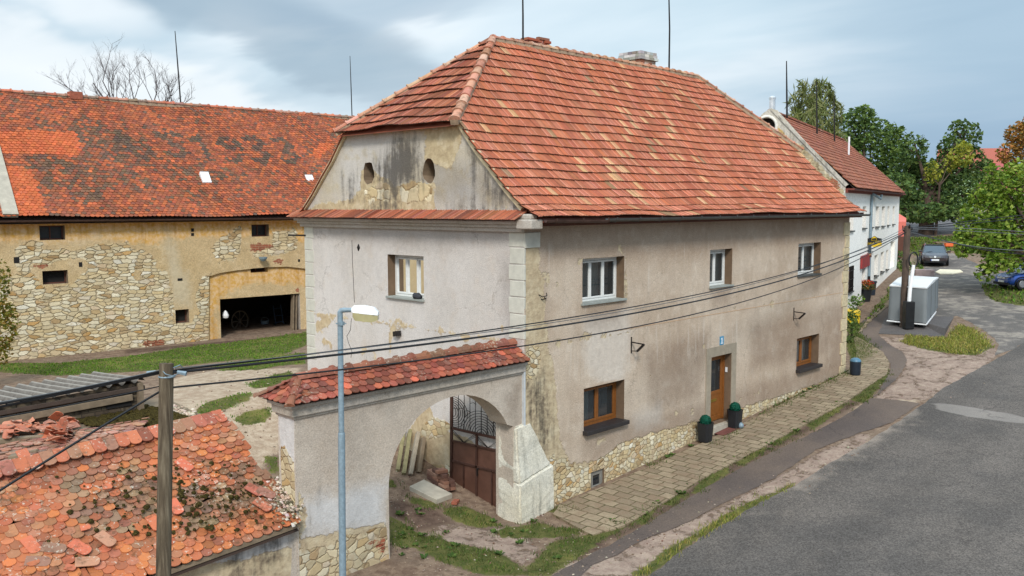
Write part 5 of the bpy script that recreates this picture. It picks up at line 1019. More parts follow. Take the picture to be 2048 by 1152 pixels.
# things lying in the gateway
for k, (a, b, mt) in enumerate([((795, 943), (808, 858), M_woodgreen), ((807, 950), (820, 862), M_woodgreen), ((820, 951), (836, 866), M_stonegrey), ((836, 946), (847, 876), M_wood)]):
    lo = GP(*a); hi = Vector(on(*b, 0, -0.13)); mb = MB(); ax = (hi-lo); mb.bar(lo+Vector((0, 0, .0)), hi, .17, .10, up=(1, 0, .2)); o = mb.build('concrete_post', mt, None, bevel=.012)
    tag(o, ['mossy green post leaning on the gable wall, leftmost in the leaning row', 'mossy post second from the left in the row leaning on the gable wall', 'grey post third in the row leaning on the gable wall', 'brownish post nearest the gate in the row leaning on the gable wall'][k], 'post', 'posts leaning on the gable wall')
s0 = [GP(819, 981), GP(873, 1008), GP(905, 996), GP(848, 967)]; zs_ = max(p.z for p in s0); mb = MB(); loft(mb, [(p.x, p.y, p.z-.04) for p in s0], [(p.x, p.y, p.z+.11) for p in s0]); slab = tag(mb.build('concrete_slab', M_concrete, None, bevel=.012), 'flat grey concrete slab lying on the ground beside the metal gate', 'slab')
bm_ = MB(); bm_.box((-.145, -.07, -.0375), (.145, .07, .0375)); bk0 = bm_.build('brick', M_brickdark, None, bevel=.006); rr = random.Random(6); base = GP(880, 985); base.y += .3
bdata = [bk0.data]
for c_ in (lin(134, 96, 78), lin(96, 68, 58), lin(146, 112, 94)): d_ = bk0.data.copy(); d_.materials[0] = plain('stack_brick', c_, .9, var=.2, scale=9, bump=.4); bdata.append(d_)
first = True; k = 0; U1 = Vector((0.25, 1, 0)).normalized(); V1 = Vector((1, -.25, 0))
c0 = GP(886, 976)
for lay_ in range(6):
    for row in range(2):
        for j in range(3 if lay_ < 4 else (2 if lay_ < 5 else 1)):
            if lay_ >= 3 and row == 1 and j == 0: continue
            o = bk0 if first else bk0.copy()
            if not first: COL.objects.link(o)
            if not first: o.data = bdata[rr.randrange(4)]
            first = False; p = c0+U1*(j*.315-.2+rr.uniform(-.03, .03)+lay_*.03)+V1*(row*.165-.05+rr.uniform(-.025, .025)); o.location = (p.x, p.y, gz(c0.x, c0.y)+.05+lay_*.079); o.rotation_euler = (0, 0, math.atan2(U1.y, U1.x)+rr.uniform(-.14, .14)+(1.57 if lay_ == 5 else 0))
            tag(o, 'dark brown brick in the small stack behind the slab at the metal gate', 'brick', 'bricks stacked beside the gate'); k += 1
o = bk0.copy(); COL.objects.link(o); o.data = bk0.data.copy(); o.data.materials[0] = M_brickred; p = GP(911, 1007); o.location = (p.x, p.y, p.z+.04); o.rotation_euler = (0, .1, .6); tag(o, 'single red brick lying loose under the free end of the gate', 'brick')
if 'group' in o: del o['group']
# ------------------------------------------------------------------ barn across the yard
BA = R(-4); BU = Vector((math.cos(BA), math.sin(BA), 0)); BN = Vector((math.sin(BA), -math.cos(BA), 0)); BP = Vector((-4.88, 21.88, 0))
def bpx1(px, py, back=0.0):
    dd = Vector(ray(px, py)); P0 = BP-BN*back; t_ = (P0-Vector(CC)).dot(BN)/dd.dot(BN); q = Vector(CC)+dd*t_; return ((q-P0).dot(BU), q.z)
def bpx(pts): return [bpx1(*p) for p in pts]
def bc(pts): return [bpx1(x/3.097, 420+y/3.097) for x, y in pts]
barn = thing('barn', 'long stone barn with peeling ochre plaster and patchy orange beaver tail roof', 'barn', tuple(BP+BU*3+Vector((0, 0, 0.9))))
BF = frame_fn(BP, BU, (0, 0, 1), BN)
S_L, S_R = -14.0, 20.0
def brect(x0, y0, x1, y1): a = bpx1(x0, (y0+y1)/2); b = bpx1(x1, (y0+y1)/2); c = bpx1((x0+x1)/2, y0); d2 = bpx1((x0+x1)/2, y1); return rect(a[0], b[0], d2[1], c[1])
bw = [brect(79, 451, 130, 480), brect(85, 541, 136, 568), brect(503, 449, 538, 473), brect(351, 619, 378, 646)]
archp = bpx([(418, 715), (418, 553), (440, 546), (470, 541), (500, 538), (505, 537)]); ar = bpx1(505, 537)
archp = archp[:-1]+[(ar[0], ar[1]), (bpx1(540, 536)[0], ar[1]+.02), (bpx1(575, 538)[0], ar[1]-.0), (bpx1(612, 542)[0], ar[1]-.14), (bpx1(640, 545)[0], ar[1]-.3), (bpx1(640, 545)[0], archp[0][1])]
stone = bc([(-300, 440), (0, 430), (100, 405), (130, 380), (100, 330), (105, 240), (170, 195), (245, 185), (248, 245), (490, 255), (560, 215), (690, 203), (795, 200), (810, 250), (890, 250), (975, 295), (955, 370), (1005, 360), (1040, 395), (1060, 490), (1070, 580), (1078, 700), (1180, 700), (1230, 630), (1205, 560), (1240, 430), (1300, 405), (1310, 900), (900, 1000), (-300, 1100)])
patches = [bc([(205, 345), (300, 340), (400, 310), (545, 290), (550, 380), (470, 430), (440, 465), (300, 500), (240, 450), (190, 390)]), bc([(830, 372), (880, 380), (870, 450), (840, 458)]), bc([(950, 655), (1060, 640), (1070, 690), (960, 690)]), bc([(575, 445), (620, 440), (625, 470), (585, 472)]), bc([(248, 205), (480, 205), (500, 245), (250, 246)])]
stone2 = [bc([(1300, 250), (1350, 190), (1420, 140), (1490, 95), (1490, 270), (1460, 300), (1340, 330), (1330, 280)]), bc([(1690, 140), (1840, 110), (1840, 250), (1700, 280), (1560, 290), (1580, 250), (1690, 230)])]
BAT = dict(peel=lambda P: np.maximum(np.minimum(sdfs(P, [stone]), -sdfs(P, patches)), sdfs(P, stone2)),
           ochre=lambda P: sdfs(P, [bc([(-300, 50), (1890, 50), (1890, 215), (1690, 150), (1400, 175), (1200, 160), (900, 215), (600, 190), (300, 215), (0, 190), (-300, 200)])]),
           pale=lambda P: sdfs(P, [bc([(1000, 100), (1060, 110), (1130, 350), (1180, 420), (1200, 600), (1080, 600), (1045, 380)]), bc([(120, 170), (430, 185), (600, 150), (760, 170), (500, 205), (130, 215)])]),
           brick=lambda P: sdfs(P, [bc([(1545, 210), (1690, 205), (1690, 240), (1560, 250)]), bc([(1690, 310), (1770, 310), (1770, 355), (1690, 350)]), bc([(868, 815), (1027, 808), (1027, 852), (885, 858)]), bc([(205, 335), (300, 330), (300, 350), (210, 360)])]),
           damp=lambda P: sdfs(P, [bc([(0, 900), (1300, 780), (1300, 900), (0, 980)])])-.2)
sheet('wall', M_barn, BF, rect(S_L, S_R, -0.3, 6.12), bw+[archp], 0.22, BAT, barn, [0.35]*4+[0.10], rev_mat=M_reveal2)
BF2 = frame_fn(BP-BN*0.10, BU, (0, 0, 1), BN)
gl, gr_ = bpx1(443, 640)[0], bpx1(603, 640)[0]; gt = bpx1(520, 592)[1]; gz0 = 0.86
w4_ = brect(503, 523, 538, 545)
apo = [(u, v) for u, v in archp]; s0_, s1_ = min(u for u, v in archp), max(u for u, v in archp)
ghole = [(gl, -0.3), (gl, gt-.02), ((gl+gr_)/2, gt), (gr_, gt-.03), (gr_, -0.3)]
pan = [(s0_, -0.3), (gl, -0.3), (gl, gt-.02), (gr_, gt-.03), (gr_, -0.3), (s1_, -0.3)]+[(u, v) for u, v in reversed(archp) if v > gz0+.3]
sheet('arch_panel', M_barn, BF2, pan, [w4_], 0.2, dict(peel=lambda P: P[:, 0]*0-1, ochre=lambda P: sdfs(P, [bc([(1290, 380), (1900, 340), (1900, 470), (1600, 450), (1400, 520), (1350, 600), (1350, 820), (1290, 820)])]), pale=lambda P: P[:, 0]*0-.5, brick=lambda P: sdfs(P, [bc([(1830, 495), (1860, 490), (1862, 520), (1840, 522)])]), damp=lambda P: P[:, 0]*0-1), barn, [0.4])
mb = MB()
for (u0, u1, v0, v1) in ((gl, gr_, 0.8, gt),):
    a = [BF2(gl, .8), BF2(gr_, .8), BF2(gr_, gt-.03), BF2(gl, gt-.02)]; b = [p-BN*0.4 for p in a]
    mb.add(a+b, [(0, 4, 7, 3), (3, 7, 6, 2), (1, 2, 6, 5)])
mb.build('doorway_reveal', M_cornice, barn)
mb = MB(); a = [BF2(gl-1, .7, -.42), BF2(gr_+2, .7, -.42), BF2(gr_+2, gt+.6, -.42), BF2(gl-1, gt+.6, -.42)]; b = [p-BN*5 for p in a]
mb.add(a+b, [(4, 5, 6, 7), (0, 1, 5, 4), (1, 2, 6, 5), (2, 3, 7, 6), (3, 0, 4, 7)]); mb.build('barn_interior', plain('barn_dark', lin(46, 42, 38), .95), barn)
for i, h in enumerate(bw+[w4_]):
    (u0, v0), (u1, v1) = h[0], h[2]; dd = -0.30 if i < 4 else -.45; mb = MB(); w_ = .05
    for r4 in (rect(u0, u1, v0, v0+w_), rect(u0, u1, v1-w_, v1), rect(u0, u0+w_, v0, v1), rect(u1-w_, u1, v0, v1)): mb.prism(r4, BF, dd-.05, dd+.02)
    if i in (0, 2, 4): um = u0+(u1-u0)*.48; mb.prism(rect(um-.02, um+.02, v0, v1), BF, dd-.04, dd+.03)
    f_ = mb.build('window', M_brownwood, barn); MB().add([BF(u0, v0, dd-.01), BF(u1, v0, dd-.01), BF(u1, v1, dd-.01), BF(u0, v1, dd-.01)], [(0, 1, 2, 3)]).build('pane', M_barnglass if i in (0, 2) else M_dark, f_)
mb = MB()
for x, y, w_, h in ((385, 460, .12, .14), (385, 469, .12, .12), (388, 538, .0, 0), (360, 559, .2, .1), (598, 521, .1, .12), (33, 520, .18, .22), (161, 529, .12, .18)):
    if w_: u, v = bpx1(x, y); mb.prism(rect(u-w_/2, u+w_/2, v-h/2, v+h/2), BF, 0.0, .012)
mb.build('putlog_hole', M_dark, barn)
mb = MB(); mb.prism(rect(S_L, S_R, 5.98, 6.06), BF, 0, .10); mb.prism(rect(S_L, S_R, 6.06, 6.14), BF, 0, .2); mb.build('cornice', M_barn, barn, attrs={k: [0.3 if k == 'ochre' else -1.0]*len(mb.v) for k in BAT})
mb = MB(); halfpipe(mb, BF(S_L, 6.20, .42), BF(S_R, 6.10, .42), .08); mb.build('gutter', M_gutter2, barn)
# roof
O_ = BF(0, 6.24, .40); Ab = -BN; BS, BL = surf(tuple(O_), tuple(BU), tuple(Ab), [(0, 0), (.9, .78), (5.4, 5.12)])
e2 = (BS(0, BL)-BS(0, BL-1)); nrm = BU.cross(e2).normalized(); Pm = BS(0, BL*.5)
def roofuv(px, py):
    dd = Vector(ray(px, py)); t_ = (Pm-Vector(CC)).dot(nrm)/dd.dot(nrm); q = Vector(CC)+dd*t_; return ((q-O_).dot(BU), BL*.5+(q-Pm).dot(e2))
op = [[roofuv(*p) for p in poly] for poly in ([(-20, 268), (150, 268), (160, 285), (160, 315), (-20, 312)], [(-20, 335), (50, 338), (75, 365), (80, 400), (95, 440), (0, 440)], [(640, 290), (670, 290), (640, 320), (620, 315)])]
dp = [[roofuv(*p) for p in poly] for poly in ([(60, 255), (160, 245), (260, 280), (400, 320), (560, 330), (620, 300), (620, 330), (520, 365), (380, 350), (200, 330), (160, 310), (165, 280)], [(60, 318), (170, 318), (260, 345), (330, 380), (200, 400), (110, 385), (75, 350)])]
# darker tiles laid as figures across the slope
GLY = {'A': [[(0, 0), (.5, 1), (1, 0)], [(.2, .38), (.8, .38)]], 'S': [[(.95, .85), (.5, 1), (.05, .8), (.5, .5), (.95, .22), (.5, 0), (.05, .15)]], '1': [[(.2, .75), (.6, 1), (.6, 0)]], '9': [[(.9, .7), (.5, 1), (.1, .75), (.45, .48), (.9, .68), (.85, .25), (.5, 0), (.12, .1)]], '3': [[(.1, .92), (.55, 1), (.9, .76), (.45, .53), (.92, .25), (.5, 0), (.08, .1)]]}
FIG = []
for ch, px, py in (('A', 247, 290), ('S', 345, 287), ('1', 403, 294), ('9', 462, 298), ('3', 514, 300), ('3', 572, 304)):
    cu, cv = roofuv(px, py)
    for st in GLY[ch]: FIG += [((cu+(a[0]-.5)*1.05, cv+(a[1]-.5)*1.7), (cu+(b[0]-.5)*1.05, cv+(b[1]-.5)*1.7)) for a, b in zip(st, st[1:])]
def figd(u, v):
    m_ = 9.0
    for (a, b) in FIG:
        ex, ey = b[0]-a[0], b[1]-a[1]; t_ = min(1, max(0, ((u-a[0])*ex+(v-a[1])*ey)/(ex*ex+ey*ey))); m_ = min(m_, math.hypot(u-a[0]-ex*t_, v-a[1]-ey*t_))
    return m_
bn = np.random.RandomState(3).rand(90, 300)
def bcol(i, j, u, v, rr):
    P = np.array([[u, v]]); o_ = max(sdf(P, q)[0] for q in op); d_ = max(sdf(P, q)[0] for q in dp); n_ = math.sin(u*1.9+2*math.sin(v*1.3))*math.sin(v*2.3+math.sin(u*1.1)*2)
    fd = figd(u, v+.1); pd = 0.07+0.10*(n_ > .3)+(0.46 if d_+n_*.45 > -.05 else 0)
    if fd < .75 and u > roofuv(300, 290)[0]: pd *= .25
    if fd < .155 and rr.random() < .86: c = [lin(102, 80, 66), lin(112, 84, 66), lin(94, 76, 64)][rr.randrange(3)]
    elif o_ > 0: c = lin(194, 98, 54); 
    elif rr.random() < pd: c = [lin(114, 84, 66), lin(124, 86, 64), lin(106, 82, 66)][rr.randrange(3)]
    elif rr.random() < .12: c = lin(188, 97, 56)
    else: c = [lin(160, 88, 58), lin(150, 83, 57), lin(174, 93, 55), lin(138, 81, 59)][rr.randrange(4)]
    return jitcol(c, rr, .11)
mb = MB(); beaver_tiles(mb, BS, BL-.06, 0.142, 0.18, lambda v: -6.0, lambda v: S_R, bcol, th=.018, arc=4, seed=9, tl=.27, sag=lambda u, v: .05*math.sin(u*.5+1)+.03*math.sin(u*1.3+v)); mb.build('roof', M_barntile, barn)
mb = MB(); q = [BS(S_L, 0), BS(S_R, 0), BS(S_R, BL), BS(S_L, BL)]; ridge = BS(0, BL); back = [BF(S_L, 6.2, -10.4), BF(S_R, 6.2, -10.4)]
mb.add([p-Vector((0, 0, .22)) for p in q]+back, [(0, 1, 2, 3), (3, 2, 5, 4)]); gA = lambda s_: [BF(s_, -.3), BF(s_, 6.2), BF(s_, 11.2, -5.0), BF(s_, 6.2, -10.4), BF(s_, -.3, -10.4)]
for s_ in (S_L, S_R): mb.add(gA(s_), [(0, 1, 2, 3, 4)])
mb.build('roof_boarding', M_underlay, barn)
mb = MB(); rb = lambda rr: jitcol([lin(196, 120, 92), lin(176, 128, 108), lin(186, 104, 76), lin(150, 122, 108)][rr.randrange(4)], rr, .12)
ridge_caps(mb, BS(S_R, BL)+Vector((0, 0, -.02)), BS(S_L, BL)+Vector((0, 0, .04)), .15, .42, rb, 7); mb.build('ridge_tiles', M_ridge, barn); mb = MB(); mb.bar(BS(S_R, BL)-Vector((0, 0, .07)), BS(S_L, BL)-Vector((0, 0, .03)), .22, .18); mb.build('ridge_mortar', M_ridgemortar, barn)
for x0, y0 in ((410, 357), (619, 362)):
    cu, cv = roofuv(x0, y0); u0, u1, v0, v1 = cu-.19, cu+.19, cv-.30, cv+.26; mb = MB(); p = [BS(u0, v0, .06), BS(u1, v0, .06), BS(u1, v1, .16), BS(u0, v1, .16)]; q = [BS(u0, v0, -.05), BS(u1, v0, -.05), BS(u1, v1, -.05), BS(u0, v1, -.05)]
    mb.add(p+q, [(0, 1, 2, 3), (0, 1, 5, 4), (1, 2, 6, 5), (2, 3, 7, 6), (3, 0, 4, 7)]); mb.build('skylight', M_whiteplate, barn)
mb = MB(); a = roofuv(-14, 300); b = roofuv(20, 436); mb.bar(BS(a[0], BL*.62, .08), BS(b[0], 0.05, .08), .50, .18, up=tuple(nrm)); mb.build('verge_band', M_concrete, barn)
mb = MB(); p = BS(roofuv(146, 184)[0], BL); mb.box((p.x-.25, p.y-.2, p.z-.1), (p.x+.25, p.y+.2, p.z+.22)); mb.build('chimney', M_brickred, barn)
for (x0, y0, x1, y1, r_) in ((362, 210, 350, 62, .035), (706, 238, 700, 112, .03)):
    u = roofuv(x0, y0)[0]; p = BS(u, BL); D = (p-Vector(CC)).dot(Vector(_fw)); tp = depth(x1, y1, D); mb = MB(); mb.tube([p-Vector((0, 0, .2)), (p+tp)/2, tp], [r_, r_*.9, r_*.5], 6); mb.build('lightning_rod', M_iron, barn)
mb = MB(); u, v = bpx1(521, 518); mb.lathe(tuple(BF(u, v, .25)-Vector((0, 0, .1))), [(.02, 0), (.09, .02), (.17, .12), (.19, .2)], 10); mb.bar(BF(u, v, 0), BF(u, v, .25), .04); mb.build('loudspeaker', M_zincpole, barn)
for x_ in (592, 598):
    a = bpx1(x_, 600); b = bpx1(x_-1, 660); mb = MB(); mb.bar(BF2(a[0], gt-.1, -.2), BF2(b[0]-.1, gz0, -.05), .25, .05, up=tuple(BU)); mb.build('door_board', M_wood, barn)
# in the open doorway: an old wheel, a hand truck, a bag and a bucket
def inside(px, py, back): s_, z_ = bpx1(px, py, back); return BP-BN*back+BU*s_+Vector((0, 0, z_))
gfl = 0.80
p = inside(480, 650, 2.6); p.z = gfl+.5; mb = MB(); ring = [p+BU*.45*math.cos(a)+Vector((0, 0, .48*math.sin(a)))-BN*.1*math.cos(a) for a in np.linspace(0, 2*math.pi, 21)]; mb.tube(ring, .035, 5, cap=False)
for a in np.linspace(0, math.pi*2, 9)[:8]: mb.bar(p, p+BU*.43*math.cos(a)+Vector((0, 0, .46*math.sin(a)))-BN*.1*math.cos(a), .03)
tag(mb.build('cart_wheel', plain('old_wheel_wood', lin(96, 90, 80), .85)), 'old spoked cart wheel standing in the dark barn doorway', 'wheel')
p = inside(560, 655, 2.4); p.z = gfl; t1 = thing('hand_truck', 'two wheeled hand truck with blue frame inside the barn doorway', 'hand truck', tuple(p)); mb = MB()
for s_ in (-.2, .2): mb.tube([p+BU*s_+Vector((0, 0, .1)), p+BU*s_-BN*.25+Vector((0, 0, 1.1))], .025, 6)
for h in (.3, .6, .95): mb.tube([p-BU*.2-BN*.25*h/1.1+Vector((0, 0, h)), p+BU*.2-BN*.25*h/1.1+Vector((0, 0, h))], .02, 6)
mb.build('frame', plain('blue_tube', lin(52, 70, 90), .5), t1); mb = MB(); mb.obox(p+BN*.15+Vector((0, 0, .05)), BU*.22, BN*.14, (0, 0, .01)); mb.build('toe_plate', M_zincpole, t1)
for s_ in (-.26, .26): mb = MB(); mb.tube([p+BU*(s_-.03)+Vector((0, 0, .13)), p+BU*(s_+.03)+Vector((0, 0, .13))], .13, 12); mb.build('wheel', M_black, t1)
p = inside(583, 650, .7); mb = MB(); a = Vector((p.x, p.y, gfl)); mb.tube([a, a+BU*.9-BN*.3+Vector((0, 0, 1.25))], .022, 6); mb.obox(a+Vector((0, 0, .06)), BU*.16, BN*.02, (0, 0, .1)); tag(mb.build('shovel', M_wood), 'long handled shovel leaning against the barn door post', 'shovel')
p = inside(451, 628, .45); mb = MB(); mb.lathe(tuple(p-Vector((0, 0, .2))), [(.03, 0), (.12, .04), (.14, .14), (.08, .28), (.02, .36)], 9); tag(mb.build('plastic_bag', M_whiteplastic), 'white plastic bag hanging at the left side of the barn doorway', 'bag')
p = inside(530, 655, 3.0); p.z = gfl; mb = MB(); mb.lathe(tuple(p), [(.16, 0), (.2, .35), (.22, .36)], 12); mb.tube([p+BU*.2*math.cos(a)+Vector((0, 0, .36+.15*math.sin(a))) for a in np.linspace(0, math.pi, 8)], .01, 4); tag(mb.build('bucket', M_zincpole), 'grey bucket on the dark barn floor', 'bucket')
# ------------------------------------------------------------------ low shed with old mossy beaver tails
shed = thing('tiled_shed', 'low old shed with worn mossy beaver tail tiles in front of the gate wall', 'shed', (-9, 1.2, -0.6))
XE0, XE1 = -15.5, -6.16
SO = Vector((0, -0.16, 0.85+0.057*6.18)); SU = Vector((1, 0, 0.057))
SS, SL_ = surf(tuple(SO), tuple(SU), (0, 1, 0), [(0, 0), (0.6, 0.38), (2.72, 1.60)])
sP = SS(-7, 0.9); sn = (SS(-6, 0.9)-SS(-7, 0.9)).cross(SS(-7, 1.6)-SS(-7, 0.9)).normalized()
def spt(px, py, lift=0.0):
    dd = Vector(ray(px, py)); t_ = (sP-Vector(CC)).dot(sn)/dd.dot(sn); return Vector(CC)+dd*t_+sn*lift
e_u = SU.normalized(); e_v = (SS(-7, 1.6)-SS(-7, .9)).normalized()
def suv(px, py): q = spt(px, py)-sP; return (-7+q.dot(e_u), .9+q.dot(e_v))
oldz = [suv(*p) for p in ((70, 960), (150, 925), (240, 930), (330, 940), (420, 960), (500, 950), (560, 985), (560, 1030), (450, 1050), (300, 1060), (180, 1060), (120, 1010))]
def scol(i, j, u, v, rr):
    o_ = sdf(np.array([[u, v]]), oldz)[0]; n_ = math.sin(u*3.1+1.3*math.sin(v*4))*math.sin(v*3.7+u)
    if o_+n_*.3 > 0.05 and rr.random() < .7: c = [lin(150, 110, 84), lin(134, 102, 82), lin(156, 122, 92), lin(150, 98, 74)][rr.randrange(4)]
    else: c = [lin(184, 108, 70), lin(172, 99, 65), lin(194, 113, 66), lin(160, 98, 70), lin(174, 116, 84)][rr.randrange(5)]
    return jitcol(c, rr, .10)
srr = random.Random(5); miss = {(3, -52), (4, -52), (7, -40), (6, -47), (10, -47), (12, -55)}
mb = MB(); beaver_tiles(mb, SS, SL_-.05, .143, .192, lambda v: XE0, lambda v: XE1-.03*math.sin(v*5), scol, th=.017, arc=7, seed=12, tl=.29, jit=1.3, skip=lambda i, j, u, v: (i, j) in miss, sag=lambda u, v: .035*math.sin(u*1.1+v)+.02*math.sin(u*2.7-v*2)); mb.build('roof', M_oldtile, shed)
mb = MB(); lz = Vector((0, 0, -.14)); q = [SS(XE0, 0)+lz, SS(XE1-.05, 0)+lz, SS(XE1-.05, SL_)+lz, SS(XE0, SL_)+lz]; bk = [SS(XE0, SL_)+Vector((0, 2.5, -1.5)), SS(XE1-.05, SL_)+Vector((0, 2.5, -1.5))]; mb.add(q+bk, [(0, 1, 2, 3), (3, 2, 5, 4)]); mb.build('roof_boarding', M_underlay, shed)
def rtile(mb, c, ax, ay, n_, col, w=.185, L=.38, th=.016):      # one loose beaver tail
    c, ax, ay, n_ = Vector(c), Vector(ax).normalized(), Vector(ay).normalized(), Vector(n_).normalized(); pts = [(-w/2, L/2), (-w/2, -L/2+w*.36)]
    for k in range(1, 7): a = math.pi*k/7; pts.append((-w/2*math.cos(a), -L/2+w*.36-w*.36*math.sin(a)))
    pts += [(w/2, -L/2+w*.36), (w/2, L/2)]; up_ = [c+ax*a+ay*b+n_*th for a, b in pts]; dn = [c+ax*a+ay*b for a, b in pts]; n = len(pts); mb.add(up_+dn, [tuple(range(n)), tuple(range(n, 2*n))[::-1]]+[(k, (k+1) % n, n+(k+1) % n, n+k) for k in range(n)], col)
mb = MB(); rr = random.Random(3); u = XE0       # ridge course, tiles laid upright over the top
while u < XE1-.1:
    if u > -10.75: rtile(mb, SS(u+.1, SL_-.13, .075+rr.uniform(0, .02)), e_u, e_v+e_u*rr.uniform(-.05, .05), sn, jitcol([lin(184, 104, 74), lin(170, 100, 76), lin(158, 110, 88)][rr.randrange(3)], rr, .1), w=.21, L=.36, th=.018)
    u += .215
mb.build('ridge_course', M_oldtile, shed)
loose_px = [((368, 936), 20, 0), ((508, 986), 28, 1), ((524, 1016), 24, 1), ((531, 992), 35, 2), ((62, 1097), 12, 0), ((107, 1103), 58, 2), ((75, 1130), 62, 2), ((160, 1102), 30, 0), ((211, 1085), 22, 3), ((174, 1130), 70, 3), ((308, 1052), 4, 0), ((350, 1020), 2, 0), ((214, 980), 80, 0), ((49, 920), 4, 0), ((140, 1142), 50, 0), ((170, 1062), 85, 0)]
LT = [lin(206, 112, 80), lin(182, 104, 82), lin(158, 112, 96), lin(176, 128, 102)]; nm_ = ['bright orange', 'red brown', 'grey brown', 'lichen spotted']
LL = ['orange loose tile just right of the wooden pole, near the ridge', 'red brown loose tile lying crooked beside the gate pillar, upper one', 'red brown loose tile lying crooked beside the gate pillar, lower one', 'grey loose tile nearest the broken mortar by the gate pillar', 'bright orange loose tile near the left edge of the shed roof', 'long grey tile lying askew between two orange tiles at lower left', 'grey brown tile with mortar crumbs at the bottom left corner', 'orange loose tile lying askew at the lower left, half over the gap', 'lichen spotted loose tile in the middle of the lower roof', 'white crusted loose tile lying across the lower roof', 'orange loose tile hidden partly behind the wooden pole, lower one', 'orange loose tile just right of the wooden pole, mid slope', 'small orange tile shard lying across the upper slope', 'orange loose tile leaning at the broken end of the ridge', 'orange tile fragments at the bottom edge left of the pole', 'small orange shard in the gap of the lower roof']
for k, ((px, py), ang, ci) in enumerate(loose_px):
    p = spt(px, py, .075); a = R(ang); ay = e_v*math.cos(a)-e_u*math.sin(a); ax = e_u*math.cos(a)+e_v*math.sin(a); small = k in (12, 14, 15); mb = MB(); tl_ = random.Random(k); tiltn = (sn+e_u*tl_.uniform(-.12, .12)+e_v*tl_.uniform(-.1, .1)).normalized()
    rtile(mb, p-Vector((0, 0, 0)), ax, ay, tiltn, jitcol(LT[ci], tl_, .06), w=.19 if not small else .11, L=.36 if not small else .16); tag(mb.build('loose_tile', M_oldtile), LL[k], 'roof tile', 'loose tiles lying on the shed roof')
mm = MB(); rr = random.Random(21)
def lump(mb, p, r_, rr, n_=None, flat=.6, col=None, seg=7):
    n_ = n_ or Vector((0, 0, 1)); a = n_.orthogonal().normalized(); b = n_.cross(a); o = len(mb.v); rings = 3
    for i in range(rings):
        ph = i/rings*math.pi/2
        for k in range(seg): q = 2*math.pi*k/seg; rad = r_*math.cos(ph)*rr.uniform(.75, 1.25); mb.v.append(tuple(p+(a*math.cos(q)+b*math.sin(q))*rad+n_*(r_*flat*math.sin(ph)*rr.uniform(.8, 1.2))))
    mb.v.append(tuple(p+n_*r_*flat))
    for i in range(rings-1):
        for k in range(seg): mb.f.append((o+i*seg+k, o+i*seg+(k+1) % seg, o+(i+1)*seg+(k+1) % seg, o+(i+1)*seg+k)); mb.c.append(col); mb.mi.append(0)
    for k in range(seg): mb.f.append((o+(rings-1)*seg+k, o+(rings-1)*seg+(k+1) % seg, o+rings*seg)); mb.c.append(col); mb.mi.append(0)
for k in range(400):
    if k < 330: px, py = rr.gauss(400, 95), rr.gauss(1000, 48)
    else: px, py = rr.uniform(60, 560), rr.uniform(900, 1140)
    if py > 1045+(600-px)*.36-12 or py < 850+(450-px)*.22+30 or px > 560 or px > 455+(py-850)*.62: continue
    r_ = rr.choice([.014, .02, .02, .028, .035, .05])*rr.uniform(.7, 1.2); lump(mm, spt(px, py, .045), r_, rr, sn, .75)
tag(mm.build('moss', M_moss, None, True), 'dark moss cushions scattered over the old shed roof', 'moss', None, 'stuff')
# broken mortar where the roof met the gate pillar
mb = MB(); MC = [lin(206, 188, 172), lin(190, 168, 148), lin(172, 150, 128), lin(128, 116, 94), lin(96, 88, 66)]
for k in range(420):
    t_ = rr.random(); px, py = 552+t_*40+rr.gauss(0, 14), 975+t_*52+rr.gauss(0, 15)
    if px > 603 or py < 945: continue
    lump(mb, spt(px, py, .03+rr.random()*.05), rr.uniform(.012, .042), rr, sn, .5, jitcol(MC[rr.randrange(5)], rr, .1), 4)
tag(mb.build('mortar_rubble', M_col), 'pale crumbled mortar heaped between the shed roof and the gate pillar', 'rubble', None, 'stuff')
# street wall under the shed eave
FW = frame_fn((0, 0.06, 0), (1, 0, 0), (0, 0, 1), (0, -1, 0))
fpx = wpx; WAs = dict(WA); WAs['peel'] = lambda P: np.clip((-0.50-0.30*np.sin(P[:, 0]*1.7)-0.12*(P[:, 0]+6))*0.0+(-0.35+0.10*(P[:, 0]+8))-P[:, 1], -1, 1)
WAs['soot'] = lambda P: sdfs(P, [fpx([(560, 1062), (590, 1052), (590, 1110), (565, 1100)]), fpx([(520, 1080), (552, 1068), (548, 1130), (520, 1140)]), fpx([(470, 1100), (500, 1090), (500, 1140), (470, 1150)])])-.05
WAs['bare'] = lambda P: np.clip(0.35-0.10*(P[:, 0]+8)-np.abs(P[:, 1])*1.0+.15, -1, 1); WAs['brick'] = lambda P: P[:, 0]*0-1.0; WAs['pale'] = lambda P: sdfs(P, [fpx([(420, 1110), (580, 1055), (580, 1130), (420, 1180)])])
sheet('street_wall', M_gatewall, FW, [(XE0, -1.4), (GX0, -1.4), (GX0, .84), (XE0, .33)], (), .16, WAs, shed)
mb = MB(); mb.bar(SS(XE0, 0)+Vector((0, .06, -.05)), SS(XE1, 0)+Vector((0, .06, -.05)), .06, .08); mb.build('eave_board', M_wood, shed)
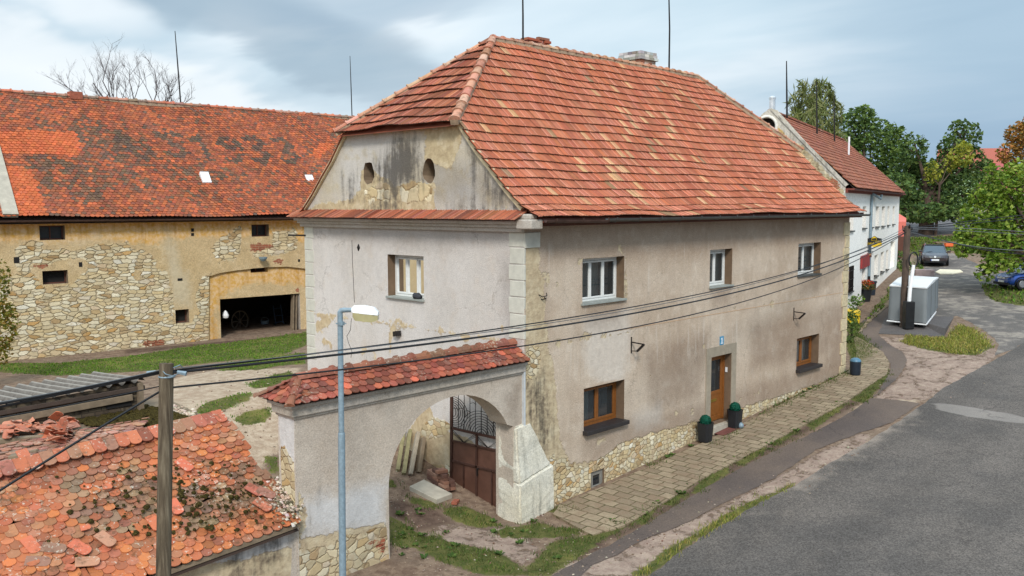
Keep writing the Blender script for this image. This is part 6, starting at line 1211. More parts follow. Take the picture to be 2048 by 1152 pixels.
# ------------------------------------------------------------------ collapsed outbuilding behind it: mossy flat roof and a heap of tiles
ruin = thing('ruined_outbuilding', 'collapsed outbuilding with sunken tile roof under moss and rotten beams', 'outbuilding', (-9, 5, 0.6))
RZ = 1.72
def rp(px, py, z=RZ): return Vector(on(px, py, 2, z))
mb = MB(); c4 = [rp(-60, 960), rp(215, 880), rp(420, 838), rp(330, 795), rp(-60, 838)]; mb.add([p for p in c4]+[Vector((p.x, p.y, .2)) for p in c4], [(0, 1, 2, 3, 4)]+[(i, (i+1) % 5, 5+(i+1) % 5, 5+i) for i in range(5)]); mb.build('walls', M_wood, ruin)
US, UL = surf((0, 2.9, RZ+.02), (1, 0, 0), (0, 1, 0), [(0, 0), (5, .25)]); mb = MB(); rr = random.Random(8)
beaver_tiles(mb, US, 2.6, .16, .19, lambda v: -13.5, lambda v: -7.9+v*.6, lambda i, j, u, v, r2: jitcol([lin(172, 122, 100), lin(158, 112, 94), lin(184, 132, 106), lin(150, 118, 102)][r2.randrange(4)], r2, .12), th=.016, arc=4, seed=3, jit=4.5, tl=.3); mb.build('tile_roof', M_oldtile, ruin)
mb = MB()
def mossp(px, py): q = Vector((px-262, py-838)); return abs(q.x)/125+abs(q.y)/34 < 1.05
for k in range(2600):
    px, py = rr.uniform(130, 400), rr.uniform(800, 880)
    n_ = math.sin(px*.09)*math.sin(py*.3+px*.03)
    if not mossp(px, py) or n_ > .55 and rr.random() < .8: continue
    lump(mb, rp(px, py, RZ+.05), rr.uniform(.03, .09), rr, None, .6, None, 5)
tag(mb.build('moss_cover', M_moss, ruin, True), kind='stuff')
mb = MB()
for k in range(200): px = rr.uniform(330, 392); py = 812+(px-330)*.35+rr.gauss(0, 6); lump(mb, rp(px, py, RZ+.04), rr.uniform(.02, .06), rr, None, .5, jitcol(MC[rr.randrange(4)], rr, .1), 5)
tag(mb.build('lichen_edge', M_col, ruin), kind='stuff')
for (a, b, w_) in (((-30, 884), (128, 872), .14), ((128, 872), (150, 868), .12), ((20, 918), (58, 912), .2), ((60, 905), (75, 902), .10), ((55, 838), (120, 834), .12)):
    mb = MB(); mb.bar(rp(*a, RZ+.12), rp(*b, RZ+.16), w_, w_*.8); mb.build('beam', M_wood, ruin, bevel=.02)
# heap of stripped tiles: each one lies loose
t0 = MB(); rtile(t0, (0, 0, 0), (1, 0, 0), (0, 1, 0), (0, 0, 1), None); vr = []
for k in range(5): 
    q = MB(); rtile(q, (0, 0, 0), (1, 0, 0), (0, 1, 0), (0, 0, 1), [lin(206, 132, 104), lin(190, 116, 90), lin(214, 146, 118), lin(176, 120, 100), lin(198, 112, 78)][k]); o = q.build('loose_tile', M_oldtile); vr.append(o)
n_heap = 0
for k in range(96):
    if k < 40: px, py = rr.gauss(30, 28), rr.gauss(848, 12); h = .10+max(0, .35-abs(px-25)/110)*rr.random()
    else: px, py = rr.gauss(112, 20), rr.gauss(855, 10); h = .08+max(0, .55-abs(px-112)/60)*rr.random()
    if px < -20 or px > 165 or py < 822 or py > 878: continue
    s_ = vr[n_heap % 5]; o = s_ if n_heap < 5 else s_.copy()
    if n_heap >= 5: COL.objects.link(o)
    p = rp(px, py, RZ+h); o.location = p; o.rotation_euler = (rr.gauss(0, .32), rr.gauss(0, .32), rr.uniform(0, 6.28)) if k < 40 else (rr.gauss(-.35, .3), rr.gauss(.3, .25), rr.gauss(-.6, .5))
    tag(o, 'stripped orange beaver tail tile in the loose heap on the collapsed outbuilding', 'roof tile', 'tiles heaped on the collapsed outbuilding'); n_heap += 1
# ------------------------------------------------------------------ corrugated sheet shed
cs = thing('corrugated_shed', 'low shed with grey corrugated sheet roof and dark brick and board wall', 'shed', (-9, 7.6, .8))
CY0 = 7.0; zA = on(290, 760, 1, CY0); pB = on(196, 746, 0, zA[0]); X1 = zA[0]; Y1 = max(8.2, pB[1]); zB = pB[2]
mb = MB(); nxr = 420; X0c = -13.5
def corr(x): return .062*math.cos(2*math.pi*x/.30)
rows_ = [(CY0-.02, 0.0), (CY0+(Y1-CY0)*.5, .5), (CY0+(Y1-CY0)*.5+.001, .5), (Y1, 1.0)]
for (ya, ta), (yb2, tb), lf in ((rows_[0], rows_[1], .03), (rows_[2], rows_[3], .0)):
    vs = []; zz = lambda t_, x: zA[2]+(zB-zA[2])*t_-.012*(X1-x)*(1-t_)*0+(-.03*(X1-x))
    for i in range(nxr+1): x = X0c+(X1-X0c)*i/nxr; vs += [(x, ya, zz(ta, x)+corr(x)+lf), (x, yb2, zz(tb, x)+corr(x)+lf*.2)]
    mb.add(vs, [(2*i, 2*i+2, 2*i+3, 2*i+1) for i in range(nxr)])
def corr_mat():
    m_, t = newmat('corrugated_sheet'); co = t.coord(); n = t.noise(co, 5, 5, .65); f = t.noise(co, 30, 4, .7); col = t.ramp(n, [(.3, lin(96, 90, 84)), (.5, lin(112, 106, 99)), (.7, lin(128, 122, 114))]); col = t.mix(t.m('MULTIPLY', t.ss(f, .5, .68), .4), col, lin(92, 84, 72)); cx_, cy_, cz_ = t.sep(co); val = t.ss(t.m('COSINE', t.m('MULTIPLY', cx_, 2*math.pi/.30)), .1, -.9); col = t.mix(t.m('MULTIPLY', val, .75), col, lin(48, 43, 38)); col = t.mix(t.m('MULTIPLY', t.ss(t.m('COSINE', t.m('MULTIPLY', cx_, 2*math.pi/.30)), .6, 1.0), .5), col, lin(176, 170, 160)); t.out(col, .9, t.bump(f, .4, .01), .2); return m_  # wave shading put into the colour: dirty valleys darkened, crests lightened
mb.build('roof', corr_mat(), cs, True)
mb = MB(); zt = lambda x: zA[2]-.03*(X1-x)-.05
mb.add([(X0c, CY0+.1, .6), (X1-.05, CY0+.1, .6), (X1-.05, CY0+.1, zt(X1)), (X0c, CY0+.1, zt(X0c)), (X1-.05, Y1, .6), (X1-.05, Y1, zB-.05)], [(0, 1, 2, 3), (1, 4, 5, 2)]); 
M_dbrick = None
M_darkboard = plain('dark_board', lin(74, 62, 54), .9, var=.2, scale=5)
def dbrick():
    m_, t = newmat('sooty_brick_wall'); co = t.coord(); x, y, z = t.sep(co); bt_ = t.n('ShaderNodeTexBrick', None, Vector=t.comb(x, z, 0.0), Scale=1.0, Color1=lin(120, 108, 88), Color2=lin(86, 74, 62), Mortar=lin(70, 62, 54), Mortar_Size=.012); bt_.inputs['Brick Width'].default_value = .3; bt_.inputs['Row Height'].default_value = .09
    n = t.noise(co, 4, 5, .6); t.out(t.mix(t.ss(n, .4, .65), bt_.outputs[0], lin(66, 58, 50)), .95, t.bump(t.m('SUBTRACT', n, bt_.outputs['Fac']), .6, .02), .1); return m_
mb.build('wall', dbrick(), cs)
for (a, b, zo, w_) in ((X0c, X1, -.13, .10), (-9.4, X1-.3, -.32, .15)): mb = MB(); mb.bar((a, CY0+.04, zt(a)+zo), (b, CY0+.04, zt(b)+zo), .06, w_); mb.build('board', M_wood if zo < -.2 else M_darkboard, cs, bevel=.01)
mb = MB(); a = on(212, 800, 1, CY0+.08); b = on(262, 800, 1, CY0+.08); mb.prism(rect(a[0], b[0], a[2]-.22, a[2]+.18), frame_fn((0, CY0+.09, 0), (1, 0, 0), (0, 0, 1), (0, -1, 0)), 0, .02); mb.build('opening', M_dark, cs)
mb = MB(); mb.bar((X1-.12, CY0+.02, .6), (X1-.12, CY0+.02, zt(X1)), .12); mb.build('post', M_wood, cs)
# ------------------------------------------------------------------ white inn along the street
WAz = R(15.3); WU = Vector((math.cos(WAz), math.sin(WAz), 0)); WN = Vector((math.sin(WAz), -math.cos(WAz), 0)); WP = Vector((25.85, 3.78, 0))
inn = thing('white_building', 'white rendered two storey building with brown tile roof and weathered stone gable beyond the farmhouse', 'building', tuple(WP+WU*12+Vector((0, 0, 1.2))))
IF = frame_fn(WP, WU, (0, 0, 1), WN); IG = frame_fn(WP, -WN, (0, 0, 1), -WU)
def ifx(px, py, off=0.0):
    P0 = WP+WN*off; dd = Vector(ray(px, py)); t_ = (P0-Vector(CC)).dot(WN)/dd.dot(WN); q = Vector(CC)+dd*t_; return ((q-P0).dot(WU), q.z)
def igx(px, py):
    dd = Vector(ray(px, py)); t_ = (WP-Vector(CC)).dot(WU)/dd.dot(WU); q = Vector(CC)+dd*t_; return ((q-WP).dot(-WN), q.z)
IL = ifx(1797, 450)[0]
def c3(x0, y0, x1, y1):
    a, b = ifx(1640+x0/4.115, 340+(y0+y1)/8.23), ifx(1640+x1/4.115, 340+(y0+y1)/8.23); um = 1640+(x0+x1)/8.23; return rect(a[0], b[0], ifx(um, 340+y1/4.115)[1], ifx(um, 340+y0/4.115)[1])
ups = [(243, 300, 276, 500), (350, 300, 379, 478), (418, 300, 437, 470), (458, 300, 486, 466), (508, 300, 533, 460), (554, 300, 571, 452), (597, 300, 613, 445)]
los = [(233, 792, 268, 1000), (343, 755, 371, 1030), (447, 700, 476, 872), (499, 676, 525, 838), (543, 660, 561, 818), (578, 590, 613, 800)]
ih = [c3(*q) for q in ups+los]; dep_ = [.30]*7+[.12, .3, .3, .3, .3, .25]
sheet('street_wall', M_white, IF, rect(0, IL, -.5, 7.42), ih, .5, dict(peel=lambda P: P[:, 0]*0-1, brick=lambda P: P[:, 0]*0-1, damp=lambda P: np.clip(-P[:, 1]+.3+P[:, 0]*.05, -1, 1)-.3), inn, dep_)
for i, h in enumerate(ih):
    (u0, v0), (u1, v1) = h[0], h[2]; dd = -dep_[i]; dk = i in (7, 8); w_ = .06; mb = MB()
    for r4 in (rect(u0, u1, v0, v0+w_), rect(u0, u1, v1-w_, v1), rect(u0, u0+w_, v0, v1), rect(u1-w_, u1, v0, v1), rect((u0+u1)/2-.03, (u0+u1)/2+.03, v0, v1)): mb.prism(r4, IF, dd-.05, dd+.03)
    f_ = mb.build('door' if i == 8 else 'window', M_brownwood if dk else M_wframe, inn); MB().add([IF(u0, v0, dd-.01), IF(u1, v0, dd-.01), IF(u1, v1, dd-.01), IF(u0, v1, dd-.01)], [(0, 1, 2, 3)]).build('pane', M_darkglass if i != 12 else M_wframe, f_)
    if i != 8 and i != 12: MB().prism(rect(u0-.06, u1+.06, v0-.06, v0), IF, -.25, .09).build('sill', M_gutter, f_)
mb = MB(); h = ih[7]
for k in range(5): u = h[0][0]+(h[1][0]-h[0][0])*(k+.5)/5; mb.bar(IF(u, h[0][1], .05), IF(u, h[2][1], .05), .03)
for k in range(3): v = h[0][1]+(h[2][1]-h[0][1])*(k+.5)/3; mb.bar(IF(h[0][0], v, .06), IF(h[1][0], v, .06), .03)
mb.build('window_bars', M_iron, inn)
ap = igx(1540, 222); gy, gzp = ap; ez = 7.42; gw2 = 2*gy
gout2 = [(0, -.5), (gw2, -.5), (gw2, ez), (gy+.35, gzp-.1), (gy, gzp+.12), (gy-.35, gzp+.02), (0, ez+.1)]
ovc = igx(1533, 253); ov = [(ovc[0]+.42*math.cos(a), ovc[1]+.42*math.sin(a)) for a in np.linspace(0, 2*math.pi, 17)[:-1]]
sheet('gable_wall', M_wgable, IG, gout2, [ov], .3, dict(peel=lambda P: sdfs(P, [[igx(*p) for p in [(1562, 282), (1600, 285), (1645, 335), (1692, 385), (1700, 430), (1660, 420), (1585, 330)]]]), brick=lambda P: sdfs(P, [[igx(*p) for p in q] for q in ([(1543, 262), (1562, 265), (1566, 285), (1545, 280)], [(1652, 355), (1676, 352), (1674, 364), (1652, 366)], [(1661, 372), (1690, 376), (1690, 382), (1664, 380)])]), bare=lambda P: sdfs(P, [[igx(*p) for p in [(1520, 240), (1550, 245), (1575, 270), (1570, 285), (1540, 270)]]]), soot=lambda P: sdfs(P, [[igx(*p) for p in [(1565, 262), (1590, 272), (1640, 320), (1680, 380), (1660, 370), (1600, 300)]]])-.1), inn, [.3])
mb = MB(); mb.add([IG(u, v, -.29) for u, v in ov], [tuple(range(16))]); mb.build('oval_opening', M_dark, inn)
mb = MB(); rg = [IG(ovc[0]+.48*math.cos(a), ovc[1]+.48*math.sin(a), .02) for a in np.linspace(0, 2*math.pi, 25)]; mb.tube(rg, .07, 6, cap=False); mb.build('oval_rim', M_ring, inn)
rtp = 9.9
rl_ = ifx(1690, 290, -gy)[0]
IS, ISL = surf(tuple(IF(0, ez-.02, .45)), tuple(WU), tuple(-WN), [(0, 0), (gy+.45, gzp-ez)]); sR = ifx(1806, 386, .45)[0]
ihi = lambda v: sR-(v/ISL)*(sR-min(rl_, sR))
mb = MB(); beaver_tiles(mb, IS, ISL-.03, .30, .24, lambda v: .12, ihi, lambda i, j, u, v, r2: jitcol([lin(164, 98, 72), lin(154, 92, 69), lin(172, 106, 78), lin(144, 90, 69)][r2.randrange(4)], r2, .13), th=.03, arc=4, seed=5, tl=.55); mb.build('roof', M_wtile, inn)
mb = MB(); a, b, c, d2 = IS(0.05, 0)-Vector((0, 0, .08)), IS(sR, 0)-Vector((0, 0, .08)), IS(ihi(ISL), ISL)-Vector((0, 0, .08)), IS(.05, ISL)-Vector((0, 0, .08)); bk = IF(0.05, ez, -gw2-.45), IF(sR, ez, -gw2-.45); mb.add([a, b, c, d2, *bk], [(0, 1, 2, 3), (3, 2, 5, 4), (1, 5, 2)]); mb.build('roof_boarding', M_underlay, inn)
mb = MB(); ridge_caps(mb, IS(.1, ISL), IS(ihi(ISL), ISL), .14, .5, lambda rr: jitcol(lin(146, 92, 76), rr, .12), 2); ridge_caps(mb, IS(sR, 0, .05), IS(ihi(ISL), ISL), .12, .5, lambda rr: jitcol(lin(146, 92, 76), rr, .12), 3); mb.build('ridge_tiles', M_ridge, inn)
mb = MB(); mb.prism([(u, v) for u, v in ((0.0, ez+.06), (gy-.05, gzp+.03), (gy-.05, gzp+.14), (-.12, ez+.16))], IG, -.25, .05); mb.build('verge_coping', M_wgable, inn, attrs=dict(peel=[-1]*len(mb.v), brick=[-1]*len(mb.v), bare=[-1]*len(mb.v), soot=[-.1]*len(mb.v)))
mb = MB(); mb.prism(rect(0, IL+.1, ez-.22, ez-.1), IF, 0, .12); mb.prism(rect(0, IL+.2, ez-.1, ez-.02), IF, 0, .4); mb.build('eave_board', plain('red_brown_board', lin(120, 62, 52), .8), inn)
mb = MB(); mb.quad(IF(IL, -.5), IF(IL, -.5, -gw2), IF(IL, ez, -gw2), IF(IL, ez)); mb.quad(IF(0, -.5, -gw2), IF(IL, -.5, -gw2), IF(IL, ez, -gw2), IF(0, ez, -gw2)); mb.build('back_wall', M_wframe, inn)
a = ifx(1740, 400); b = ifx(1739, 560); c = ifx(1748, 384); mb = MB(); mb.tube([IF(c[0]+.6, ez-.2, .35), IF(c[0]+.6, ez-.45, .3), IF(a[0], a[1]+.35, .10), IF(a[0], a[1]-.2, .09), IF(a[0], b[1]+.3, .09)], .075, 8); mb.build('downpipe', M_zincpole, inn); mb = MB(); mb.tube([IF(a[0], b[1]+.3, .09), IF(a[0], .9, .09)], .08, 8); mb.build('downpipe_foot', M_iron, inn)
p = igx(1545, 225); mb = MB(); q = IG(p[0]-.4, gzp-.3, -1.2); D_ = (q-Vector(CC)).dot(Vector(_fw)); tp = depth(1545, 197, D_); q = Vector((tp.x, tp.y, q.z-.6)); mb.tube([q, tp], .15, 10); mb.lathe(tuple(tp), [(.17, -.02), (.17, .06), (.08, .12)], 10); mb.build('flue_pipe', plain('steel_flue', lin(220, 222, 224), .3, .6), inn)
def rod_at(px0, py0, py1, D, r_, n='lightning_rod'): a, b = depth(px0, py0, D), depth(px0-1, py1, D); mb = MB(); mb.tube([a, (a+b)/2, b], [r_, r_*.85, r_*.5], 6); mb.build(n, M_iron, inn)
q = IS(2.3, ISL); rod_at(1574, 236, 122, (q-Vector(CC)).dot(Vector(_fw)), .05); q = IS(9, ISL); rod_at(1634, 268, 162, (q-Vector(CC)).dot(Vector(_fw)), .05); q = IS(14.5, ISL); rod_at(1669, 285, 190, (q-Vector(CC)).dot(Vector(_fw)), .05)
mb = MB(); q = IS(14, ISL*.6, .05); mb.tube([q, q+Vector((0, 0, 1.1))], .06, 8); mb.build('vent_pipe', M_whiteplate, inn)
# signs hanging from the inn front
sg = ifx(1735, 484); SX = IF(sg[0], sg[1], 0); sx = (depth(1763, 490, 1)-depth(1734, 490, 1)); DS = (SX+WN*.7-Vector(CC)).dot(Vector(_fw))
def sgp(px, py, off=0.0):   # the sign board stands square to the wall, a plane through SX spanned by the wall normal and z
    dd = Vector(ray(px, py)); t_ = (SX+WU*off-Vector(CC)).dot(WU)/dd.dot(WU); return Vector(CC)+dd*t_
def zsg(x, y): return (1700+x/19.2, 460+y/19.2)
sign = thing('inn_sign', 'black and yellow projecting sign with a house shaped top on the white wall', 'sign', tuple(SX))
def board(name, pts, mat, off, th, par):
    a = [sgp(*zsg(*p), off) for p in pts]; b = [q+WU*th for q in a]; n = len(a); return MB().add(a+b, [tuple(range(n)), tuple(range(n, 2*n))[::-1]]+[(i, (i+1) % n, n+(i+1) % n, n+i) for i in range(n)]).build(name, mat, par)
board('board', [(645, 330), (830, 290), (935, 225), (1050, 300), (1215, 330), (1215, 600), (960, 660), (780, 620), (640, 590)], M_black, 0, .08, sign)
board('lower_panel', [(770, 625), (880, 560), (1030, 520), (1215, 485), (1215, 600), (1080, 650), (930, 655)], M_yellow, -.02, .015, sign)
board('house_emblem', [(830, 420), (830, 320), (930, 240), (1025, 310), (1025, 395)], M_yellow, -.02, .015, sign)
mb = MB()
for k in range(3): mb.bar(sgp(*zsg(845, 335+k*28), -.035), sgp(*zsg(1012, 318+k*26), -.035), .012, .03)
mb.build('emblem_lines', M_black, sign)
def text(name, s_, size, origin, ux, uz, mat, par, fit=None):
    cu = bpy.data.curves.new('t', 'FONT'); cu.body = s_; cu.size = 1.0; cu.extrude = .008; cu.resolution_u = 2; ob = bpy.data.objects.new('t', cu); COL.objects.link(ob); bpy.context.view_layer.update()
    me = bpy.data.meshes.new_from_object(ob.evaluated_get(bpy.context.evaluated_depsgraph_get())); bpy.data.objects.remove(ob); mb = MB(); vs = [v.co for v in me.vertices]; x0 = min(v.x for v in vs); x1 = max(v.x for v in vs); y0 = min(v.y for v in vs); y1 = max(v.y for v in vs); w_, h_ = size
    n_ = ux.cross(uz).normalized(); mb.add([origin+ux*((v.x-x0)/(x1-x0)*w_)+uz*((v.y-y0)/(y1-y0)*h_)+n_*v.z for v in vs], [tuple(p.vertices) for p in me.polygons]); return mb.build(name, mat, par)
a, b = sgp(*zsg(672, 565), -.03), sgp(*zsg(930, 530), -.03); h_ = (sgp(*zsg(672, 480), -.03)-a).length; ux = (b-a).normalized(); uz = Vector((0, 0, 1)); text('lettering', 'ČERNÁ', ((b-a).length, h_), a, ux, uz, M_yellow, sign)
a, b = sgp(*zsg(965, 505), -.03), sgp(*zsg(1180, 465), -.03); h_ = (sgp(*zsg(965, 430), -.03)-a).length; text('lettering', 'HORA', ((b-a).length, h_), a, (b-a).normalized(), uz, M_yellow, sign)
mb = MB(); a = sgp(*zsg(545, 480)); mb.bar(a, sgp(*zsg(660, 460)), .05); mb.bar(sgp(*zsg(545, 380)), sgp(*zsg(545, 580)), .05); mb.build('bracket', M_iron, sign)
s2 = thing('hanging_sign', 'brown wooden sign with pale lettering bands hanging under the yellow sign', 'sign', tuple(sgp(*zsg(540, 880))))
board('board', [(485, 890), (825, 885), (830, 1050), (490, 1050)], M_brownwood, 0, .06, s2); board('pale_panel', [(575, 915), (800, 905), (800, 960), (720, 990), (575, 1000)], plain('sign_tan', lin(190, 150, 110), .7), -.015, .01, s2)
mb = MB(); mb.bar(sgp(*zsg(420, 830)), sgp(*zsg(880, 815)), .03); mb.bar(sgp(*zsg(545, 830)), sgp(*zsg(545, 890)), .02); mb.bar(sgp(*zsg(800, 825)), sgp(*zsg(800, 890)), .02); mb.bar(sgp(*zsg(875, 815)), sgp(*zsg(880, 960)), .02); mb.build('bracket', M_iron, s2)
mb = MB(); a = ifx(1722, 512); b = ifx(1731, 527); mb.prism(rect(a[0]-.3, b[0]+.9, b[1]-.15, a[1]), IF, .02, .12); tag(mb.build('red_board', plain('red_board', lin(150, 52, 50), .6, var=.3, scale=2)), 'faded red board over the dark inn door', 'sign')
# far houses
pk = thing('pink_house', 'low salmon pink rendered house with red metal roof behind the white building', 'house', tuple(GP(1803, 490)))
def dbox(px0, px1, D0, D1, z0, z1):       # block seen between two image columns, from depth D0 to D1
    a, b = depth(px0, 450, D0), depth(px1, 450, D0); c, d2 = depth(px1, 450, D1), depth(px0, 450, D1); return [(p.x, p.y, z0) for p in (a, b, c, d2)]+[(p.x, p.y, z1) for p in (a, b, c, d2)]
BXF = [(3, 2, 1, 0), (4, 5, 6, 7), (0, 1, 5, 4), (1, 2, 6, 5), (2, 3, 7, 6), (3, 0, 4, 7)]
v = dbox(1760, 1812, 74, 80, 1.5, 5.2); MB().add(v, BXF).build('wall', M_pink, pk); t4 = [Vector(p) for p in v[4:]]; rg = ((t4[0]+t4[3])/2+Vector((0, 0, 1.6)), (t4[1]+t4[2])/2+Vector((0, 0, .25))); MB().add(t4+list(rg), [(0, 1, 5, 4), (2, 3, 4, 5), (1, 2, 5), (3, 0, 4)]).build('roof', M_pink, pk)
ga = thing('board_gate', 'reddish brown board gate between the white building and the pole', 'gate', tuple(GP(1803, 530))); a, b = depth(1793, 520, 70), depth(1813, 520, 70); zg = gz(a.x, a.y); mb = MB(); mb.bar(Vector((a.x, a.y, zg+.85)), Vector((b.x, b.y, zg+.85)), .06, 1.7); mb.build('boards', M_brownwood, ga); mb = MB(); mb.bar(Vector((b.x, b.y, zg)), Vector((b.x, b.y, zg+2.1)), .3); mb.build('post', M_brickdark, ga)
gh_ = thing('green_house', 'pale green house with red brown roof behind the dark spreading tree', 'house', tuple(depth(1930, 380, 150)))
v = dbox(1870, 2010, 150, 170, 4, 12.6); MB().add(v, BXF).build('wall', M_greenwall, gh_); t4 = [Vector(p) for p in v[4:]]; rg = ((t4[0]+t4[3])/2+Vector((0, 0, 4)), (t4[1]+t4[2])/2+Vector((0, 0, 4))); MB().add([p+(p-(t4[0]+t4[2])/2)*.06 for p in t4]+list(rg), [(0, 1, 5, 4), (2, 3, 4, 5), (1, 2, 5), (3, 0, 4)]).build('roof', plain('far_red_roof', lin(168, 92, 74), .9), gh_)
for px in (1895, 1935, 1975):
    p = depth(px, 395, 149.9); mb = MB(); q = _R*1.0; mb.obox(p, tuple(_R*.7), (0, 0, .9), tuple(_fw*.1)); mb.build('window', M_wframe, gh_)
rh = thing('red_roof_house', 'far house with dusky red roof at the right edge behind the trees', 'house', tuple(depth(2020, 360, 130))); v = dbox(1955, 2120, 130, 142, 4, 8.2); MB().add(v, BXF).build('wall', M_cornice, rh); t4 = [Vector(p) for p in v[4:]]; rg = ((t4[0]+t4[3])/2+Vector((0, 0, 4.6)), (t4[1]+t4[2])/2+Vector((0, 0, 4.6))); MB().add(t4+list(rg), [(0, 1, 5, 4), (2, 3, 4, 5), (1, 2, 5), (3, 0, 4)]).build('roof', plain('dusky_roof', lin(168, 88, 88), .9), rh)
fe = thing('rail_fence', 'dark rail fence along the far road in front of the green house', 'fence', tuple(GP(1940, 425)))
pts = [GP(x, 424) for x in (1925, 1934, 1943, 1952)]; 
pts = [depth(x, 418, 135) for x in range(1915, 2000, 11)]
for p in pts: mb = MB(); z = gz(p.x, p.y); mb.bar((p.x, p.y, z), (p.x, p.y, z+1.5), .14); mb.build('post', M_iron, fe)
mb = MB()
for h in (.5, .95, 1.4): mb.bar((pts[0].x, pts[0].y, gz(pts[0].x, pts[0].y)+h), (pts[-1].x, pts[-1].y, gz(pts[-1].x, pts[-1].y)+h), .06)
mb.build('rails', M_iron, fe)
# ------------------------------------------------------------------ trees
def leaves(mb, c, rx_, ry_, rz_, n, size, cols, rr, droop=0.0, shell=.55, gaps=.35):
    ph = [rr.uniform(0, 6.28) for _ in range(6)]
    for _ in range(n):
        while True:
            x, y, z = rr.uniform(-1, 1), rr.uniform(-1, 1), rr.uniform(-1, 1); q = x*x+y*y+z*z
            if q <= 1 and q > shell*shell*rr.random(): break
        nn = math.sin(4.2*x+ph[0])*math.sin(4.6*y+ph[1])+math.sin(5.1*z+ph[2])*math.sin(3.3*x+ph[3])*.8
        if nn < -gaps and rr.random() < .9: continue
        p = Vector((c[0]+x*rx_, c[1]+y*ry_, c[2]+z*rz_)); s_ = size*rr.uniform(.75, 1.5); a = Vector((rr.gauss(0, 1), rr.gauss(0, 1), rr.gauss(0, .6)-droop)).normalized(); b = a.cross(Vector((rr.gauss(0, 1), rr.gauss(0, 1), rr.gauss(0, 1)))).normalized(); c_ = cols[rr.randrange(len(cols))]; k = rr.uniform(.72, 1.25); col = tuple(v_*k for v_ in c_[:3])
        L = s_*(1+droop*1.5); w_ = s_*.62/(1+droop*.6); fold = a.cross(b)*s_*.12
        mb.add([p-a*L*.5, p+b*w_*.5+fold, p+a*L*.5, p-b*w_*.5+fold], [(0, 1, 2, 3)], col)
def tree(name, label, base, th, tr, lobes, size, cols, seed, group=None, droop=0.0, n_per=1.0, gaps=.35, limbs=True, bark=None):
    rr = random.Random(seed); base = Vector(base); t_ = thing(name, label, 'tree', tuple(base), group); mb = MB(); top_ = base+Vector((rr.uniform(-.3, .3), rr.uniform(-.3, .3), th)); mb.tube([base-Vector((0, 0, .3)), base+Vector((0, 0, .3)), (base+top_)/2+Vector((rr.uniform(-.15, .15), 0, 0)), top_], [tr*1.5, tr*1.15, tr, tr*.8], 9)
    for (c, r3) in lobes:
        c = Vector(c)
        if limbs: m_ = (top_*0.5+c*.5)+Vector((rr.uniform(-.4, .4), rr.uniform(-.4, .4), -.3)); mb.tube([top_-Vector((0, 0, .4)), m_, c+Vector((0, 0, r3[2]*.4))], [tr*.5, tr*.3, tr*.10], 6)
        for k in range(4 if limbs else 0): e = c+Vector((rr.uniform(-.8, .8)*r3[0], rr.uniform(-.8, .8)*r3[1], rr.uniform(-.2, .8)*r3[2])); mb.tube([c-Vector((0, 0, r3[2]*.3)), (c+e)/2, e], [tr*.16, tr*.1, tr*.04], 4)
    mb.build('trunk', bark or M_bark, t_); lf = MB()
    for (c, r3) in lobes: vol = r3[0]*r3[1]*r3[2]; leaves(lf, c, *r3, int(n_per*46*(vol**.72)/(size**1.75)*.85), size, cols, rr, droop, gaps=gaps)
    lf.build('crown', M_leaf, t_); return t_
def lobe(px, py, D, wpx_, hpx, dd=0.0, k=.9): c = depth(px, py, D+dd); r_ = wpx_/2*D/CF; return (tuple(c), (r_, r_*k, hpx/2*D/CF))
def gbase(px, D): q = depth(px, 450, D); return (q.x, q.y, gz(q.x, q.y))
GR1 = [lin(88, 112, 56), lin(102, 126, 64), lin(74, 98, 50), lin(116, 136, 70), lin(66, 88, 46)]
GRD = [lin(70, 94, 50), lin(84, 108, 58), lin(58, 80, 44), lin(98, 120, 64), lin(108, 126, 64)]
GBI = [lin(112, 122, 70), lin(128, 134, 82), lin(98, 108, 62), lin(140, 142, 94)]
GLT = [lin(112, 138, 50), lin(130, 152, 60), lin(94, 124, 42), lin(144, 160, 70), lin(78, 106, 38)]
GBR = [lin(150, 112, 58), lin(168, 128, 66), lin(128, 104, 56), lin(112, 108, 56), lin(176, 120, 60)]
GYL = [lin(148, 152, 60), lin(128, 140, 54), lin(166, 164, 70)]
D = 92; tree('birch_tree', 'tall loose birch with drooping olive twigs behind the white building roof', gbase(1630, D), 6, .22, [lobe(1602, 205, D, 56, 88), lobe(1640, 195, D, 62, 78, 1), lobe(1622, 262, D, 110, 130), lobe(1666, 245, D, 44, 100, 1), lobe(1650, 305, D, 110, 110, 2)], .40, GBI, 3, droop=1.2, n_per=.85, gaps=.12)
D = 98; tree('broadleaf_tree', 'round dark green tree just right of the birch, above the white building', gbase(1730, D), 5, .3, [lobe(1716, 262, D, 92, 96), lobe(1745, 300, D, 130, 130, 2), lobe(1690, 320, D, 80, 100), lobe(1730, 235, D, 54, 50, -1)], .42, GR1, 4, 'trees beyond the white building', n_per=.95)
D = 100; tree('broadleaf_tree', 'medium green tree between the round tree and the spreading tree', gbase(1795, D), 5, .25, [lobe(1788, 285, D, 66, 80), lobe(1795, 345, D, 92, 110, -2), lobe(1770, 400, D, 70, 80, -3)], .42, GR1, 5, 'trees beyond the white building', n_per=.95)
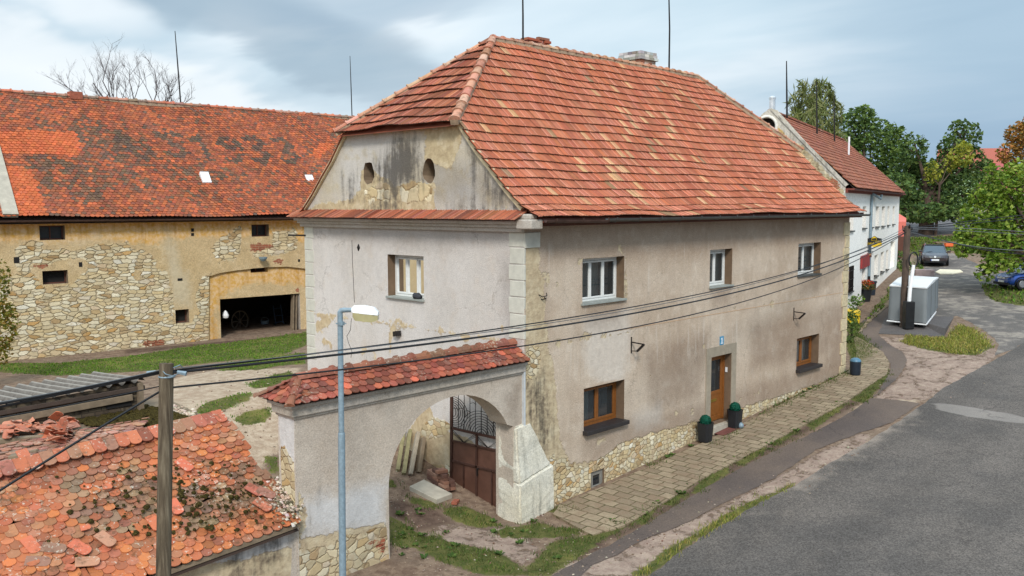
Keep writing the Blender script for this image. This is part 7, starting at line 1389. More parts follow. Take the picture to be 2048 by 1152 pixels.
D = 84; tree('spreading_tree', 'large dark spreading tree with thick trunk on the lawn behind the parked estate car', gbase(1853, D), 3.6, .62, [lobe(1828, 300, D, 64, 70), lobe(1926, 272, D, 78, 70, 2), lobe(1900, 300, D, 60, 60, 2), lobe(1800, 385, D, 100, 80, -1), lobe(1860, 400, D, 130, 90, 1), lobe(1915, 385, D, 90, 80, 1), lobe(1850, 350, D, 90, 60, 2), lobe(1890, 345, D, 100, 70, 3), lobe(1945, 330, D, 60, 80, 3), lobe(1980, 380, D, 70, 90, 4), lobe(1815, 340, D, 80, 70, 2), lobe(1840, 425, D, 130, 42, -2), lobe(1905, 420, D, 80, 50, -1)], .36, GRD, 6, n_per=1.15, gaps=.30)
D = 83; yt = tree('yellowing_tree', 'small tree with yellow green tips inside the dark spreading tree', gbase(1872, D), 5, .12, [lobe(1866, 345, D, 40, 52), lobe(1924, 310, D, 52, 56), lobe(1900, 325, D, 34, 40)], .36, GYL, 7, n_per=.8)
D = 112; tree('chestnut_tree', 'browning chestnut tree at the right edge of the view', gbase(2040, D), 5, .4, [lobe(2038, 270, D, 60, 60), lobe(2066, 290, D, 90, 130), lobe(2018, 310, D, 54, 50)], .46, GBR, 8, n_per=.9)
D = 50; tree('light_green_tree', 'bright light green tree on the right, its boughs hanging over the blue car', gbase(2090, D), 2.6, .2, [lobe(2035, 370, D, 100, 80), lobe(1975, 430, D, 110, 90), lobe(2030, 440, D, 130, 120, 1), lobe(1970, 480, D, 130, 70), lobe(2030, 500, D, 120, 90), lobe(1945, 475, D, 70, 50, -1), lobe(1995, 525, D, 80, 50, -1), lobe(2000, 390, D, 110, 90, 1), lobe(1940, 455, D, 70, 60), lobe(2020, 470, D, 150, 130, 2), lobe(2045, 345, D, 90, 60, 1), lobe(1925, 500, D, 40, 36, -1), lobe(1955, 395, D, 44, 40), lobe(1985, 345, D, 40, 36), lobe(1970, 545, D, 46, 34, -1)], .25, GLT, 9, n_per=1.0, gaps=.24)
D = 120; tree('broadleaf_tree', 'small green tree left of the pink house, low behind the white building corner', gbase(1775, D), 3, .2, [lobe(1805, 400, D, 40, 60), lobe(1965, 345, D, 60, 60), lobe(1990, 395, D, 60, 50)], .45, GR1, 14, 'trees beyond the white building')
bush = lambda n_, lb, cat, lobes, size, cols, seed: tag(tree(n_, lb, (lobes[0][0][0], lobes[0][0][1], lobes[0][0][2]-lobes[0][1][2]), .2, .03, lobes, size, cols, seed, limbs=False), None, cat)
D = 38; bush('leafy_shrub', 'leafy green shrub growing at the far corner of the farmhouse', 'shrub', [lobe(1705, 625, D, 34, 70), lobe(1698, 655, D, 40, 70), lobe(1716, 600, D, 30, 26)], .11, GR1+GLT[:1], 11)
D = 64; bush('hedge_bush', 'small dense bush at the foot of the white building far corner', 'bush', [lobe(1802, 515, D, 24, 30), lobe(1796, 533, D, 34, 22), lobe(1835, 535, D, 22, 18)], .2, GR1, 12)
D = 27.5; bush('yellowing_shrub', 'yellow green shrub at the left edge in front of the barn', 'shrub', [lobe(-8, 560, D, 60, 90), lobe(-4, 650, D, 80, 110), lobe(10, 625, D, 40, 60), lobe(-20, 700, D, 80, 90)], .115, [lin(112, 116, 44), lin(138, 132, 54), lin(92, 98, 40), lin(150, 122, 56)], 13)
# bare tree behind the barn
bt_ = thing('bare_tree', 'leafless tree with fine branching twigs rising behind the barn ridge', 'tree', tuple(gbase(255, 50))); mb = MB(); rr = random.Random(31); D = 50
def twig(p, d_, L, r_, lv):
    if lv == 0 or L < .12: return
    n = 3; q = [p]; dd = Vector(d_)
    for i in range(n): dd = (dd+Vector((rr.gauss(0, .10), rr.gauss(0, .10), rr.gauss(.03, .08)))).normalized(); q.append(q[-1]+dd*L/n)
    mb.tube(q, [r_, r_*.85, r_*.72, r_*.6], 5 if lv > 2 else 3, cap=False)
    for k in range(3 if lv > 1 else 2):
        j = rr.randint(1, n); s_ = rr.choice((-1, 1)); v_ = (dd+Vector(_R)*s_*rr.uniform(.25, .75)+Vector(_fw)*rr.gauss(0, .35)+Vector((0, 0, rr.uniform(0, .3)))).normalized(); twig(q[j], v_, L*rr.uniform(.5, .72), r_*.55, lv-1)
for (x0, y0, x1, y1) in ((240, 225, 110, 160), (250, 215, 140, 145), (230, 205, 175, 125), (250, 215, 205, 150), (275, 220, 255, 120), (300, 225, 290, 130), (310, 230, 345, 145), (320, 230, 375, 165), (330, 235, 385, 195)):
    a = depth(x0, y0+30, D); b = depth(x1, y1, D+rr.uniform(-1, 1)); twig(a, (b-a).normalized(), (b-a).length*.60, .045, 6)
a = Vector(gbase(270, D)); mb.tube([a, depth(272, 420, D), depth(275, 250, D)], [.4, .33, .2], 8); mb.build('trunk', M_twig, bt_)
# ------------------------------------------------------------------ poles, lamp and cables
D1 = 10.0; pt_ = depth(333, 730, D1); pb = depth(327, 1150, D1); pole1 = thing('utility_pole', 'weathered wooden utility pole standing before the tiled shed', 'utility pole', (pb.x, pb.y, gz(pb.x, pb.y))); mb = MB()
dirp = (pb-pt_); e_ = pt_+dirp*((gz(pb.x, pb.y)-.3-pt_.z)/dirp.z); mb.tube([e_, (e_+pt_)/2, pt_-dirp.normalized()*.02, pt_], [.090, .084, .078, .071], 14); mb.build('shaft', M_pole, pole1)
mb = MB(); ring = [pt_+Vector((.084*math.cos(a), .084*math.sin(a), -.13)) for a in np.linspace(0, 6.283, 15)]; mb.tube(ring, .012, 5, cap=False); mb.build('wire_tie', M_zincpole, pole1)
mb = MB(); 
for s_ in (1, -1): q = pt_+Vector(_R)*(.12*s_)+Vector((0, 0, -.08)); mb.tube([q, q+Vector(_R)*.10*s_+Vector((0, 0, -.02))], [.02, .03], 6)
mb.build('insulator', M_zincpole, pole1)
D2 = 40.3; ft = depth(1815, 452, D2); fb = GP(1808, 654, .2); fb = depth(1806, 655, D2); pole2 = thing('utility_pole', 'dark wooden utility pole beside the grey covered trailer', 'utility pole', (fb.x, fb.y, gz(fb.x, fb.y))); mb = MB(); mb.tube([fb-Vector((0, 0, 1.0)), (fb+ft)/2, ft], [.165, .15, .135], 12); mb.build('shaft', plain('dark_pole', lin(84, 70, 60), .85, var=.3, scale=4), pole2)
mb = MB(); rr = random.Random(3)
for k in range(8): a = rr.uniform(0, 6.28); q = ft+Vector((.2*math.cos(a), .2*math.sin(a), -rr.uniform(0, .35))); mb.tube([ft+Vector((0, 0, -.2)), q, q+Vector((0, 0, .1))], .03, 5)
mb.build('insulator', M_iron, pole2)
bxp = thing('service_riser', 'white conduit rising from a black cabinet beside the far utility pole', 'conduit', tuple(depth(1817, 655, D2-.4))); a, b = depth(1818, 607, D2-.4), depth(1827, 530, D2-.4); mb = MB(); mb.tube([a, depth(1820, 580, D2-.4), b], [.085, .085, .075], 10); mb.build('conduit', M_whiteplastic, bxp)
mb = MB(); q = depth(1817, 630, D2-.45); h_ = 27*D2/CF; mb.obox(q, tuple(_R*.20), tuple(Vector((_fw[0], _fw[1], 0)).normalized()*.18), (0, 0, h_)); mb.build('cabinet', M_black, bxp, bevel=.02); mb = MB(); q = depth(1827, 520, D2-.4); mb.tube([q+Vector(_R)*.2*math.cos(t_)+Vector((0, 0, .35*math.sin(t_))) for t_ in np.linspace(-1.2, 4.2, 12)], .035, 6); mb.build('cable_loop', M_cable, bxp)
DL = 15.3; lt = depth(680, 620, DL); lb = depth(685, 1150, DL); lamp = thing('street_lamp', 'galvanised street lamp with a short arm in front of the gate wall', 'street lamp', (lb.x, lb.y, gz(lb.x, lb.y))); dl = lb-lt; lbase = lt+dl*((gz(lb.x, lb.y)-lt.z)/dl.z); lm = depth(683, 868, DL)
mb = MB(); mb.tube([lbase, lbase+(lm-lbase)*.33, lbase+(lm-lbase)*.66, lm], .061, 14, cap=False); mb.tube([lm, lm+Vector((0, 0, .04))], [.061, .05], 14, cap=False); mb.tube([lm+Vector((0, 0, .04)), lm*.5+lt*.5, lt-Vector((0, 0, .10)), lt-Vector((0, 0, .04)), lt+Vector(_R)*.02-Vector((0, 0, .01)), lt+Vector(_R)*.07, lt+Vector(_R)*.26], [.05, .049, .048, .047, .046, .044, .036], 12, cap=False); mb.build('pole', M_zincpole, lamp, True)
mb = MB(); q = depth(682, 647, DL); mb.tube([q-Vector((0, 0, .03)), q+Vector((0, 0, .03))], .062, 12); mb.bar(q-Vector(_R)*.09, q+Vector(_R)*.09, .02); mb.build('collar', M_zincpole, lamp)
hl = depth(704, 624, DL); hr = depth(757, 628, DL); ax = (hr-hl).normalized(); dn = Vector((0, 0, 1)); sd = ax.cross(dn).normalized(); Lh = (hr-hl).length
def headsec(t_, w_, zt_, zb_): c = hl+ax*Lh*t_; return [c+sd*w_+dn*zb_, c+sd*w_*.95+dn*(zb_+(zt_-zb_)*.55), c+sd*w_*.5+dn*zt_, c-sd*w_*.5+dn*zt_, c-sd*w_*.95+dn*(zb_+(zt_-zb_)*.55), c-sd*w_+dn*zb_]
secs = [headsec(0, .07, .08, .01), headsec(.08, .10, .115, .0), headsec(.45, .125, .13, -.005), headsec(.85, .12, .11, -.01), headsec(1.0, .09, .04, -.015)]; mb = MB()
for s0_, s1_ in zip(secs, secs[1:]): mb.add(s0_+s1_, [(i, (i+1) % 6, 6+(i+1) % 6, 6+i) for i in range(6)])
mb.add(secs[0], [tuple(range(6))]); mb.add(secs[-1], [tuple(range(6))]); mb.build('lamp_cover', M_whiteplastic, lamp)
mb = MB(); bs = []
for t_, w_, zz in ((.05, .09, -.07), (.14, .115, -.135), (.75, .118, -.145), (.99, .09, -.10)): c = hl+ax*Lh*t_; bs.append([c+sd*w_+dn*.0, c+sd*w_*.85+dn*zz, c-sd*w_*.85+dn*zz, c-sd*w_+dn*.0])
for s0_, s1_ in zip(bs, bs[1:]): mb.add(s0_+s1_, [(i, i+1, 5+i, 4+i) for i in range(3)])
mb.add(bs[0], [(0, 1, 2, 3)]); mb.add(bs[-1], [(0, 1, 2, 3)]); mb.build('lamp_bowl', M_lampglass, lamp)
def projpx(X):
    d_ = np.array(X)-CC; z_ = d_@_fw; return 1024+CF*(d_@_R)/z_, 576-CF*(d_@_U)/z_
def cable(label, a, b, r_, via=None, mat=None, group='overhead cables', name='cable', r2=None):
    a, b = Vector(a), Vector(b)
    def pts(s_): return [a+(b-a)*(i/40.0)-Vector((0, 0, 4*s_*(i/40.0)*(1-i/40.0))) for i in range(41)]
    best = 0.25
    if via:
        def err(s_):
            q = [projpx(p) for p in pts(s_)]; xs_ = [p[0] for p in q]; yy_ = [p[1] for p in q]; o_ = np.argsort(xs_); return np.interp(via[0], np.array(xs_)[o_], np.array(yy_)[o_])-via[1]
        lo, hi = -.5, 3.0
        for _ in range(40):
            m_ = (lo+hi)/2
            if err(m_) < 0: lo = m_
            else: hi = m_
        best = (lo+hi)/2
    mb = MB(); mb.tube(pts(best), [r_+((r2 or r_)-r_)*(i/40.0) for i in range(41)], 5); return tag(mb.build(name, mat or M_cable), label, 'cable', group)
N = lambda x, y, dd=0.0: depth(x, y, D1+dd); F = lambda x, y, dd=0.0: depth(x, y, D2+dd)
cable('thin upper wire from the near pole to the far pole', N(350, 737), F(1808, 457), .006, (1045, 654), M_cablegrey, r2=.012)
cable('middle cable running just below the thin upper wire', N(345, 741), F(1810, 462), .011, (1045, 650+0), r2=.016)
cable('thick black cable between the two poles, lowest sagging', N(345, 745), F(1812, 464), .017, (1045, 662), r2=.022)
cable('black cable from low on the near pole to the far pole', N(342, 775), F(1810, 466), .012, (1045, 692), r2=.016)
q = (-14.0, -7.6, 3.0)
for lb_, (x0, y0), (x1, y1), r_ in (('upper cable of the bundle running left from the near pole', (322, 742), (-40, 815), .013), ('second cable of the bundle running left from the near pole', (322, 746), (-40, 822), .013), ('pale wire twisted along the bundle left of the near pole', (322, 740), (-40, 811), .006)):
    cable(lb_, N(x0, y0), depth(x1, y1, 8.9), r_, (150, 779+(y1-815)*.5), M_cablegrey if r_ < .01 else M_cable)
cable('thin cable running left from mid height of the near pole', N(322, 772), depth(-40, 842, 9.1), .007, (150, 808))
cable('black service cable falling steeply from the near pole to the lower left', N(320, 783), depth(-30, 1000, 8.4), .013, (160, 880))
mb = MB(); q = N(345, 738); mb.tube([N(322, 738), N(331, 748, -.15), N(345, 752, -.12), N(372, 742, .2), N(360, 730, .1), N(346, 736)], .006, 5); tag(mb.build('tie_wire', M_zincpole), 'loose grey tie wire looped round the top of the near pole', 'wire')
E_ = lambda x, y, D: depth(x, y, D)
cable('paired dark cable rising right from the far pole', F(1820, 456), E_(2090, 425, 46), .022, (1950, 441)); cable('dark cable just below the rising pair at the far pole', F(1820, 460), E_(2090, 433, 46), .02, (1950, 446)); cable('grey cable level to the right from the far pole', F(1820, 456), E_(2090, 468, 45), .016, (1960, 458), M_cablegrey); cable('upper grey cable sagging right from the far pole', F(1820, 458), E_(2090, 472, 45), .014, (1950, 463), M_cablegrey); cable('dark cable dropping right from the far pole', F(1822, 462), E_(2090, 510, 44), .018, (1930, 492)); cable('grey cable dropping right below the dark one', F(1822, 464), E_(2090, 500, 44), .018, (1930, 490), M_cablegrey)
# ------------------------------------------------------------------ covered trailer
M_tarpseam = plain('tarpaulin_seam', lin(112, 117, 119), .7)
A_, B_, C_ = [Vector(on(*q, 2, PZ)) for q in ((1777, 643), (1851, 650), (1874, 620))]; base = [A_, B_, C_, A_+(C_-B_)]; zt_ = depth(1848, 575, (B_-Vector(CC)).dot(Vector(_fw))).z; zb_ = B_.z
tr = thing('covered_trailer', 'box trailer wrapped in grey tarpaulin with a white top on the asphalt platform', 'trailer', tuple((A_+C_)/2)); mb = MB(); cen = (A_+C_)/2
lo = [Vector((p.x, p.y, zb_+.10)) for p in base]; lo = [cen+(p-cen)*1.03 for p in lo]; lo = [Vector((p.x, p.y, zb_+.10)) for p in lo]; hi = [Vector((p.x, p.y, zt_)) for p in base]; nseg = 10; rr = random.Random(7); vs = []; N_ = 4*nseg
for lv in range(7):
    for k in range(4):
        for i in range(nseg):
            f_ = i/nseg; p = (lo[k]*(1-f_)+lo[(k+1) % 4]*f_)*(1-lv/6)+(hi[k]*(1-f_)+hi[(k+1) % 4]*f_)*(lv/6); out_ = Vector((p.x-cen.x, p.y-cen.y, 0)).normalized(); w_ = .02*math.sin(f_*9+k)+(.025*math.sin(f_*23+k*2)*(1-lv/6)); vs.append(p+out_*w_)
mb.add(vs, [(lv*N_+k, lv*N_+(k+1) % N_, (lv+1)*N_+(k+1) % N_, (lv+1)*N_+k) for lv in range(6) for k in range(N_)]); mb.build('tarpaulin', M_tarp, tr, True)
for k, f_ in ((0, .5), (1, .35), (1, .7)):
    a = lo[k]*(1-f_)+lo[k+1]*f_; b = hi[k]*(1-f_)+hi[k+1]*f_; o_ = Vector((a.x-cen.x, a.y-cen.y, 0)).normalized()*.045; mb = MB(); mb.tube([a+o_, (a+b)/2+o_*1.1, b+o_*.7], .014, 5); mb.build('seam', M_tarpseam, tr)
mb = MB(); hi2 = [cen+(Vector((p.x, p.y, zt_+.0))-cen)*1.012 for p in hi]; hi2 = [Vector((p.x, p.y, zt_+.01)) for p in hi2]; ridge2 = [(hi2[0]+hi2[1])/2*.0+(hi2[0]*.5+hi2[3]*.5)*1+Vector((0, 0, .10)), (hi2[1]*.5+hi2[2]*.5)+Vector((0, 0, .08))]; sk = [p-Vector((0, 0, .05)) for p in hi2]
mb.add(hi2+ridge2+sk, [(0, 1, 5, 4), (2, 3, 4, 5), (3, 0, 4), (1, 2, 5), (0, 1, 7, 6), (1, 2, 8, 7), (2, 3, 9, 8), (3, 0, 6, 9)]); mb.build('top_sheet', M_tarptop, tr)
mb = MB(); lo3 = [cen+(p-cen)*.94 for p in lo]; loft(mb, [Vector((p.x, p.y, zb_+.02)) for p in lo3], [Vector((p.x, p.y, zb_+.2)) for p in lo3]); mb.build('chassis', M_black, tr)
mb = MB(); lo4 = [cen+(p-cen)*1.03 for p in lo]; mb.tube([Vector((p.x, p.y, zb_+.05)) for p in (lo4[0], lo4[1], lo4[2])], .035, 5); mb.build('edge_rope', M_whiteplastic, tr)
# ------------------------------------------------------------------ cars
def car(name, label, pos, yaw, L, Wd, H, paint, estate=True, s=None):
    t_ = thing(name, label, 'car', pos); c, s_ = math.cos(yaw), math.sin(yaw); P0 = Vector(pos)
    def T(x, y, z): return P0+Vector((x*c-y*s_, x*s_+y*c, z))       # x forward
    w = Wd/2; h = H
    sec = [(-.500, .30, .50, .62, .78), (-.485, .22, .60, .70, .90), (-.40, .20, .64, .74, .97), (-.27, .20, .66, .76, 1.0), (.0, .20, .66, .77, 1.0), (.20, .20, .64, .74, 1.0), (.30, .20, .62, .70, .98), (.42, .20, .56, .60, .93), (.475, .22, .48, .52, .84), (.50, .30, .42, .45, .70)]
    mb = MB(); rings = []
    for x, zb, zs, zt2, k in sec:
        q = w*k; z0, z1, z2 = zb*h*.85, zs*h, zt2*h; rings.append([T(x*L, -q*.90, z0), T(x*L, -q, z0+(z1-z0)*.35), T(x*L, -q*.985, z1-.04), T(x*L, -q*.90, z1+.01), T(x*L, -q*.4, z2*.88 if x > .2 else z1+.02), T(x*L, q*.4, z2*.88 if x > .2 else z1+.02), T(x*L, q*.90, z1+.01), T(x*L, q*.985, z1-.04), T(x*L, q, z0+(z1-z0)*.35), T(x*L, q*.90, z0)])
    n = 10
    for a, b in zip(rings, rings[1:]): mb.add(a+b, [(i, (i+1) % n, n+(i+1) % n, n+i) for i in range(n)])
    mb.add(rings[0], [tuple(range(n))]); mb.add(rings[-1], [tuple(range(n))]); bo_ = mb.build('body', paint, t_, True)
    mb = MB(); rb_ = -.47 if estate else -.36; cab = [(rb_, .62, .80), (rb_+.06 if estate else -.24, .97, .70), (-.05, 1.0, .70), (.08, .96, .68), (.27, .65, .80)]; lowz = [.62, .64, .65, .65, .62]; cr = []
    for (x, zt2, k), lz in zip(cab, lowz): cr.append((x, zt2, k))
    xs_ = [a[0] for a in cab]
    def side(sg): return [T(cab[0][0]*L, sg*w*.86, .62*h), T(cab[1][0]*L, sg*w*.70, cab[1][1]*h-.03), T(-.05*L, sg*w*.72, h-.03), T(.08*L, sg*w*.70, .96*h-.02), T(.27*L, sg*w*.86, .63*h)]
    l_, r__ = side(1), side(-1); mb.add(l_+r__, [(0, 1, 2, 3, 4), (9, 8, 7, 6, 5), (0, 5, 6, 1), (3, 8, 9, 4)]); mb.build('windows', M_cargl, t_)
    mb = MB(); 
    for i in (1, 2): mb.quad(l_[i]+Vector((0, 0, .03)), r__[i]+Vector((0, 0, .03)), r__[i+1]+Vector((0, 0, .03)), l_[i+1]+Vector((0, 0, .03)))
    for sd_ in (l_, r__):
        mb.tube([p+Vector((0, 0, .015)) for p in sd_], .045, 5); mid = (sd_[2]*.6+sd_[1]*.4); mb.bar(mid, Vector((mid.x, mid.y, P0.z+.62*h)), .07)
    mb.build('roof', paint, t_)
    if estate:
        for sg in (1, -1): mb = MB(); mb.tube([T(-.38*L, sg*w*.66, h*1.0), T(-.3*L, sg*w*.66, h*1.03), T(.0, sg*w*.66, h*1.035), T(.07*L, sg*w*.66, h*.99)], .025, 5); mb.build('roof_rail', M_chrome, t_)
    for x in (-.32, .32):
        for sg in (1, -1):
            q = T(x*L, sg*w*.93, .32); ay = T(0, 1, 0)-T(0, 0, 0); mb = MB(); mb.tube([q-ay*.10, q-ay*.09, q+ay*.09, q+ay*.10], [.27, .32, .32, .27], 18); wh = mb.build('wheel', M_black, t_); mb = MB(); mb.tube([q+ay*sg*.095, q+ay*sg*.112], [.21, .19], 14); mb.build('rim', M_chrome, wh)
            mb = MB(); mb.tube([T(x*L+.40*math.cos(a), sg*w*.985, .32+.40*math.sin(a)) for a in np.linspace(.0, math.pi, 10)], .035, 5); mb.build('wheel_arch', M_black, t_)
    for sg in (1, -1):
        mb = MB(); a = [T(.488*L, sg*w*.42, .50*h-.02), T(.455*L, sg*w*.86, .53*h), T(.455*L, sg*w*.86, .45*h), T(.494*L, sg*w*.42, .42*h)]; mb.add(a+[p+(T(.02, 0, 0)-T(0, 0, 0)) for p in a], [(4, 5, 6, 7), (0, 1, 5, 4), (1, 2, 6, 5), (2, 3, 7, 6), (3, 0, 4, 7)]); mb.build('headlight', M_headl, t_)
        mb = MB(); q = T(.22*L, sg*w*1.06, .68*h); mb.obox(q, (T(.06, 0, 0)-T(0, 0, 0)), (T(0, .11, 0)-T(0, 0, 0)), (0, 0, .075)); mb.build('wing_mirror', paint, t_, bevel=.03)
        mb = MB(); q = T(.497*L, sg*w*.62, .20*h); mb.obox(q, (T(.03, 0, 0)-T(0, 0, 0)), (T(0, .14, 0)-T(0, 0, 0)), (0, 0, .03)); mb.build('fog_light', M_headl, t_)
    mb = MB(); mb.obox(T(.500*L, 0, .44*h), (T(.02, 0, 0)-T(0, 0, 0)), (T(0, w*.42, 0)-T(0, 0, 0)), (0, 0, .05)); gr = mb.build('grille', M_chrome, t_); mb = MB(); mb.tube([T(.503*L, 0, .46*h), T(.512*L, 0, .46*h)], .075, 12); mb.build('badge', M_whiteplate, gr)
    mb = MB(); mb.obox(T(.500*L, 0, .22*h), (T(.03, 0, 0)-T(0, 0, 0)), (T(0, w*.8, 0)-T(0, 0, 0)), (0, 0, .07)); mb.build('air_intake', M_black, t_)
    mb = MB(); mb.obox(T(.506*L, 0, .31*h), (T(.02, 0, 0)-T(0, 0, 0)), (T(0, .27, 0)-T(0, 0, 0)), (0, 0, .06)); pl_ = mb.build('licence_plate', M_whiteplate, t_)
    mb = MB(); mb.obox(T(.512*L, -.245, .31*h), (T(.012, 0, 0)-T(0, 0, 0)), (T(0, .025, 0)-T(0, 0, 0)), (0, 0, .055)); mb.build('blue_band', plain('plate_blue', lin(40, 80, 170), .5), pl_)
    mb = MB(); rz = T(.27*L, 0, .63*h); mb.bar(T(.275*L, -w*.6, .655*h), T(.22*L, 0, .70*h), .02); mb.build('wiper', M_black, t_)
    return t_
def paintm(n_, c): m_, t = newmat(n_); p = t.out(c, .35, None, .5, .35, Coat_Weight=.8, Coat_Roughness=.05); return m_
M_cargl = glass_mat('car_glass', lin(70, 80, 88), .1); M_chrome = plain('chrome_trim', lin(190, 192, 194), .25, .9, var=.05); M_headl = plain('headlight_lens', lin(96, 100, 106), .15, .3, spec=.8)
p = GP(1868, 534); car('parked_car', 'dark brown estate car with roof rails parked facing the viewer in the side street', (p.x+2.3*math.cos(R(20)), p.y+2.3*math.sin(R(20)), gz(p.x, p.y)+.05), math.pi+R(21), 4.7, 1.83, 1.50, paintm('dark_brown_paint', lin(62, 52, 54)))
p = GP(2064, 577); car('parked_car', 'blue hatchback parked on the verge under the light green tree', (p.x, p.y, gz(p.x, p.y)+.02), R(140), 3.85, 1.66, 1.43, paintm('blue_paint', lin(28, 74, 160)), False)
# ------------------------------------------------------------------ pots, bins and other street things
def planter(px, py, label, y_=-.32):
    b = GP(px, py); b.x += 0.0; t_ = thing('planter', label, 'planter', (b.x, y_, gz(b.x, y_)+.05)); z = gz(b.x, y_)+.05; c = Vector((b.x, y_, z)); k = .165
    mb = MB(); rn_ = []
    for r_, zz in ((.125, 0), (.135, .02), (.165, .54), (.17, .56), (.15, .56), (.14, .50)): rn_.append([c+Vector((r_*1.25*math.cos(a)/max(abs(math.cos(a)), abs(math.sin(a)))**.75, r_*1.25*math.sin(a)/max(abs(math.cos(a)), abs(math.sin(a)))**.75, zz)) for a in np.linspace(0, 2*math.pi, 21)[:-1]])
    for a, b2 in zip(rn_, rn_[1:]): mb.add(a+b2, [(i, (i+1) % 20, 20+(i+1) % 20, 20+i) for i in range(20)])
    mb.add(rn_[0], [tuple(range(20))]); mb.add(rn_[-1], [tuple(range(20))]); mb.build('pot', M_planter, t_); lf = MB(); rr = random.Random(int(px))
    for _ in range(1100):
        v_ = Vector((rr.gauss(0, 1), rr.gauss(0, 1), rr.gauss(0, 1))).normalized(); p = c+Vector((0, 0, .62))+v_*.165*rr.uniform(.86, 1.04); a = v_.orthogonal().normalized(); a = (a*rr.gauss(0, 1)+v_.cross(a)*rr.gauss(0, 1)+v_*rr.gauss(0, .7)).normalized(); b2 = a.cross(v_+Vector((rr.gauss(0, .4),)*3)).normalized(); k2 = rr.uniform(.6, 1.35); col = tuple(q_*k2 for q_ in lin(20, 92, 72)[:3]); lf.add([p-a*.022, p+b2*.012, p+a*.022, p-b2*.012], [(0, 1, 2, 3)], col)
    lf.build('topiary_ball', M_leaf, t_); mb = MB(); mb.lathe(tuple(c+Vector((0, 0, .49))), [(.05, 0), (.12, .04), (.148, .13), (.12, .23), (.06, .28)], 14); mb.build('ball_core', M_topiary, t_)
planter(1420, 888, 'tall black planter with a clipped green ball left of the house door'); planter(1484, 861, 'tall black planter with a clipped green ball right of the house door')
b = GP(1463, 856); mb = MB(); mb.lathe((b.x, -.5, gz(b.x, -.5)+.05), [(.05, 0), (.09, .05), (.095, .1), (.06, .16), (.02, .18)], 12); tag(mb.build('metal_ball', M_zincpole), 'small shiny metal ball lying at the right planter foot', 'ball')
b = GP(1710, 752); t_ = thing('litter_bin', 'dark litter bin with pale blue domed lid at the far house corner', 'litter bin', tuple(b+Vector((0, 0, .05)))); mb = MB(); mb.lathe(tuple(b+Vector((0, 0, .05))), [(.18, 0), (.19, .03), (.20, .48), (.20, .50)], 16); mb.build('barrel', plain('bin_navy', lin(30, 40, 52), .5), t_, True); mb = MB(); mb.lathe(tuple(b+Vector((0, 0, .55))), [(.205, 0), (.20, .03), (.16, .09), (.09, .13), (.02, .14)], 16); mb.build('lid', M_bluecap, t_, True)
b = GP(1706, 645); t_ = thing('grit_bin', 'yellow plastic grit bin half hidden behind the shrub', 'grit bin', tuple(b)); mb = MB(); x2 = Vector((.36, .14, 0)); y2 = Vector((-.11, .27, 0)); loft(mb, [b-x2-y2, b+x2-y2, b+x2+y2, b-x2+y2], [p+Vector((0, 0, .5)) for p in (b-x2*1.1-y2*1.1, b+x2*1.1-y2*1.1, b+x2*1.1+y2*1.1, b-x2*1.1+y2*1.1)]); mb.build('tub', M_yellow, t_, bevel=.03); mb = MB(); loft(mb, [p+Vector((0, 0, .5)) for p in (b-x2*1.15-y2*1.15, b+x2*1.15-y2*1.15, b+x2*1.15+y2*1.15, b-x2*1.15+y2*1.15)], [p+Vector((0, 0, .62)) for p in (b-x2-y2*.6, b+x2-y2*.6, b+x2+y2, b-x2+y2)]); mb.build('lid', M_yellow, t_, bevel=.03)
b = GP(1732, 603); t_ = thing('flower_pot', 'black flower pot with orange red flowers beside the inn door', 'flower pot', tuple(b)); mb = MB(); mb.lathe(tuple(b), [(.2, 0), (.3, .62), (.32, .66), (.27, .66)], 14); mb.build('pot', M_planter, t_); lf = MB(); rr = random.Random(4); leaves(lf, (b.x, b.y, b.z+.85), .48, .48, .28, 500, .09, [lin(90, 100, 50), lin(150, 110, 60), lin(70, 84, 42), lin(120, 96, 50)], rr, gaps=9); leaves(lf, (b.x-.05, b.y, b.z+1.05), .4, .4, .18, 130, .08, [lin(206, 52, 40), lin(214, 110, 50)], rr, gaps=9); lf.build('flowers', M_leaf, t_)
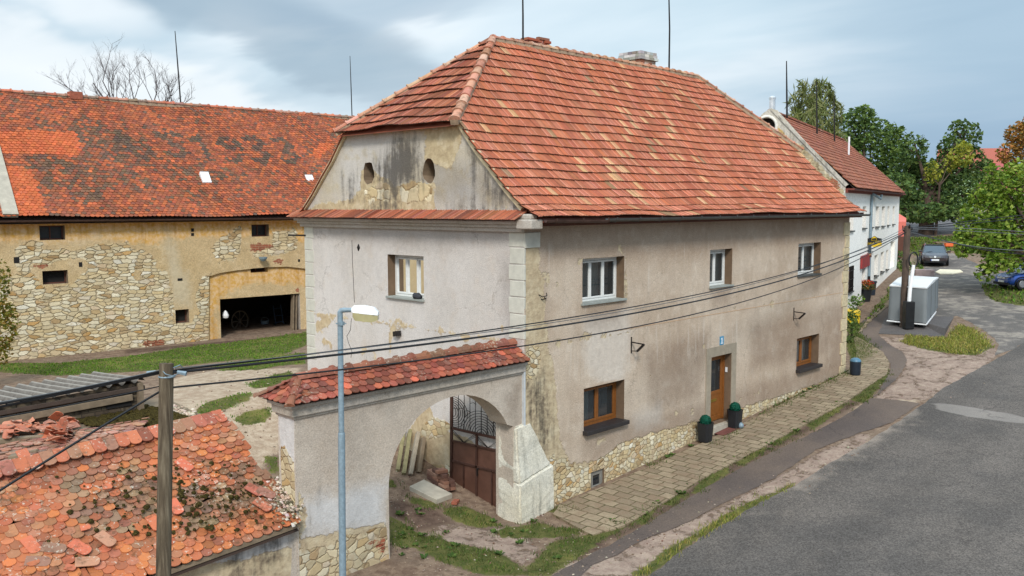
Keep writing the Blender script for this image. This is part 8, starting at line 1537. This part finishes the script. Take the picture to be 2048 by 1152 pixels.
b = GP(1741, 590); mb = MB(); mb.lathe(tuple(b), [(.24, 0), (.3, .7), (.33, .72), (.33, .8), (.05, .84)], 14); tag(mb.build('black_bin', plain('bin_black_blue', lin(40, 46, 56), .5)), 'squat black bin beside the drainpipe of the white building', 'bin')
b = GP(1846, 553); mb = MB(); mb.obox(b+Vector((0, 0, .25)), tuple(_R*.62), tuple(Vector((_fw[0], _fw[1], 0)).normalized()*.3), (0, 0, .22)); mb.obox(b+Vector((0, 0, .35))-Vector(_fw)*.32+Vector(_R)*.45, tuple(_R*.12), tuple(_fw*.02), (0, 0, .05)); tag(mb.build('concrete_box', plain('pinkish_box', lin(170, 150, 146), .8), None, bevel=.03), 'low pinkish box standing behind the covered trailer', 'box')
b = GP(1894, 543); mb = MB(); a_ = [(1871, 545), (1880, 540), (1920, 541), (1926, 545), (1905, 549), (1880, 549)]; ol = [GP(*q) for q in a_]; mb.add([p+Vector((0, 0, .06)) for p in ol]+ol, [tuple(range(6))]+[(i, (i+1) % 6, 6+(i+1) % 6, 6+i) for i in range(6)]); tag(mb.build('pale_slab', plain('pale_slab', lin(226, 214, 186), .9)), 'pale stone slab lying on the street before the estate car', 'slab')
b = GP(1893, 492); mb = MB(); mb.obox(b+Vector((0, 0, .3)), tuple(_R*1.0), tuple(_fw*.25), (0, 0, .06)); mb.obox(b+Vector((0, 0, .12))-Vector(_R)*.8, tuple(_R*.08), tuple(_fw*.2), (0, 0, .14)); mb.obox(b+Vector((0, 0, .12))+Vector(_R)*.8, tuple(_R*.08), tuple(_fw*.2), (0, 0, .14)); tag(mb.build('timber_seat', M_wood), 'low timber seat on the lawn behind the estate car', 'seat')
b = GP(1900, 494); mb = MB(); mb.obox(b+Vector((0, 0, .16)), tuple(_R*.5), tuple(_fw*.3), (0, 0, .14)); tag(mb.build('orange_crate', plain('orange_plastic', lin(232, 110, 60), .6), None, bevel=.03), 'orange plastic crate on the lawn beside the low timber seat', 'crate')
a, b = GP(1750, 672, .22), GP(1765, 655, .22)
